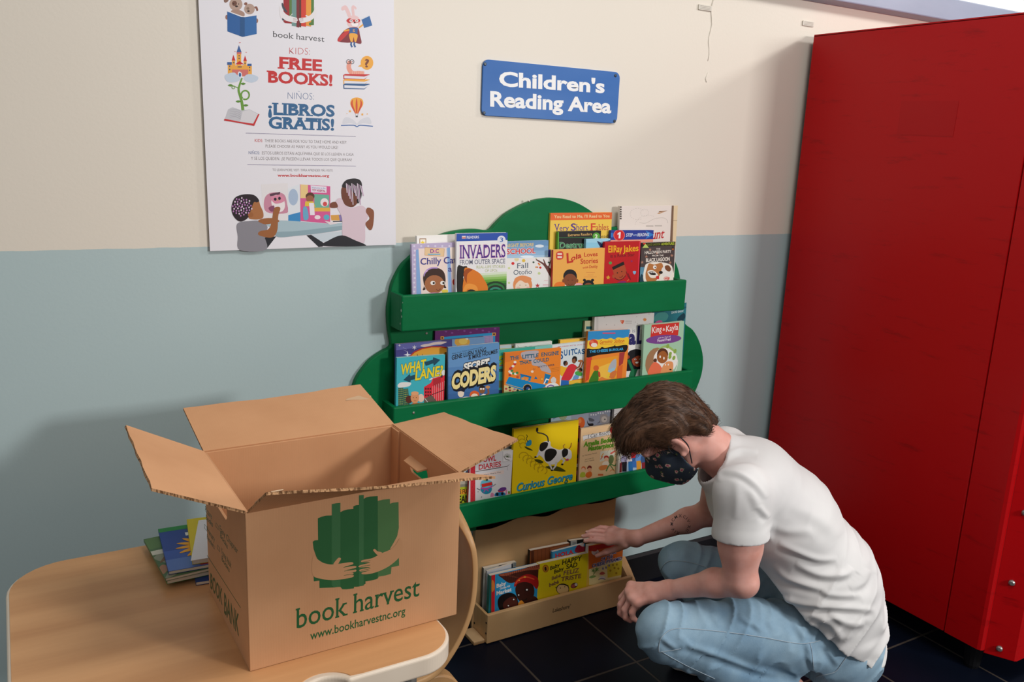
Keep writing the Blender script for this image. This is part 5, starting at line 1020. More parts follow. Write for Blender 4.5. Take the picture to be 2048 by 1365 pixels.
flat_book('picture_book', 'leafy green book sticking out left under the sunflower book', (.214, -.482), .19, .195, 4, z, .006, '4f6f48', art); z += .0065
def art(a):
    a.R('5a7ac0', 0, 0, .2, .05); a.R('3c5cae', 0, .05, .2, .09); a.R('2c8a44', 0, .185, .2, .21)
    cx, cy = .085, .095
    for k in range(16):
        t = math.radians(k * 22.5); a.S('eba51e', [(cx, cy), (cx + .035 * math.cos(t - .2), cy + .035 * math.sin(t - .2)), (cx + .062 * math.cos(t), cy + .062 * math.sin(t)), (cx + .035 * math.cos(t + .2), cy + .035 * math.sin(t + .2))], 3)
    a.E('4a2a14', cx, cy, .024); a.R('e8eaf0', .05, .15, .058, .166); a.R('e8eaf0', .062, .15, .07, .154); a.R('b02a44', .06, .004, .2, .012)
flat_book('picture_book', 'blue book with a big yellow sunflower on the table pile', (.222, -.470), .17, .205, -3, z, .007, '2c4894', art); z += .0075
flat_book('paperback_book', 'plain bright yellow book lying across the sunflower book', (.268, -.462), .12, .195, -7, z, .012, 'd9c414'); z += .0125
mb = MB(); mb.prism([(.264, -.470, z + .0002), (.325, -.474, z + .0002), (.372, -.292, z + .0002), (.313, -.288, z + .0002)], (0, 0, .0006))
tag(mb.build('paper_sheet', flat('e6e6ea', .7)), 'white sheet of paper lying on top of the table pile', 'paper')

# ------------------------------------------------------------------ paper poster on the wall
PY = -.0075
pc = [(.4135, 1.1985), (.888, 1.2035), (.8755, 1.822), (.4085, 1.817)]
mb = MB(); mb.prism([(x, PY, z) for x, z in pc], (0, .0006, 0))
POSTER = mb.build('paper_poster', flat('e6e4ea', .45, .3), loc=(.648, PY, 1.51))
tag(POSTER, 'large white paper poster with red and blue bilingual lettering on the wall', 'poster')
a = Art(crop(380, 0, 4.707, on_wall_face(PY)))
O = 1176.75
RD, BL, YL, NV = 'c62a2c', '2f6390', 'eda83a', '2a5a94'
# two puppies reading
a.E('b59a8c', 432, 40, 62, 62); a.S('8a6a5c', [(318, 5), (335, -25), (370, -20), (355, 15), (330, 25)]); a.E('6f4a3c', 418, 32, 24, 24); a.E('2a1a16', 438, 60, 14, 9); a.E('2a1a16', 410, 35, 5); a.E('2a1a16', 458, 38, 5); a.S('a8887a', [(390, 100), (450, 90), (510, 120), (500, 160), (400, 150)])
a.E('b59a8c', 560, 85, 50, 50); a.S('8a5a4c', [(508, 40), (520, 22), (540, 28), (530, 50)]); a.S('8a5a4c', [(605, 65), (630, 62), (642, 95), (628, 105), (620, 85)]); a.E('2a1a16', 550, 105, 12, 8); a.E('8a7060', 545, 80, 14, 13)
a.E('9a7060', 346, 162, 14, 22); a.E('9a7060', 628, 195, 14, 22)
a.P('e8e6ea', [(350, 100), (500, 155), (625, 138), (625, 160), (500, 170), (350, 115)]); a.P('2a5f9e', [(350, 108), (495, 165), (495, 348), (352, 296)]); a.P('2f69a8', [(495, 165), (626, 145), (628, 320), (495, 348)]); a.P('245488', [(470, 158), (515, 162), (515, 345), (470, 340)])
# book tree hugged by arms
for x0, x1, c, y1 in ((880, 935, '9a2026', 215), (935, 958, '5a7a3a', 225), (958, 1002, '6d928e', 250), (1002, 1028, '7a1e28', 260), (1028, 1046, '5a2a22', 258), (1046, 1092, 'd23a2a', 252), (1092, 1140, 'e89a3a', 250), (1140, 1166, '4f7a34', 232)): a.P(c, [(x0, -20), (x1, -20), (x1, y1), (x0, y1 - 6)])
a.S('3f4650', [(862, 35), (875, 30), (885, 60), (915, 110), (900, 115), (872, 80)])
a.S('e6e2e4', [(840, 60), (866, 90), (900, 130), (940, 150), (960, 128), (965, 136), (950, 152), (1005, 168), (1008, 180), (1016, 190), (1005, 202), (1000, 215), (940, 205), (880, 185), (850, 160)], 4); a.S('e6e2e4', [(1180, 60), (1160, 110), (1120, 150), (1095, 142), (1085, 150), (1095, 162), (1030, 172), (1026, 185), (1032, 200), (1042, 216), (1090, 210), (1150, 185), (1190, 130)], 4)
a.P('3f4650', [(866, 170), (890, 182), (880, 195), (868, 190)]); a.P('4f7a34', [(1120, 215), (1166, 200), (1166, 235), (1120, 238)]); a.P('9a2026', [(886, 192), (960, 212), (950, 222), (890, 216)])
for y in (180, 190, 201): a.L('8a2a28', 2.5, [(970, y - 3), (1004, y)]); a.L('8a2a28', 2.5, [(1036, y), (1066, y - 5)])
a.T('2c2c30', 'book harvest', 780, 348, 1264, 394, 58, -.004, 0, .03)
# rabbit in a cape
a.S('e8c4c4', [(1440, 100), (1425, 90), (1432, 62), (1470, 52), (1500, 100), (1515, 150), (1490, 160), (1460, 95)]); a.S('e8c4c4', [(1530, 150), (1520, 70), (1540, 50), (1568, 75), (1560, 90), (1545, 80), (1550, 150)]); a.E('e8c4c4', 1540, 205, 64, 62); a.S(RD, [(1472, 195), (1500, 172), (1540, 185), (1590, 180), (1602, 200), (1570, 215), (1540, 205), (1500, 218)])
for x in (1516, 1570): a.E('f0eeee', x, 196, 15, 14); a.E('26242a', x, 196, 6)
a.E('26242a', 1550, 212, 9, 6); a.S('f2eeee', [(1520, 215), (1550, 225), (1580, 215), (1575, 245), (1530, 245)])
a.S('7e1f2c', [(1500, 262), (1580, 262), (1600, 330), (1612, 410), (1540, 400), (1470, 402), (1388, 382), (1440, 300)]); a.S(RD, [(1388, 382), (1420, 330), (1490, 280), (1500, 300), (1420, 385)]); a.P('2a5a9a', [(1500, 260), (1580, 262), (1575, 325), (1498, 318)]); a.S(YL, [(1500, 318), (1575, 325), (1565, 390), (1550, 395), (1540, 350), (1530, 395), (1512, 390)]); a.T(YL, 'S', 1532, 300, 1552, 300, 24, .02)
a.L(YL, 14, [(1450, 292), (1500, 280)]); a.L(YL, 14, [(1590, 262), (1632, 230)]); a.L(NV, 15, [(1520, 395), (1515, 420), (1526, 445)]); a.L(NV, 15, [(1550, 395), (1545, 420), (1556, 445)]); a.P('2a66a6', [(1612, 178), (1690, 150), (1716, 240), (1640, 264)]); a.P('d8dce4', [(1612, 178), (1685, 143), (1690, 150), (1614, 186)])
a.T(RD, 'KIDS:', 935, 510, 1128, 516, 68, -.022); a.T(RD, 'FREE', 825, 640, 1243, 668, 110, .035, 0, .075); a.T(RD, 'BOOKS!', 722, 772, 1340, 808, 110, .035, 0, .075)
a.T('3a5f90', 'NIÑOS:', 920, 932, 1166, 940, 68, -.022); a.T(BL, '¡LIBROS', 735, 1076, 1362, 1096, 112, .035, 0, .075); a.T(BL, 'GRATIS!', 740, 1206, 1356, 1226, 112, .035, 0, .075)
# generic fairy-tale castle on a cloud, beanstalk and open book
for x0, x1, y0 in ((356, 390, 610), (545, 582, 620), (395, 425, 570), (505, 532, 575), (440, 482, 500)): a.R('eba845', x0, y0, x1, 715)
a.R('eba845', 390, 615, 550, 720); a.P('d0706a', [(395, 655), (550, 655), (545, 720), (400, 715)]); a.R('d0706a', 440, 490, 484, 510)
for q, c in (([(438, 492), (460, 425), (486, 492)], '3a5f9a'), ([(392, 570), (408, 515), (428, 570)], RD), ([(502, 575), (518, 522), (536, 575)], RD), ([(424, 606), (466, 574), (508, 606)], RD), ([(350, 612), (350, 585), (395, 585), (392, 612)], '3a5f9a'), ([(540, 622), (540, 600), (580, 600), (580, 622)], '3a5f9a'), ([(460, 400), (482, 398), (475, 406), (460, 406)], 'd0706a'), ([(412, 484), (432, 482), (425, 490)], 'd0706a'), ([(518, 492), (538, 490), (530, 498)], 'd0706a')): a.P(c, q)
for x, y in ((462, 525), (462, 550), (412, 590), (518, 596), (374, 625), (374, 655), (562, 635), (562, 662), (454, 630), (467, 630), (480, 630)): a.E('2a3a5a', x, y, 5, 8)
a.S('e4e8f0', [(450, 725), (455, 680), (470, 675), (486, 690), (486, 728)]); a.E('3a6aa0', 470, 705, 12, 20)
a.S('c3d0e0', [(335, 750), (330, 710), (370, 690), (420, 685), (450, 715), (480, 740), (440, 770), (370, 775)]); a.S('c3d0e0', [(505, 740), (530, 705), (580, 700), (640, 725), (630, 760), (580, 778), (530, 765)])
a.L('6a9a3a', [14, 22, 30], [(490, 735), (470, 790), (458, 850), (480, 930), (494, 1000), (500, 1075)], 5); a.A('6a9a3a', 14, 520, 895, 38, -230, 120, 42); a.L('6a9a3a', 8, [(455, 830), (420, 815), (370, 805)], 4); a.A('6a9a3a', 6, 408, 822, 14, 0, 330)
for x, y in ((500, 788), (380, 803), (455, 955), (525, 992)): a.S('5c8a34', [(x - 24, y), (x, y - 10), (x + 24, y), (x, y + 12)])
a.P('c2c2c8', [(360, 1030), (400, 1010), (490, 1040), (560, 1030), (650, 1075), (595, 1170), (470, 1150), (330, 1120)]); a.P('d6d4d8', [(495, 1050), (560, 1035), (645, 1078), (590, 1165), (470, 1145)])
for k in range(5): a.L('a8a6ae', 3, [(375, 1040 + 16 * k), (430, 1030 + 17 * k), (480, 1052 + 18 * k)], 3)
a.P(RD, [(325, 1118), (470, 1148), (595, 1165), (640, 1075), (654, 1075), (604, 1186), (470, 1160), (320, 1135)])
# worm on books with a speech bubble
a.L('e89a86', [40, 42, 44, 44, 36], [(1505, 575), (1495, 640), (1530, 690), (1590, 690), (1640, 692)], 5)
for k in range(6): a.L('f0b8a4', 6, [(1530 + 20 * k, 668), (1528 + 20 * k, 710)])
for x in (1492, 1524): a.A('3a3038', 5, x, 582, 20, 0, 360); a.E('3a3038', x + 4, 582, 4)
a.E(YL, 1666, 592, 60, 66); a.P(YL, [(1620, 600), (1580, 625), (1635, 635)]); a.T('7a3a20', '?', 1644, 632, 1686, 632, 78, .03)
for y, c in ((700, RD), (748, YL), (790, '2f5a8a')): a.P(c, [(1442, y + 8), (1460, y - 4), (1690, y), (1690, y + 8), (1640, y + 52), (1445, y + 46)]); a.P('dfe0e8', [(1452, y + 12), (1640, y + 22), (1688, y + 6), (1688, y + 14), (1640, y + 44), (1452, y + 38)])
# balloon over an open book
a.S(YL, [(1510, 985), (1520, 935), (1568, 918), (1620, 935), (1630, 985), (1590, 1050), (1580, 1068), (1560, 1068), (1545, 1050)])
for k in (-1, 0, 1): a.S('d0452a', [(1568 + k * 36, 925 + abs(k) * 12), (1568 + k * 44 + 9, 985), (1570 + k * 14 + 4, 1062), (1568 + k * 14 - 4, 1062), (1568 + k * 44 - 9, 985)])
a.R('4a4a50', 1560, 1090, 1580, 1104); a.L('6a6a6a', 2, [(1556, 1068), (1562, 1092)]); a.L('6a6a6a', 2, [(1584, 1068), (1578, 1092)])
for x, y, r in ((1506, 1048, 12), (1622, 1078, 12), (1668, 1074, 7), (1478, 1070, 5)): a.star(YL, x, y, r * 1.3)
for s in (-1, 1): a.S('d5d6de', [(1572, 1175), (1572 + s * 40, 1125), (1572 + s * 110, 1105), (1572 + s * 135, 1165), (1572 + s * 60, 1160)])
a.L('3f6aa8', 9, [(1422, 1182), (1540, 1180), (1572, 1194), (1604, 1180), (1722, 1190)], 3)
a.L('6a6488', 4, [(525, 1254), (1560, 1286)])
D = '5a4a44'
a.T(RD, 'KIDS:', 610, O + 160, 686, O + 162, 30); a.T(D, 'THESE BOOKS ARE FOR YOU TO TAKE HOME AND KEEP.', 702, O + 162, 1476, O + 178, 30, -.012); a.T(D, 'PLEASE CHOOSE AS MANY AS YOU WOULD LIKE!', 712, O + 213, 1392, O + 226, 30, -.012)
a.T('5a6a94', 'NIÑOS:', 552, O + 275, 655, O + 276, 30); a.T(D, 'ESTOS LIBROS ESTÁN AQUÍ PARA QUE SE LOS LLEVEN A CASA', 678, O + 277, 1540, O + 292, 30, -.012); a.T(D, 'Y SE LOS QUEDEN. ¡SE PUEDEN LLEVAR TODOS LOS QUE QUIERAN!', 575, O + 328, 1522, O + 342, 30, -.012)
a.L('6a6488', 4, [(540, O + 374), (1562, O + 388)]); a.T(D, 'TO LEARN MORE, VISIT / PARA APRENDER MÁS VISITE:', 776, O + 434, 1346, O + 440, 24, -.012); a.T(RD, 'www.bookharvestnc.org', 822, O + 486, 1312, O + 490, 26, .025, 0, .05)
# photograph of two children at a round table
def oo(p): return [(x, y + O) for x, y in p]
a.P('c9d4dc', oo([(1090, 1040), (1430, 1000), (1440, 1040), (1330, 1100), (1180, 1105)])); a.P('26262c', oo([(1095, 1040), (1140, 1035), (1255, 1110), (1250, 1146), (1210, 1150)])); a.P('26262c', oo([(700, 1060), (812, 1050), (720, 1170), (690, 1170)]))
a.P('e4e0e2', oo([(670, 560), (920, 548), (925, 900), (690, 900)])); a.S('c98aa0', oo([(700, 700), (760, 640), (880, 650), (915, 750), (910, 830), (720, 820)])); a.P('5a3a4a', oo([(750, 650), (850, 630), (845, 655), (755, 672)])); a.E('ece4e4', 830, O + 740, 62, 84, -20); a.S('d98aa4', oo([(760, 690), (800, 665), (850, 660), (890, 700), (870, 730), (800, 740)]))
for x, y in ((802, 700), (842, 692)): a.E('26202a', x, O + y, 13, 15)
a.E('c9a050', 825, O + 708, 7); a.S('8a4a6a', oo([(740, 780), (790, 760), (790, 810), (760, 815)]))
a.P('dfe4ea', oo([(920, 600), (1040, 555), (1040, 910), (925, 950)])); a.E('a9bcd4', 972, O + 680, 46, 78); a.P('3a8ac4', oo([(925, 850), (1040, 820), (1040, 912), (925, 950)]))
a.P('d55a92', oo([(1035, 560), (1320, 578), (1320, 930), (1040, 905)])); a.P('e6e0ec', oo([(1135, 570), (1285, 580), (1285, 640), (1140, 635)])); a.T('4a7ab0', 'Welcome to the', 1145, O + 598, 1275, O + 604, 16); a.T('b02a5a', 'TOY HOSPITAL', 1150, O + 624, 1274, O + 632, 20, .03)
a.P('e8c88a', oo([(1040, 560), (1110, 565), (1110, 690), (1040, 690)])); a.P('6fb09a', oo([(1170, 650), (1310, 660), (1310, 780), (1170, 780)])); a.R('e0b04a', 1170, O + 780, 1318, O + 815); a.E('5a3424', 1130, O + 672, 42, 36); a.E('9a6040', 1128, O + 695, 36, 32); a.P('e0c040', oo([(1085, 720), (1160, 720), (1180, 770), (1080, 765)])); a.P('ece4ec', oo([(1120, 735), (1165, 735), (1175, 850), (1130, 850)])); a.S('6aa8c8', oo([(1065, 780), (1100, 780), (1115, 880), (1070, 890)])); a.E('ece0e4', 1265, O + 730, 38, 40); a.E('d04a4a', 1270, O + 745, 20, 22); a.E('ece0e4', 1200, O + 870, 28, 20); a.E('5ab0c8', 1285, O + 870, 28, 26)
a.P('d9a04a', oo([(1325, 850), (1420, 845), (1430, 900), (1330, 900)])); a.P('8a7ab0', oo([(1400, 848), (1500, 842), (1505, 895), (1410, 905)])); a.P('5ab4c4', oo([(1490, 845), (1580, 850), (1580, 890), (1500, 895)])); a.L('3a3a40', 8, oo([(1345, 910), (1560, 905), (1590, 895)]))
a.S('a9c0c9', oo([(700, 925), (830, 900), (1040, 910), (1340, 930), (1560, 905), (1560, 960), (1300, 1010), (1000, 1045), (830, 1055), (800, 990)])); a.S('8fa8b2', oo([(815, 1010), (1000, 1000), (1300, 965), (1560, 935), (1556, 962), (1300, 1010), (1000, 1045), (830, 1056)])); a.P('e2d6da', oo([(1265, 905), (1400, 925), (1320, 942)]))
# child on the left
a.S('8a8890', oo([(445, 930), (560, 905), (660, 905), (730, 960), (700, 1040), (715, 1175), (470, 1180), (450, 1050)])); a.S('9c6238', oo([(660, 1000), (740, 980), (770, 900), (790, 790), (830, 770), (850, 790), (830, 860), (820, 1000), (770, 1060), (680, 1050), (640, 1030)])); a.S('9c6238', oo([(640, 905), (700, 880), (800, 880), (840, 910), (760, 930), (700, 935)]))
a.S('a96e42', oo([(560, 700), (640, 710), (662, 760), (690, 830), (680, 880), (600, 890), (545, 860)])); a.S('2a2026', oo([(390, 780), (420, 690), (500, 655), (600, 660), (650, 710), (630, 730), (600, 730), (570, 810), (540, 880), (470, 910), (410, 860)])); a.E('9c6238', 570, O + 846, 26, 24)
for i in range(44): t = i * 2.399; r = math.sqrt(i / 44); a.E('b47ab4' if i % 3 else 'e0cce0', 490 + 95 * r * math.cos(t), O + 770 + 90 * r * math.sin(t), 7, 9)
# child on the right
a.S('d9c4ce', oo([(1370, 720), (1420, 690), (1500, 780), (1620, 760), (1680, 840), (1650, 940), (1640, 1110), (1540, 1080), (1440, 1060), (1430, 880), (1385, 780)])); a.S('26262c', oo([(1250, 1140), (1300, 1090), (1430, 1040), (1560, 1090), (1635, 1120), (1625, 1140)])); a.S('7a4630', oo([(1320, 740), (1370, 725), (1390, 775), (1325, 780)])); a.S('8a5236', oo([(1650, 930), (1690, 880), (1655, 820), (1670, 780), (1710, 790), (1732, 830), (1720, 960), (1690, 990)]))
a.S('6e3c28', oo([(1430, 590), (1490, 560), (1560, 610), (1590, 700), (1540, 770), (1470, 760), (1440, 720), (1425, 660)])); a.S('201a1e', oo([(1430, 580), (1470, 520), (1560, 505), (1615, 545), (1612, 680), (1580, 740), (1560, 690), (1540, 640), (1480, 600)])); a.E('6e3c28', 1556, O + 690, 20, 24)
for i in range(12): a.L('c9a9c4' if i % 2 else 'e0d4e0', 7, oo([(1470 + 13 * i, 550 + (i % 4) * 8), (1478 + 14 * i, 640 + (i % 5) * 28)]))
emit_wall(a, 'printed_design', PY, POSTER)

# ------------------------------------------------------------------ the crouching person (distance fields polygonised as one skin each)
FW = Vector((-.859, .512, 0)); RT = Vector((.512, .859, 0))       # facing direction, and his right-hand side (away from the camera)
PA = onZ(1575, 1362, .17)                                          # left ankle
def P_(x, y, a):                                                   # pixel on the upright body plane a metres to his right
    q = onPlane(x, y, PA + RT * a, RT); d = q - PA; return np.array([d.dot(FW), a, q.z])
def Y_(x, y, Y):
    q = onY(x, y, Y); d = q - PA; return np.array([d.dot(FW), d.dot(RT), q.z])
def to_world(v):
    v = np.asarray(v); o = np.array([PA.x, PA.y, 0.0])
    return o + v[..., 0:1] * np.array(FW) + v[..., 1:2] * np.array(RT) + v[..., 2:3] * np.array([0, 0, 1.0])
_rs = np.random.RandomState(7); _tab = _rs.rand(32, 32, 32).astype(np.float32)
def vnoise(x, y, z):
    xi, yi, zi = np.floor(x).astype(int), np.floor(y).astype(int), np.floor(z).astype(int)
    fx, fy, fz = x - xi, y - yi, z - zi
    fx, fy, fz = fx * fx * (3 - 2 * fx), fy * fy * (3 - 2 * fy), fz * fz * (3 - 2 * fz); r = 0
    for i in (0, 1):
        for j in (0, 1):
            for k in (0, 1):
                r = r + _tab[(xi + i) & 31, (yi + j) & 31, (zi + k) & 31] * (fx if i else 1 - fx) * (fy if j else 1 - fy) * (fz if k else 1 - fz)
    return r
class Field:
    def __init__(s, lo, hi, h):
        s.lo = np.array(lo, float); s.h = h; s.n = np.ceil((np.array(hi) - s.lo) / h).astype(int) + 1
        s.d = np.full(s.n, .2, np.float32)
    def win(s, lo, hi, m):
        i0 = np.maximum(np.floor((np.array(lo) - m - s.lo) / s.h).astype(int), 0); i1 = np.minimum(np.ceil((np.array(hi) + m - s.lo) / s.h).astype(int) + 1, s.n)
        if (i1 <= i0).any(): return None
        ax = [s.lo[k] + np.arange(i0[k], i1[k], dtype=np.float32) * s.h for k in range(3)]
        return (slice(i0[0], i1[0]), slice(i0[1], i1[1]), slice(i0[2], i1[2])), ax[0][:, None, None].astype(np.float32), ax[1][None, :, None].astype(np.float32), ax[2][None, None, :].astype(np.float32)
    def mix(s, sl, d, k, op='u'):
        o = s.d[sl]
        if op == 's': d = -d; o2 = np.maximum(o, d); h = np.maximum(k - np.abs(o - d), 0) / k if k else 0; s.d[sl] = o2 + h * h * k * .25; return
        h = np.maximum(k - np.abs(o - d), 0) / k if k else 0
        s.d[sl] = np.minimum(o, d) - h * h * k * .25
    def cone(s, a, b, ra, rb, k=.02, sa=1.0, op='u', disp=None):
        """tapered capsule; sa stretches its section sideways (along the second axis)"""
        a, b = np.array(a, float), np.array(b, float); m = max(ra, rb)
        w = s.win(np.minimum(a, b) - [m, m * sa, m], np.maximum(a, b) + [m, m * sa, m], k + 3 * s.h)
        if w is None: return
        sl, X, Y, Z = w; v = b - a; ac = (a[1] + b[1]) / 2
        vy = v[1]
        dx, dy, dz = X - a[0], Y - a[1], Z - a[2]
        t = np.clip((dx * v[0] + dy * vy + dz * v[2]) / max(v @ v, 1e-9), 0, 1)
        r = ra + (rb - ra) * t
        d = np.sqrt((dx - v[0] * t) ** 2 + ((dy - vy * t) / sa) ** 2 + (dz - v[2] * t) ** 2) - r
        if disp is not None: d = d + disp(X, Y, Z)
        s.mix(sl, d.astype(np.float32), k, op)
    def chain(s, pts, rad, k=.02, **kw):
        for i in range(len(pts) - 1): s.cone(pts[i], pts[i + 1], rad[i], rad[i + 1], k, **kw)
    def ell(s, c, R, ax, k=.02, op='u', disp=None):
        """ellipsoid with semi-axes R along the three unit axes ax"""
        c = np.array(c, float); ext = np.sqrt(sum((R[i] * np.abs(np.array(ax[i]))) ** 2 for i in range(3)))
        w = s.win(c - ext, c + ext, k + 3 * s.h)
        if w is None: return
        sl, X, Y, Z = w; q0 = q1 = 0
        for i in range(3):
            u = (X - c[0]) * ax[i][0] + (Y - c[1]) * ax[i][1] + (Z - c[2]) * ax[i][2]
            q0 = q0 + (u / R[i]) ** 2; q1 = q1 + (u / R[i] ** 2) ** 2
        q0 = np.sqrt(q0); q1 = np.sqrt(q1) + 1e-6; d = q0 * (q0 - 1) / q1
        if disp is not None: d = d + disp(X, Y, Z)
        s.mix(sl, d.astype(np.float32), k, op)
    def grid(s):
        return [(s.lo[k] + np.arange(s.n[k], dtype=np.float32) * s.h).reshape([-1 if i == k else 1 for i in range(3)]) for k in range(3)]
    def cut(s, p, n):
        """keep the side the normal n points away from"""
        X, Y, Z = s.grid(); n = np.array(n, float); n /= np.linalg.norm(n)
        s.d = np.maximum(s.d, ((X - p[0]) * n[0] + (Y - p[1]) * n[1] + (Z - p[2]) * n[2]).astype(np.float32))
    def mesh(s, name, mats, parent=None, relax=2):
        d = s.d; ins = d < 0
        c = ins[:-1, :-1, :-1].astype(np.int8)
        cnt = np.zeros(c.shape, np.int8)
        for i in (0, 1):
            for j in (0, 1):
                for k in (0, 1): cnt += ins[i:d.shape[0] - 1 + i, j:d.shape[1] - 1 + j, k:d.shape[2] - 1 + k]
        act = (cnt > 0) & (cnt < 8); I, J, K = np.nonzero(act); idx = np.full(act.shape, -1, np.int32); idx[I, J, K] = np.arange(len(I))
        acc = np.zeros((len(I), 3)); num = np.zeros(len(I))
        for axis in range(3):
            for u in (0, 1):
                for v in (0, 1):
                    o = [0, 0, 0]; oth = [k for k in range(3) if k != axis]; o[oth[0]] = u; o[oth[1]] = v
                    e = list(o); e[axis] = 1
                    d0 = d[I + o[0], J + o[1], K + o[2]]; d1 = d[I + e[0], J + e[1], K + e[2]]; m = (d0 < 0) != (d1 < 0)
                    t = np.where(m, d0 / np.where(m, d0 - d1, 1), 0); p = np.tile(np.array(o, float), (len(I), 1)); p[:, axis] = t
                    acc[m] += p[m]; num += m
        V = s.lo + (np.stack([I, J, K], 1) + acc / num[:, None]) * s.h
        Q = []
        for axis in range(3):
            a, b = [k for k in range(3) if k != axis]
            lo = [slice(None)] * 3; hi = [slice(None)] * 3; lo[axis] = slice(0, -1); hi[axis] = slice(1, None)
            ch = ins[tuple(lo)] != ins[tuple(hi)]; E = np.stack(np.nonzero(ch), 1)
            ok = (E[:, a] > 0) & (E[:, b] > 0) & (E[:, a] < d.shape[a] - 1) & (E[:, b] < d.shape[b] - 1); E = E[ok]
            def cell(da, db):
                q = E.copy(); q[:, a] -= da; q[:, b] -= db; return idx[q[:, 0], q[:, 1], q[:, 2]]
            q = np.stack([cell(1, 1), cell(0, 1), cell(0, 0), cell(1, 0)], 1)
            sg = ins[E[:, 0], E[:, 1], E[:, 2]]
            flip = sg if axis != 1 else ~sg
            q[flip] = q[flip][:, ::-1]; Q.append(q)
        Q = np.concatenate(Q); Q = Q[(Q >= 0).all(1)]
        for _ in range(relax):                       # light smoothing of voxel stair steps
            A = np.zeros_like(V); N = np.zeros(len(V))
            for k in range(4):
                np.add.at(A, Q[:, k], V[Q[:, (k + 1) % 4]]); np.add.at(N, Q[:, k], 1)
            V = V * .45 + A / np.maximum(N, 1)[:, None] * .55
        Wv = to_world(V); me = bpy.data.meshes.new(name)
        me.vertices.add(len(Wv)); me.vertices.foreach_set('co', Wv.astype(np.float32).ravel())
        me.loops.add(len(Q) * 4); me.loops.foreach_set('vertex_index', Q.astype(np.int32).ravel())
        me.polygons.add(len(Q)); me.polygons.foreach_set('loop_start', np.arange(0, len(Q) * 4, 4, dtype=np.int32))
        me.polygons.foreach_set('use_smooth', np.ones(len(Q), bool)); me.update(calc_edges=True); me.validate()
        for m in mats if isinstance(mats, (list, tuple)) else [mats]: me.materials.append(m)
        o = bpy.data.objects.new(name, me); COL.objects.link(o)
        if parent is not None: o.parent = parent; o.matrix_parent_inverse = parent_inv(parent)
        return o

def nrm(v): v = np.array(v, float); return v / np.linalg.norm(v)
# --- joints
HIP_L, HIP_R = P_(1632, 1268, .045), P_(1632, 1268, .045) + np.array([-.0, .18, .0])
PELV = P_(1648, 1248, .135)
KNE_L, ANK_L = P_(1330, 1264, -.02), P_(1580, 1380, .0)
KNE_R = P_(1366, 1130, .31); ANK_R = np.array([.045, .275, .12])
WAI, CHE, UPB, NEC = P_(1640, 1140, .135), P_(1565, 1030, .135), P_(1512, 960, .135), P_(1447, 915, .14)
SHO_L, ELB_L, WRI_L = P_(1482, 985, -.035), P_(1480, 1158, -.06), P_(1338, 1181, .055)
SHO_R = np.array([SHO_L[0] - .045, .305, SHO_L[2] - .02]); ELB_R, WRI_R = Y_(1424, 1024, -.345), Y_(1272, 1078, -.215)
HD = P_(1340, 855, .135)
f_h = nrm((.58, .20, -.79)); u_h = np.array([.75, 0, .65]); u_h = nrm(u_h - f_h * (u_h @ f_h)); l_h = nrm(np.cross(f_h, u_h)); l_h = l_h if l_h[1] < 0 else -l_h
AX = (l_h, f_h, u_h)
def hp(l, f, u): return HD + l_h * l + f_h * f + u_h * u

SKIN_M = noisy('skin', 'd89a8b', 'e4ac9f', (24, 24, 24), .5, .35, .06, 260, bdist=.0006)
_b = SKIN_M.node_tree.nodes['Principled BSDF']; _b.inputs['Subsurface Weight'].default_value = .12; _b.inputs['Subsurface Radius'].default_value = (.012, .004, .002); _b.inputs['Subsurface Scale'].default_value = .6
PERSON = empty('person', to_world(np.array([.05, .13, 0])), 'person in a white t-shirt, jeans and floral face mask crouching to reach the low books', 'person')

F = Field((-.30, -.16, -.01), (.62, .66, .93), .0028)
# torso, hidden under the shirt
F.chain([PELV + np.array([-.03, 0, -.02]), WAI + np.array([-.01, 0, 0]), CHE, UPB], [.072, .08, .092, .08], .04, sa=1.35)
F.cone(UPB, SHO_L, .07, .05, .04); F.cone(UPB, SHO_R, .07, .05, .04); F.cone(UPB, NEC, .07, .054, .03)
# legs, hidden under the jeans
F.chain([HIP_L, KNE_L], [.066, .046], .02); F.chain([KNE_L, (KNE_L * .6 + ANK_L * .4), ANK_L], [.044, .046, .036], .02)
F.chain([HIP_R, KNE_R], [.066, .046], .02); F.chain([KNE_R, (KNE_R * .6 + ANK_R * .4), ANK_R], [.044, .046, .036], .02)
TOE_L = ANK_L + np.array([.125, 0, 0]); TOE_L[2] = .028; BALL_L = ANK_L + np.array([.085, 0, 0]); BALL_L[2] = .03
TOE_R = ANK_R + np.array([.17, .015, 0]); TOE_R[2] = .03; BALL_R = ANK_R + np.array([.12, .01, 0]); BALL_R[2] = .032
F.cone(ANK_L, BALL_L, .032, .024, .02); F.cone(ANK_R, BALL_R, .032, .024, .02)
# left arm
F.chain([SHO_L, SHO_L * .4 + ELB_L * .6, ELB_L], [.052, .0485, .039], .025)
F.chain([ELB_L + np.array([-.012, 0, -.012]), ELB_L * .66 + WRI_L * .34, WRI_L], [.034, .0325, .0222], .02)
# right arm
F.chain([SHO_R, ELB_R], [.05, .041], .025); F.chain([ELB_R, ELB_R * .68 + WRI_R * .32, WRI_R], [.038, .0355, .0225], .02)
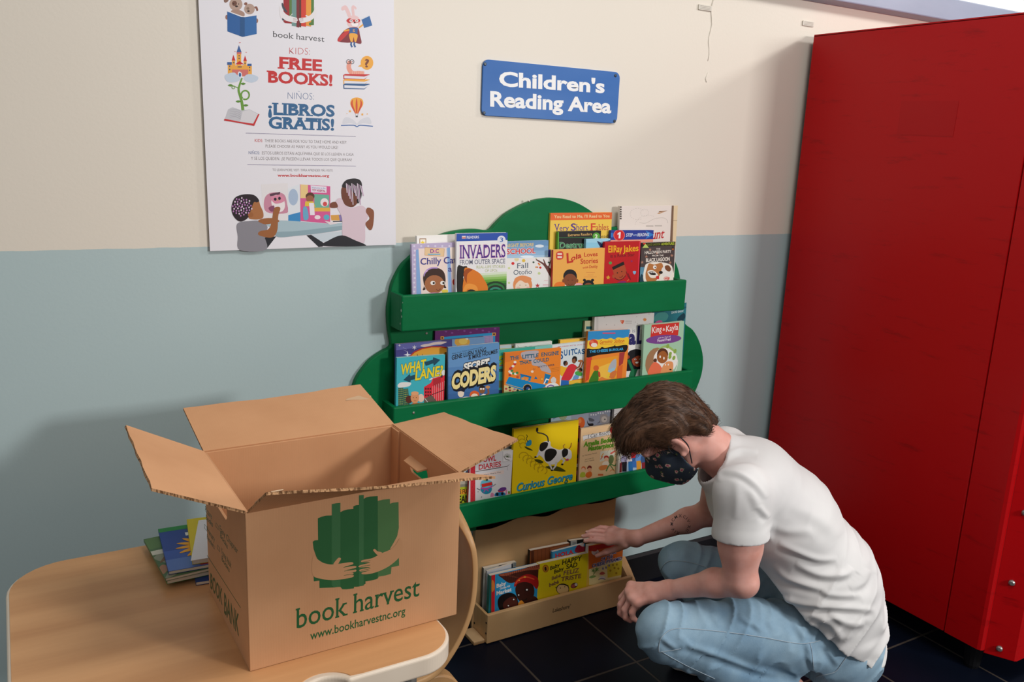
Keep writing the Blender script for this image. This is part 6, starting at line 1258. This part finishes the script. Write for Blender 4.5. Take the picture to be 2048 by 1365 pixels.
# left hand, hanging relaxed past the knee
def hand(wr, palm, fingers, thumb, pr=.0140):
    for kn in palm: F.cone(wr, kn, .019, pr * .78, .014)
    for i in range(len(palm) - 1): F.cone(palm[i], palm[i + 1], pr * .80, pr * .80, .010); F.cone((wr + palm[i]) / 2, (wr + palm[i + 1]) / 2, pr, pr, .010)
    for fi, kn in zip(fingers, palm):
        pts = [kn] + fi; F.chain(pts, [.0092, .0083, .0077, .0064][:len(pts)], .004)
    F.chain(thumb, [.0135, .0110, .0092, .0074][:len(thumb)], .006)
LP = [P_(1262, 1172, .125), P_(1259, 1184, .100), P_(1264, 1196, .076), P_(1275, 1207, .056)]
hand(WRI_L, LP, [[P_(1243, 1196, .130), P_(1240, 1216, .128), P_(1247, 1228, .124)], [P_(1241, 1210, .103), P_(1240, 1227, .101), P_(1250, 1236, .098)], [P_(1249, 1220, .077), P_(1251, 1236, .075), P_(1261, 1243, .072)], [P_(1264, 1226, .055), P_(1266, 1237, .054), P_(1274, 1243, .052)]],
     [WRI_L * .6 + LP[0] * .4 + np.array([0, .012, -.008]), P_(1290, 1200, .135), P_(1272, 1215, .142), P_(1258, 1222, .142)])
# right hand, spread over the book tops
RP = [Y_(1217, 1084, -.152), Y_(1216, 1074, -.140), Y_(1219, 1066, -.128), Y_(1227, 1060, -.118)]
hand(WRI_R, RP, [[Y_(1196, 1082, -.136), Y_(1182, 1081, -.128), Y_(1170, 1083, -.120)], [Y_(1192, 1071, -.122), Y_(1178, 1070, -.112), Y_(1166, 1074, -.104)], [Y_(1198, 1063, -.110), Y_(1186, 1062, -.101), Y_(1174, 1066, -.094)], [Y_(1211, 1057, -.102), Y_(1201, 1056, -.095), Y_(1190, 1059, -.089)]],
     [WRI_R * .62 + RP[0] * .38 + np.array([0, -.008, -.012]), Y_(1235, 1097, -.158), Y_(1212, 1105, -.140), Y_(1194, 1112, -.118)])
# neck and head
F.cone(NEC, hp(0, -.028, -.055), .054, .054, .02)
F.ell(hp(0, -.006, .018), (.0725, .090, .083), AX, .02)
F.cone(hp(0, .035, -.035), hp(0, .058, -.098), .058, .028, .03); F.cone(hp(.045, -.01, -.055), hp(.02, .055, -.098), .024, .022, .02); F.cone(hp(-.045, -.01, -.055), hp(-.02, .055, -.098), .024, .022, .02)
F.cone(hp(-.04, .078, .012), hp(.04, .078, .012), .014, .014, .014)                     # brow
F.cone(hp(0, .090, -.005), hp(0, .112, -.042), .009, .013, .010)                          # nose
for sd in (1, -1):
    F.ell(hp(sd * .032, .093, -.008), (.014, .010, .010), AX, .008, 's'); F.cone(hp(sd * .052, .058, -.026), hp(sd * .03, .078, -.034), .010, .010, .012)
    F.ell(hp(sd * .0315, .080, -.008), (.0115, .0115, .0115), AX, .002)
    e = nrm(l_h * sd * .42 - f_h); g = nrm(u_h - f_h * .22)
    F.ell(hp(sd * .079, -.004, -.020), (.008, .0195, .031), (nrm(l_h * sd + f_h * .45), e, g), .004)
    F.ell(hp(sd * .088, .002, -.017), (.006, .0125, .020), (nrm(l_h * sd + f_h * .45), e, g), .003, 's')
    F.cone(hp(sd * .082, .004, -.044), hp(sd * .082, .004, -.046), .007, .006, .006)
F.cone(hp(-.02, .088, -.072), hp(.02, .088, -.072), .006, .006, .008)                      # lips, under the mask
BODY = F.mesh('body', SKIN_M, PERSON)
for sd in (1, -1):
    p = Vector(to_world(hp(sd * .0315, .0805, -.008))); bm = bmesh.new(); bmesh.ops.create_uvsphere(bm, u_segments=16, v_segments=10, radius=.0118); me = bpy.data.meshes.new('eye'); bm.to_mesh(me); bm.free()
    o = bpy.data.objects.new('eye', me); COL.objects.link(o); me.materials.append(flat('e8e4e0', .2, .5)); o.location = p - Vector(PERSON.location); o.parent = PERSON
    fd = Vector(to_world(hp(sd * .0315, .0805 + .0118, -.010))) - p; mb = MB(); fd.normalize(); mb.tube([p + fd * .0112, p + fd * .0121], [.0055, .0048], seg=14); q = mb.build('iris', flat('4a5a66', .2, .5), o); 

# --- hair
STR = nrm(-u_h * .5 - f_h)                  # strands sweep back from the forehead crown
def hair_disp(X, Y, Z):
    u = X * l_h[0] + Y * l_h[1] + Z * l_h[2]; v = X * f_h[0] + Y * f_h[1] + Z * f_h[2]; w = X * u_h[0] + Y * u_h[1] + Z * u_h[2]
    return (vnoise(u * 150 + 40 + v * 18, v * 22 + 40, w * 30 + 40 - u * 20) - .5) * .009 + (vnoise(u * 46 + 9, v * 12 + 3, w * 12 + 5) - .5) * .012
HF = Field(HD - .17, HD + .17, .0022)
HF.ell(hp(0, -.004, .030), (.084, .101, .090), AX, .02, disp=hair_disp)
HF.ell(hp(.0, .070, .072), (.070, .046, .040), AX, .03, disp=hair_disp)              # longer fringe swept forward
HF.ell(hp(.030, .055, .062), (.052, .055, .036), AX, .03, disp=hair_disp)
HF.ell(hp(0, -.070, -.030), (.066, .030, .052), AX, .02, disp=hair_disp)             # nape
HC = Field(HF.lo, HF.lo + (HF.n - 1) * HF.h, HF.h); X, Y, Z = HF.grid()
cu = (X - HD[0]) * l_h[0] + (Y - HD[1]) * l_h[1] + (Z - HD[2]) * l_h[2]; cv = (X - HD[0]) * f_h[0] + (Y - HD[1]) * f_h[1] + (Z - HD[2]) * f_h[2]; cw = (X - HD[0]) * u_h[0] + (Y - HD[1]) * u_h[1] + (Z - HD[2]) * u_h[2]
# hair line: high over the forehead, in front of and round the ear, down to the nape
line = np.where(cv > .045, .030 + (cv - .045) * .25, np.where(cv > .012, -.036 + (cv - .012) * 1.95, np.where(cv > -.026, .006 - .018 * np.clip(np.abs(cv + .007) / .019, 0, 1), -.012 - (-.026 - cv) * 1.5)))
line = np.maximum(line, -.088) + (vnoise(cu * 90 + 50, cv * 120 + 50, cw * 20 + 50) - .5) * .012
HF.d = np.maximum(HF.d, (line - cw).astype(np.float32) * .7)
def hair_material():
    m, n, l, b = base_mat('brown_hair')
    tc = n.new('ShaderNodeTexCoord'); mp = n.new('ShaderNodeMapping'); mp.vector_type = 'TEXTURE'
    R = Matrix((FW * l_h[0] + RT * l_h[1] + Vector((0, 0, 1)) * l_h[2], FW * f_h[0] + RT * f_h[1] + Vector((0, 0, 1)) * f_h[2], FW * u_h[0] + RT * u_h[1] + Vector((0, 0, 1)) * u_h[2])).transposed()
    mp.inputs['Rotation'].default_value = R.to_euler(); mp.inputs['Scale'].default_value = (.004, .045, .03)
    l.new(tc.outputs['Object'], mp.inputs[0]); t = n.new('ShaderNodeTexNoise'); t.inputs['Scale'].default_value = 1; t.inputs['Detail'].default_value = 5; l.new(mp.outputs[0], t.inputs['Vector'])
    r = n.new('ShaderNodeValToRGB'); r.color_ramp.elements[0].position = .3; r.color_ramp.elements[1].position = .72; r.color_ramp.elements[0].color = (*lin('2c1c14'), 1); r.color_ramp.elements[1].color = (*lin('6b4b36'), 1)
    l.new(t.outputs['Fac'], r.inputs[0]); l.new(r.outputs[0], b.inputs['Base Color']); b.inputs['Roughness'].default_value = .48; b.inputs['Specular IOR Level'].default_value = .35
    bp = n.new('ShaderNodeBump'); bp.inputs['Strength'].default_value = .7; bp.inputs['Distance'].default_value = .003; l.new(t.outputs['Fac'], bp.inputs['Height']); l.new(bp.outputs[0], b.inputs['Normal'])
    return m
HAIR_M = hair_material()
HAIR = HF.mesh('hair', HAIR_M, PERSON, relax=1); tag(HAIR, 'short tousled brown hair')
# loose strands lying over the hair mass
random.seed(5); me = HAIR.data; mb = MB(); hw = HAIR.matrix_world
wl, wf, wu, wH = [Vector(FW * v[0] + RT * v[1] + Vector((0, 0, 1)) * v[2]) for v in (l_h, f_h, u_h)] + [Vector(to_world(HD))]
vidx = random.sample(range(len(me.vertices)), 2600)
for i in vidx:
    v = me.vertices[i]; p = v.co.copy(); nn = v.normal.copy(); q = p - wH; cvv, cww, cuu = q.dot(wf), q.dot(wu), q.dot(wl)
    if cww < -.01 and cvv > -.02: continue
    fl = (-wf * (.9 if cvv < .03 else -.75) - wu * (.55 if cvv < .05 else .25) + wl * (.25 * (1 if cuu > 0 else -1)) + Vector((random.uniform(-.2, .2), random.uniform(-.2, .2), random.uniform(-.2, .2))))
    fl = (fl - nn * fl.dot(nn)).normalized(); L = random.uniform(.022, .05) * (1.1 if cvv > .03 else .75 if cvv > -.02 else .42); pts = []
    for k in range(5):
        t = k / 4; pts.append(p + fl * L * t + nn * ((.0006 + .003 * math.sin(t * 2.4)) * (1 if cvv > .02 else .35) - (.0 if cvv > .06 else 5.5 * L * L) * t * t))
    mb.tube(pts, [.0004, .0005, .00045, .0003, .0001], seg=3, cap=False)
mb.build('hair_strands', HAIR_M, HAIR, smooth=True, fix=False)

# --- floral face mask
MF_ = Field(HD - .15, HD + .15, .0022)
MF_.cone(hp(0, .036, -.030), hp(0, .060, -.098), .0685, .039, .03); MF_.ell(hp(0, .060, -.072), (.060, .060, .056), AX, .03); MF_.cone(hp(0, .085, -.020), hp(0, .112, -.050), .014, .020, .03); MF_.cone(hp(0, .11, -.055), hp(0, .085, -.105), .02, .018, .03); MF_.cone(hp(.05, .0, -.055), hp(.02, .06, -.100), .030, .027, .02); MF_.cone(hp(-.05, .0, -.055), hp(-.02, .06, -.100), .030, .027, .02)
inner = MF_.d + .0048; MF_.d = np.maximum(MF_.d, -inner)
X, Y, Z = MF_.grid(); cu = (X - HD[0]) * l_h[0] + (Y - HD[1]) * l_h[1] + (Z - HD[2]) * l_h[2]; cv = (X - HD[0]) * f_h[0] + (Y - HD[1]) * f_h[1] + (Z - HD[2]) * f_h[2]; cw = (X - HD[0]) * u_h[0] + (Y - HD[1]) * u_h[1] + (Z - HD[2]) * u_h[2]
top = -.003 + np.clip(cv - .07, 0, 1) * .2 - np.clip(.05 - cv, 0, 1) * .25
MF_.d = np.maximum(MF_.d, np.maximum(cw - top, np.maximum(.012 + np.clip(-.045 - cw, 0, 1) * .25 - cv, -.122 - cw)).astype(np.float32))
def mask_material():
    m, n, l, b = base_mat('floral_cotton'); tc = n.new('ShaderNodeTexCoord')
    v = n.new('ShaderNodeTexVoronoi'); v.inputs['Scale'].default_value = 52; l.new(tc.outputs['Object'], v.inputs['Vector'])
    w = n.new('ShaderNodeTexNoise'); w.inputs['Scale'].default_value = 190; w.inputs['Detail'].default_value = 2; l.new(tc.outputs['Object'], w.inputs['Vector'])
    ad = n.new('ShaderNodeMath'); ad.operation = 'MULTIPLY_ADD'; ad.inputs[1].default_value = .5; l.new(w.outputs['Fac'], ad.inputs[0]); l.new(v.outputs['Distance'], ad.inputs[2])
    r = n.new('ShaderNodeValToRGB'); r.color_ramp.interpolation = 'CONSTANT'; e = r.color_ramp.elements
    e[0].color = (*lin('b8566a'), 1); e[1].position = .46; e[1].color = (*lin('d9b7b4'), 1); x = e.new(.54); x.color = (*lin('6b7a4a'), 1); x = e.new(.60); x.color = (*lin('2c3848'), 1)
    l.new(ad.outputs[0], r.inputs[0]); l.new(r.outputs[0], b.inputs['Base Color']); b.inputs['Roughness'].default_value = .8; return m
MASK = MF_.mesh('face_mask', mask_material(), PERSON); tag(MASK, 'dark blue floral cloth face mask')
mb = MB()
for sd in (1, -1):
    mb = MB()
    for q in ([(.070, .024, -.040), (.0805, .018, -.010), (.0835, -.006, .010), (.083, -.022, .0)], [(.062, .016, -.085), (.0735, -.004, -.060), (.0815, -.022, -.035), (.083, -.026, -.008)]):
        mb.tube([Vector(to_world(hp(sd * a, b_, c))) for a, b_, c in spline(q, 4)], .0017, seg=6)
    mb.build('ear_loop', flat('23262c', .7), MASK, smooth=True)

# --- t-shirt
SPN = nrm(UPB - WAI)
def shirt_disp(X, Y, Z):
    t = X * SPN[0] + Z * SPN[2]; c = X * SPN[2] - Z * SPN[0]
    t0 = PELV[0] * SPN[0] + PELV[2] * SPN[2]
    low = np.clip(1.15 - (t - t0) / .26, .16, 1)
    n1 = vnoise(t * 26 + c * 9 + 20, Y * 7 + 20, c * 6 + 20 - t * 3); n2 = vnoise(t * 44 - c * 17 + 11, Y * 12 + 7, c * 15 + 3)
    return (((1 - np.abs(2 * n1 - 1)) ** 2 - .35) * -.016 + (n2 - .5) * .008) * low
S = Field((-.36, -.12, .13), (.34, .42, .82), .0029)
HEMP = P_(1672, 1270, .06)
S.chain([PELV + np.array([-.012, 0, -.045]), PELV + np.array([.005, 0, .03]), WAI + np.array([.012, 0, -.006]), CHE, UPB], [.126, .130, .134, .120, .096], .05, sa=1.36, disp=shirt_disp)
NP = P_(1428, 914, .14); nx = nrm(np.array([.90, .0, .44]))
S.cone(P_(1584, 1128, .11), P_(1592, 1172, .11), .094, .096, .05, sa=1.3, disp=shirt_disp)
S.cone(UPB, NP - nx * .03, .092, .072, .04, sa=1.12); S.cone(NP - nx * .05, NP + nx * .03, .068, .064, .02, sa=1.08); S.cone(NP - nx * .010, NP + nx * .03, .0685, .0665, .003, sa=1.08); S.cone(UPB + np.array([.03, 0, -.10]), NP + np.array([-.03, 0, -.06]), .09, .045, .05, sa=1.35); S.cone(UPB + np.array([.01, -.07, -.01]), SHO_L, .078, .060, .06); S.cone(UPB + np.array([.01, .07, -.01]), SHO_R, .078, .060, .06)
def sleeve_disp(X, Y, Z): return (vnoise(X * 26 + 50, Y * 26 + 50, Z * 7 + 50) - .5) * .009
CUF_L = SHO_L + (ELB_L - SHO_L) * .52; CUF_R = SHO_R + (ELB_R - SHO_R) * .60
X, Y, Z = S.grid()
def plane(p, n): n = nrm(n); return ((X - p[0]) * n[0] + (Y - p[1]) * n[1] + (Z - p[2]) * n[2]).astype(np.float32)
for sh, cf in ((SHO_L, CUF_L), (SHO_R, CUF_R)):
    S2 = Field(S.lo, S.lo + (S.n - 1) * S.h, S.h); S2.d = S2.d[:S.n[0], :S.n[1], :S.n[2]]; S2.n = S.n
    S2.cone(sh, cf + (cf - sh) * .3, .062, .066, .01, disp=sleeve_disp); bnd = cf - nrm(cf - sh) * .011; S2.cone(bnd, cf + nrm(cf - sh) * .02, .0675, .0685, .003); S2.d = np.maximum(S2.d, plane(cf, cf - sh))
    h = np.maximum(.03 - np.abs(S.d - S2.d), 0) / .03; S.d = (np.minimum(S.d, S2.d) - h * h * .0075).astype(np.float32)
core = S.d.copy()
S.d = np.maximum(S.d, -(core + .0075))
for sh, cf in ((SHO_L, CUF_L), (SHO_R, CUF_R)): S.cone(sh * .55 + cf * .45, cf + (cf - sh) * .25, .050, .0575, .002, op='s')
# neck opening and hem
_pl = plane(NP, nx); _rad = np.sqrt(np.maximum((X - NP[0]) ** 2 + (Y - NP[1]) ** 2 + (Z - NP[2]) ** 2 - _pl ** 2, 0))
S.d = np.maximum(S.d, -np.maximum(_rad - .098, -_pl)).astype(np.float32)
h0, h1, h2 = P_(1598, 1232, -.04), P_(1695, 1298, -.035), P_(1750, 1276, .09)
hn = np.cross(h1 - h0, h2 - h0); hn = hn if hn[2] < 0 else -hn
S.d = np.maximum(S.d, plane(h1, hn))
SHIRT_M = noisy('white_cotton', 'd4d2d2', 'dbdad9', (6, 6, 6), .85, .15, .12, 520, bdist=.0005)
SHIRT = S.mesh('t_shirt', SHIRT_M, PERSON, relax=4); tag(SHIRT, 'white cotton t-shirt')

# --- jeans
def jean_disp(X, Y, Z):
    n1 = vnoise(X * 30 + Z * 18 + 30, Y * 9 + 30, Z * 12 - X * 8 + 30); return -((1 - np.abs(2 * n1 - 1)) ** 3 - .2) * .007
K = Field((-.36, -.14, .0), (.47, .46, .48), .0033)
K.chain([HIP_L + np.array([-.055, .02, -.028]), HIP_L * .5 + KNE_L * .5, KNE_L], [.108, .078, .069], .03, disp=jean_disp)
K.cone(HIP_L + np.array([-.04, .03, -.055]), HIP_L + np.array([.11, .02, -.055]), .082, .07, .03, disp=jean_disp)
K.chain([KNE_L, KNE_L * .55 + ANK_L * .45 + np.array([0, 0, -.006]), KNE_L * .06 + ANK_L * .94], [.066, .060, .047], .02, disp=jean_disp)
K.chain([HIP_R + np.array([-.05, -.02, .0]), HIP_R * .5 + KNE_R * .5, KNE_R], [.093, .075, .064], .03, disp=jean_disp)
K.chain([KNE_R, KNE_R * .55 + ANK_R * .45, KNE_R * .06 + ANK_R * .94], [.062, .058, .048], .02, disp=jean_disp)
K.cone(PELV + np.array([-.035, -.02, -.035]), PELV + np.array([-.035, .03, -.035]), .112, .112, .04, sa=1.3, disp=jean_disp); K.cone(PELV, PELV + np.array([.02, 0, .06]), .10, .095, .03, sa=1.3)
for an, kn in ((ANK_L, KNE_L), (ANK_R, KNE_R)):
    X, Y, Z = K.grid(); ax = nrm(an - kn); p = an - ax * .012; rr = np.sqrt((X - p[0]) ** 2 + (Y - p[1]) ** 2 + (Z - p[2]) ** 2)
    K.d = np.where(rr < .10, np.maximum(K.d, np.where(plane(p, ax) > -.04, plane(p, ax), K.d)), K.d)
def denim():
    m, n, l, b = base_mat('washed_denim'); tc = n.new('ShaderNodeTexCoord')
    t = n.new('ShaderNodeTexNoise'); t.inputs['Scale'].default_value = 5; t.inputs['Detail'].default_value = 6; t.inputs['Roughness'].default_value = .65; l.new(tc.outputs['Object'], t.inputs['Vector'])
    r = n.new('ShaderNodeValToRGB'); r.color_ramp.elements[0].position = .32; r.color_ramp.elements[1].position = .72; r.color_ramp.elements[0].color = (*lin('7393ad'), 1); r.color_ramp.elements[1].color = (*lin('a0bccd'), 1); l.new(t.outputs['Fac'], r.inputs[0])
    l.new(r.outputs[0], b.inputs['Base Color']); b.inputs['Roughness'].default_value = .85; b.inputs['Specular IOR Level'].default_value = .15
    w = n.new('ShaderNodeTexNoise'); w.inputs['Scale'].default_value = 420; l.new(tc.outputs['Object'], w.inputs['Vector']); bp = n.new('ShaderNodeBump'); bp.inputs['Strength'].default_value = .25; bp.inputs['Distance'].default_value = .001
    l.new(w.outputs['Fac'], bp.inputs['Height']); l.new(bp.outputs[0], b.inputs['Normal']); return m
JEANS = K.mesh('jeans', denim(), PERSON); tag(JEANS, 'light blue washed jeans')

def folds(o, lines, amax=.16, k=.8):
    """raise creases along lines on the near side of a garment, with a hollow under each"""
    me = o.data; n = len(me.vertices); co = np.empty(n * 3, np.float32); me.vertices.foreach_get('co', co); co = co.reshape(-1, 3).astype(float)
    no = np.empty(n * 3, np.float32); me.vertices.foreach_get('normal', no); no = no.reshape(-1, 3)
    q = co - CAMP; dep = q @ CF; px = np.stack([RW / 2 + FPX * (q @ CR) / dep, RH / 2 + FPX * (q @ CD) / dep], 1)
    near = ((co - np.array(PA)) @ np.array(RT) < amax) & ((no * q).sum(1) < 0); off = np.zeros(n)
    for pts, A, w in lines:
        P = np.array(spline(pts, 5)); acc = np.full(n, 1e9); sg = np.zeros(n); tt = np.zeros(n)
        for i in range(len(P) - 1):
            v = P[i + 1] - P[i]; L = v @ v + 1e-9; d = px - P[i]; t = np.clip(d @ v / L, 0, 1); e = d - t[:, None] * v; dd = np.sqrt((e ** 2).sum(1)); m = dd < acc
            acc[m] = dd[m]; sg[m] = np.sign(v[0] * d[m, 1] - v[1] * d[m, 0]); tt[m] = (i + t[m]) / (len(P) - 1)
        fade = np.sin(np.clip(tt, 0, 1) * math.pi) ** .7; sd = acc * sg
        off += A * k * fade * (np.exp(-(sd / w) ** 2) - .75 * np.exp(-((sd - 1.7 * w) / (1.1 * w)) ** 2))
    co += no * (off * near)[:, None]; me.vertices.foreach_set('co', co.astype(np.float32).ravel()); me.update()
folds(SHIRT, [([(1556, 1088), (1595, 1104), (1636, 1119), (1675, 1119)], .0075, 7), ([(1590, 1128), (1640, 1150), (1688, 1150), (1704, 1136)], .0085, 8), ([(1535, 1186), (1568, 1199), (1623, 1211), (1705, 1217), (1752, 1222)], .0085, 7),
              ([(1548, 1130), (1568, 1153), (1604, 1168), (1655, 1182)], .0075, 7), ([(1618, 1228), (1662, 1250), (1684, 1282)], .007, 8), ([(1655, 1225), (1690, 1245), (1730, 1250)], .006, 8), ([(1700, 1180), (1725, 1165), (1738, 1140)], .006, 8), ([(1640, 1185), (1680, 1192), (1725, 1190)], .006, 7),
              ([(1446, 915), (1479, 900), (1516, 905)], .0045, 6), ([(1440, 942), (1479, 948), (1512, 970), (1534, 998)], .005, 6), ([(1518, 1012), (1528, 1026), (1538, 1037)], .004, 6), ([(1475, 963), (1474, 1000), (1471, 1040)], .0025, 9), ([(1500, 978), (1512, 1005), (1522, 1035)], .0025, 8), ([(1446, 890), (1440, 925), (1437, 965)], .004, 6),
              ([(1540, 1050), (1575, 1062), (1625, 1062)], .004, 9), ([(1580, 1010), (1640, 1040), (1680, 1075)], .003, 12)])
folds(JEANS, [([(1474, 1230), (1492, 1244), (1515, 1256)], .004, 5), ([(1500, 1238), (1512, 1252), (1524, 1264)], .004, 5), ([(1530, 1236), (1542, 1252), (1556, 1266)], .004, 6), ([(1320, 1272), (1338, 1288), (1358, 1300)], .005, 6), ([(1352, 1288), (1393, 1297), (1448, 1316), (1513, 1340), (1560, 1351)], .0075, 7),
              ([(1613, 1282), (1620, 1310), (1628, 1344)], .005, 6), ([(1650, 1288), (1662, 1310), (1678, 1332)], .005, 6), ([(1585, 1240), (1600, 1262), (1612, 1282)], .005, 7), ([(1360, 1272), (1374, 1285), (1384, 1294)], .003, 5), ([(1420, 1225), (1432, 1240), (1440, 1256)], .003, 6)])

# seams, pocket stitching, sleeve and collar stitching, tattoo: laid on the surface they belong to
from mathutils.bvhtree import BVHTree
def bvh(o): return BVHTree.FromPolygons([v.co.copy() for v in o.data.vertices], [tuple(p.vertices) for p in o.data.polygons])
def lay(tree, pts, off):
    out = []
    for x, y in pts:
        d = Vector(ray(x, y)).normalized(); h = tree.ray_cast(Vector(CAMP), d)
        if h[0] is not None: out.append(h[0] + h[1] * off)
    return out
TJ, TS, TB = bvh(JEANS), bvh(SHIRT), bvh(BODY)
for q, w in (([(1318, 1305), (1319, 1285), (1332, 1266), (1355, 1258), (1400, 1260), (1460, 1266), (1530, 1276), (1600, 1288), (1640, 1282)], .0016), ([(1318, 1305), (1350, 1300), (1362, 1297)], .0014), ([(1325, 1305), (1370, 1330), (1430, 1358)], .0013),
             ([(1620, 1288), (1624, 1310), (1628, 1345)], .0013), ([(1632, 1356), (1640, 1352), (1670, 1344), (1685, 1325), (1700, 1305)], .0017), ([(1318, 1150), (1330, 1128), (1350, 1122), (1390, 1128), (1430, 1142), (1452, 1148)], .0016), ([(1322, 1152), (1340, 1164)], .0013)):
    p = lay(TJ, spline(q, 5), .0011)
    if len(p) > 2: mb = MB(); mb.tube(p, w * .55, seg=6); o = mb.build('seam', flat('aebcc6', .8, .1), JEANS, smooth=True)
# roman numeral ring tattoo on the right forearm
mb = MB(); txt = 'MCMXCIV·XII·XXIV·'
wd = [text_mesh(ch, .004, 0, .03)[3] - text_mesh(ch, .004, 0, .03)[2] + .16 for ch in txt]; tot = sum(wd); acc_w = 0
for ch, cw_ in zip(txt, wd):
    t = math.radians(-190 + 360 * (acc_w + cw_ / 2) / tot); acc_w += cw_
    cx, cy = 1361 + 17.5 * math.cos(t), 1050 + 17.5 * math.sin(t)
    vs, fs, x0, x1, _ = text_mesh(ch, .004, 0, .03); sz = min(8.2, 2 * math.pi * 17.5 / tot); pts = []; ok = True
    for u, v in vs:
        du, dv = (u - (x0 + x1) / 2) * sz, (v - .35) * sz
        x = cx + du * -math.sin(t) + dv * math.cos(t); y = cy + du * math.cos(t) + dv * math.sin(t)
        h = lay(TB, [(x, y)], .0006)
        if not h: ok = False; break
        pts.append(h[0])
    if ok and fs: mb.add(pts, fs)
if mb.v: tag(mb.build('tattoo', flat('3a3438', .6, .2), BODY), 'ring of roman numerals tattooed on the forearm')
# fingernails
for tip, prev in ((Y_(1170, 1083, -.120), Y_(1182, 1081, -.128)), (Y_(1166, 1074, -.104), Y_(1178, 1070, -.112)), (Y_(1174, 1066, -.094), Y_(1186, 1062, -.101)), (Y_(1194, 1112, -.118), Y_(1212, 1105, -.140))):
    d = nrm(tip - prev); up = nrm(np.array([-.1, -.35, 1.0]) - d * (np.array([-.1, -.35, 1.0]) @ d)); sd = np.cross(d, up)
    mb = MB(); c = tip - d * .001; pts = [Vector(to_world(c + d * (.005 * math.cos(k)) + sd * (.0045 * math.sin(k)) + up * (.0068 - .0012 * math.sin(k) ** 2))) for k in [i * math.pi / 5 for i in range(10)]]
    mb.add(pts, [tuple(range(10))])
    mb.build('fingernail', flat('e2b3a6', .25, .5), BODY)
# --- shoes
for nm, an, ball, toe in (('left', ANK_L, BALL_L, TOE_L), ('right', ANK_R, BALL_R, TOE_R)):
    G = Field(np.minimum(np.minimum(an, toe), ball) - [.09, .06, .05], np.maximum(np.maximum(an, toe), ball) + [.07, .06, .04], .0035); G.lo[2] = -.002
    heel = an + np.array([-.038, 0, -.045]); hz = heel.copy(); bz = ball.copy(); tz = toe.copy()
    G.chain([hz, an + np.array([.02, 0, -.02]), bz + np.array([.0, 0, .012]), tz], [.036, .042, .040, .030], .03, sa=1.05); G.cone(hz + np.array([0, 0, -.012]), bz, .034, .036, .02, sa=1.1)
    G.cut(np.array([0, 0, .001]), (0, 0, -1)); op = an + np.array([-.02, 0, .03]); G.cone(an + np.array([0, 0, .0]), an + (an - ball) * .2 + np.array([-.02, 0, .06]), .034, .05, .004, op='s')
    G.mesh('shoe', [noisy('white_sneaker', 'd8d6d2', 'e4e2de', (20, 20, 20), .6, .3)], PERSON)
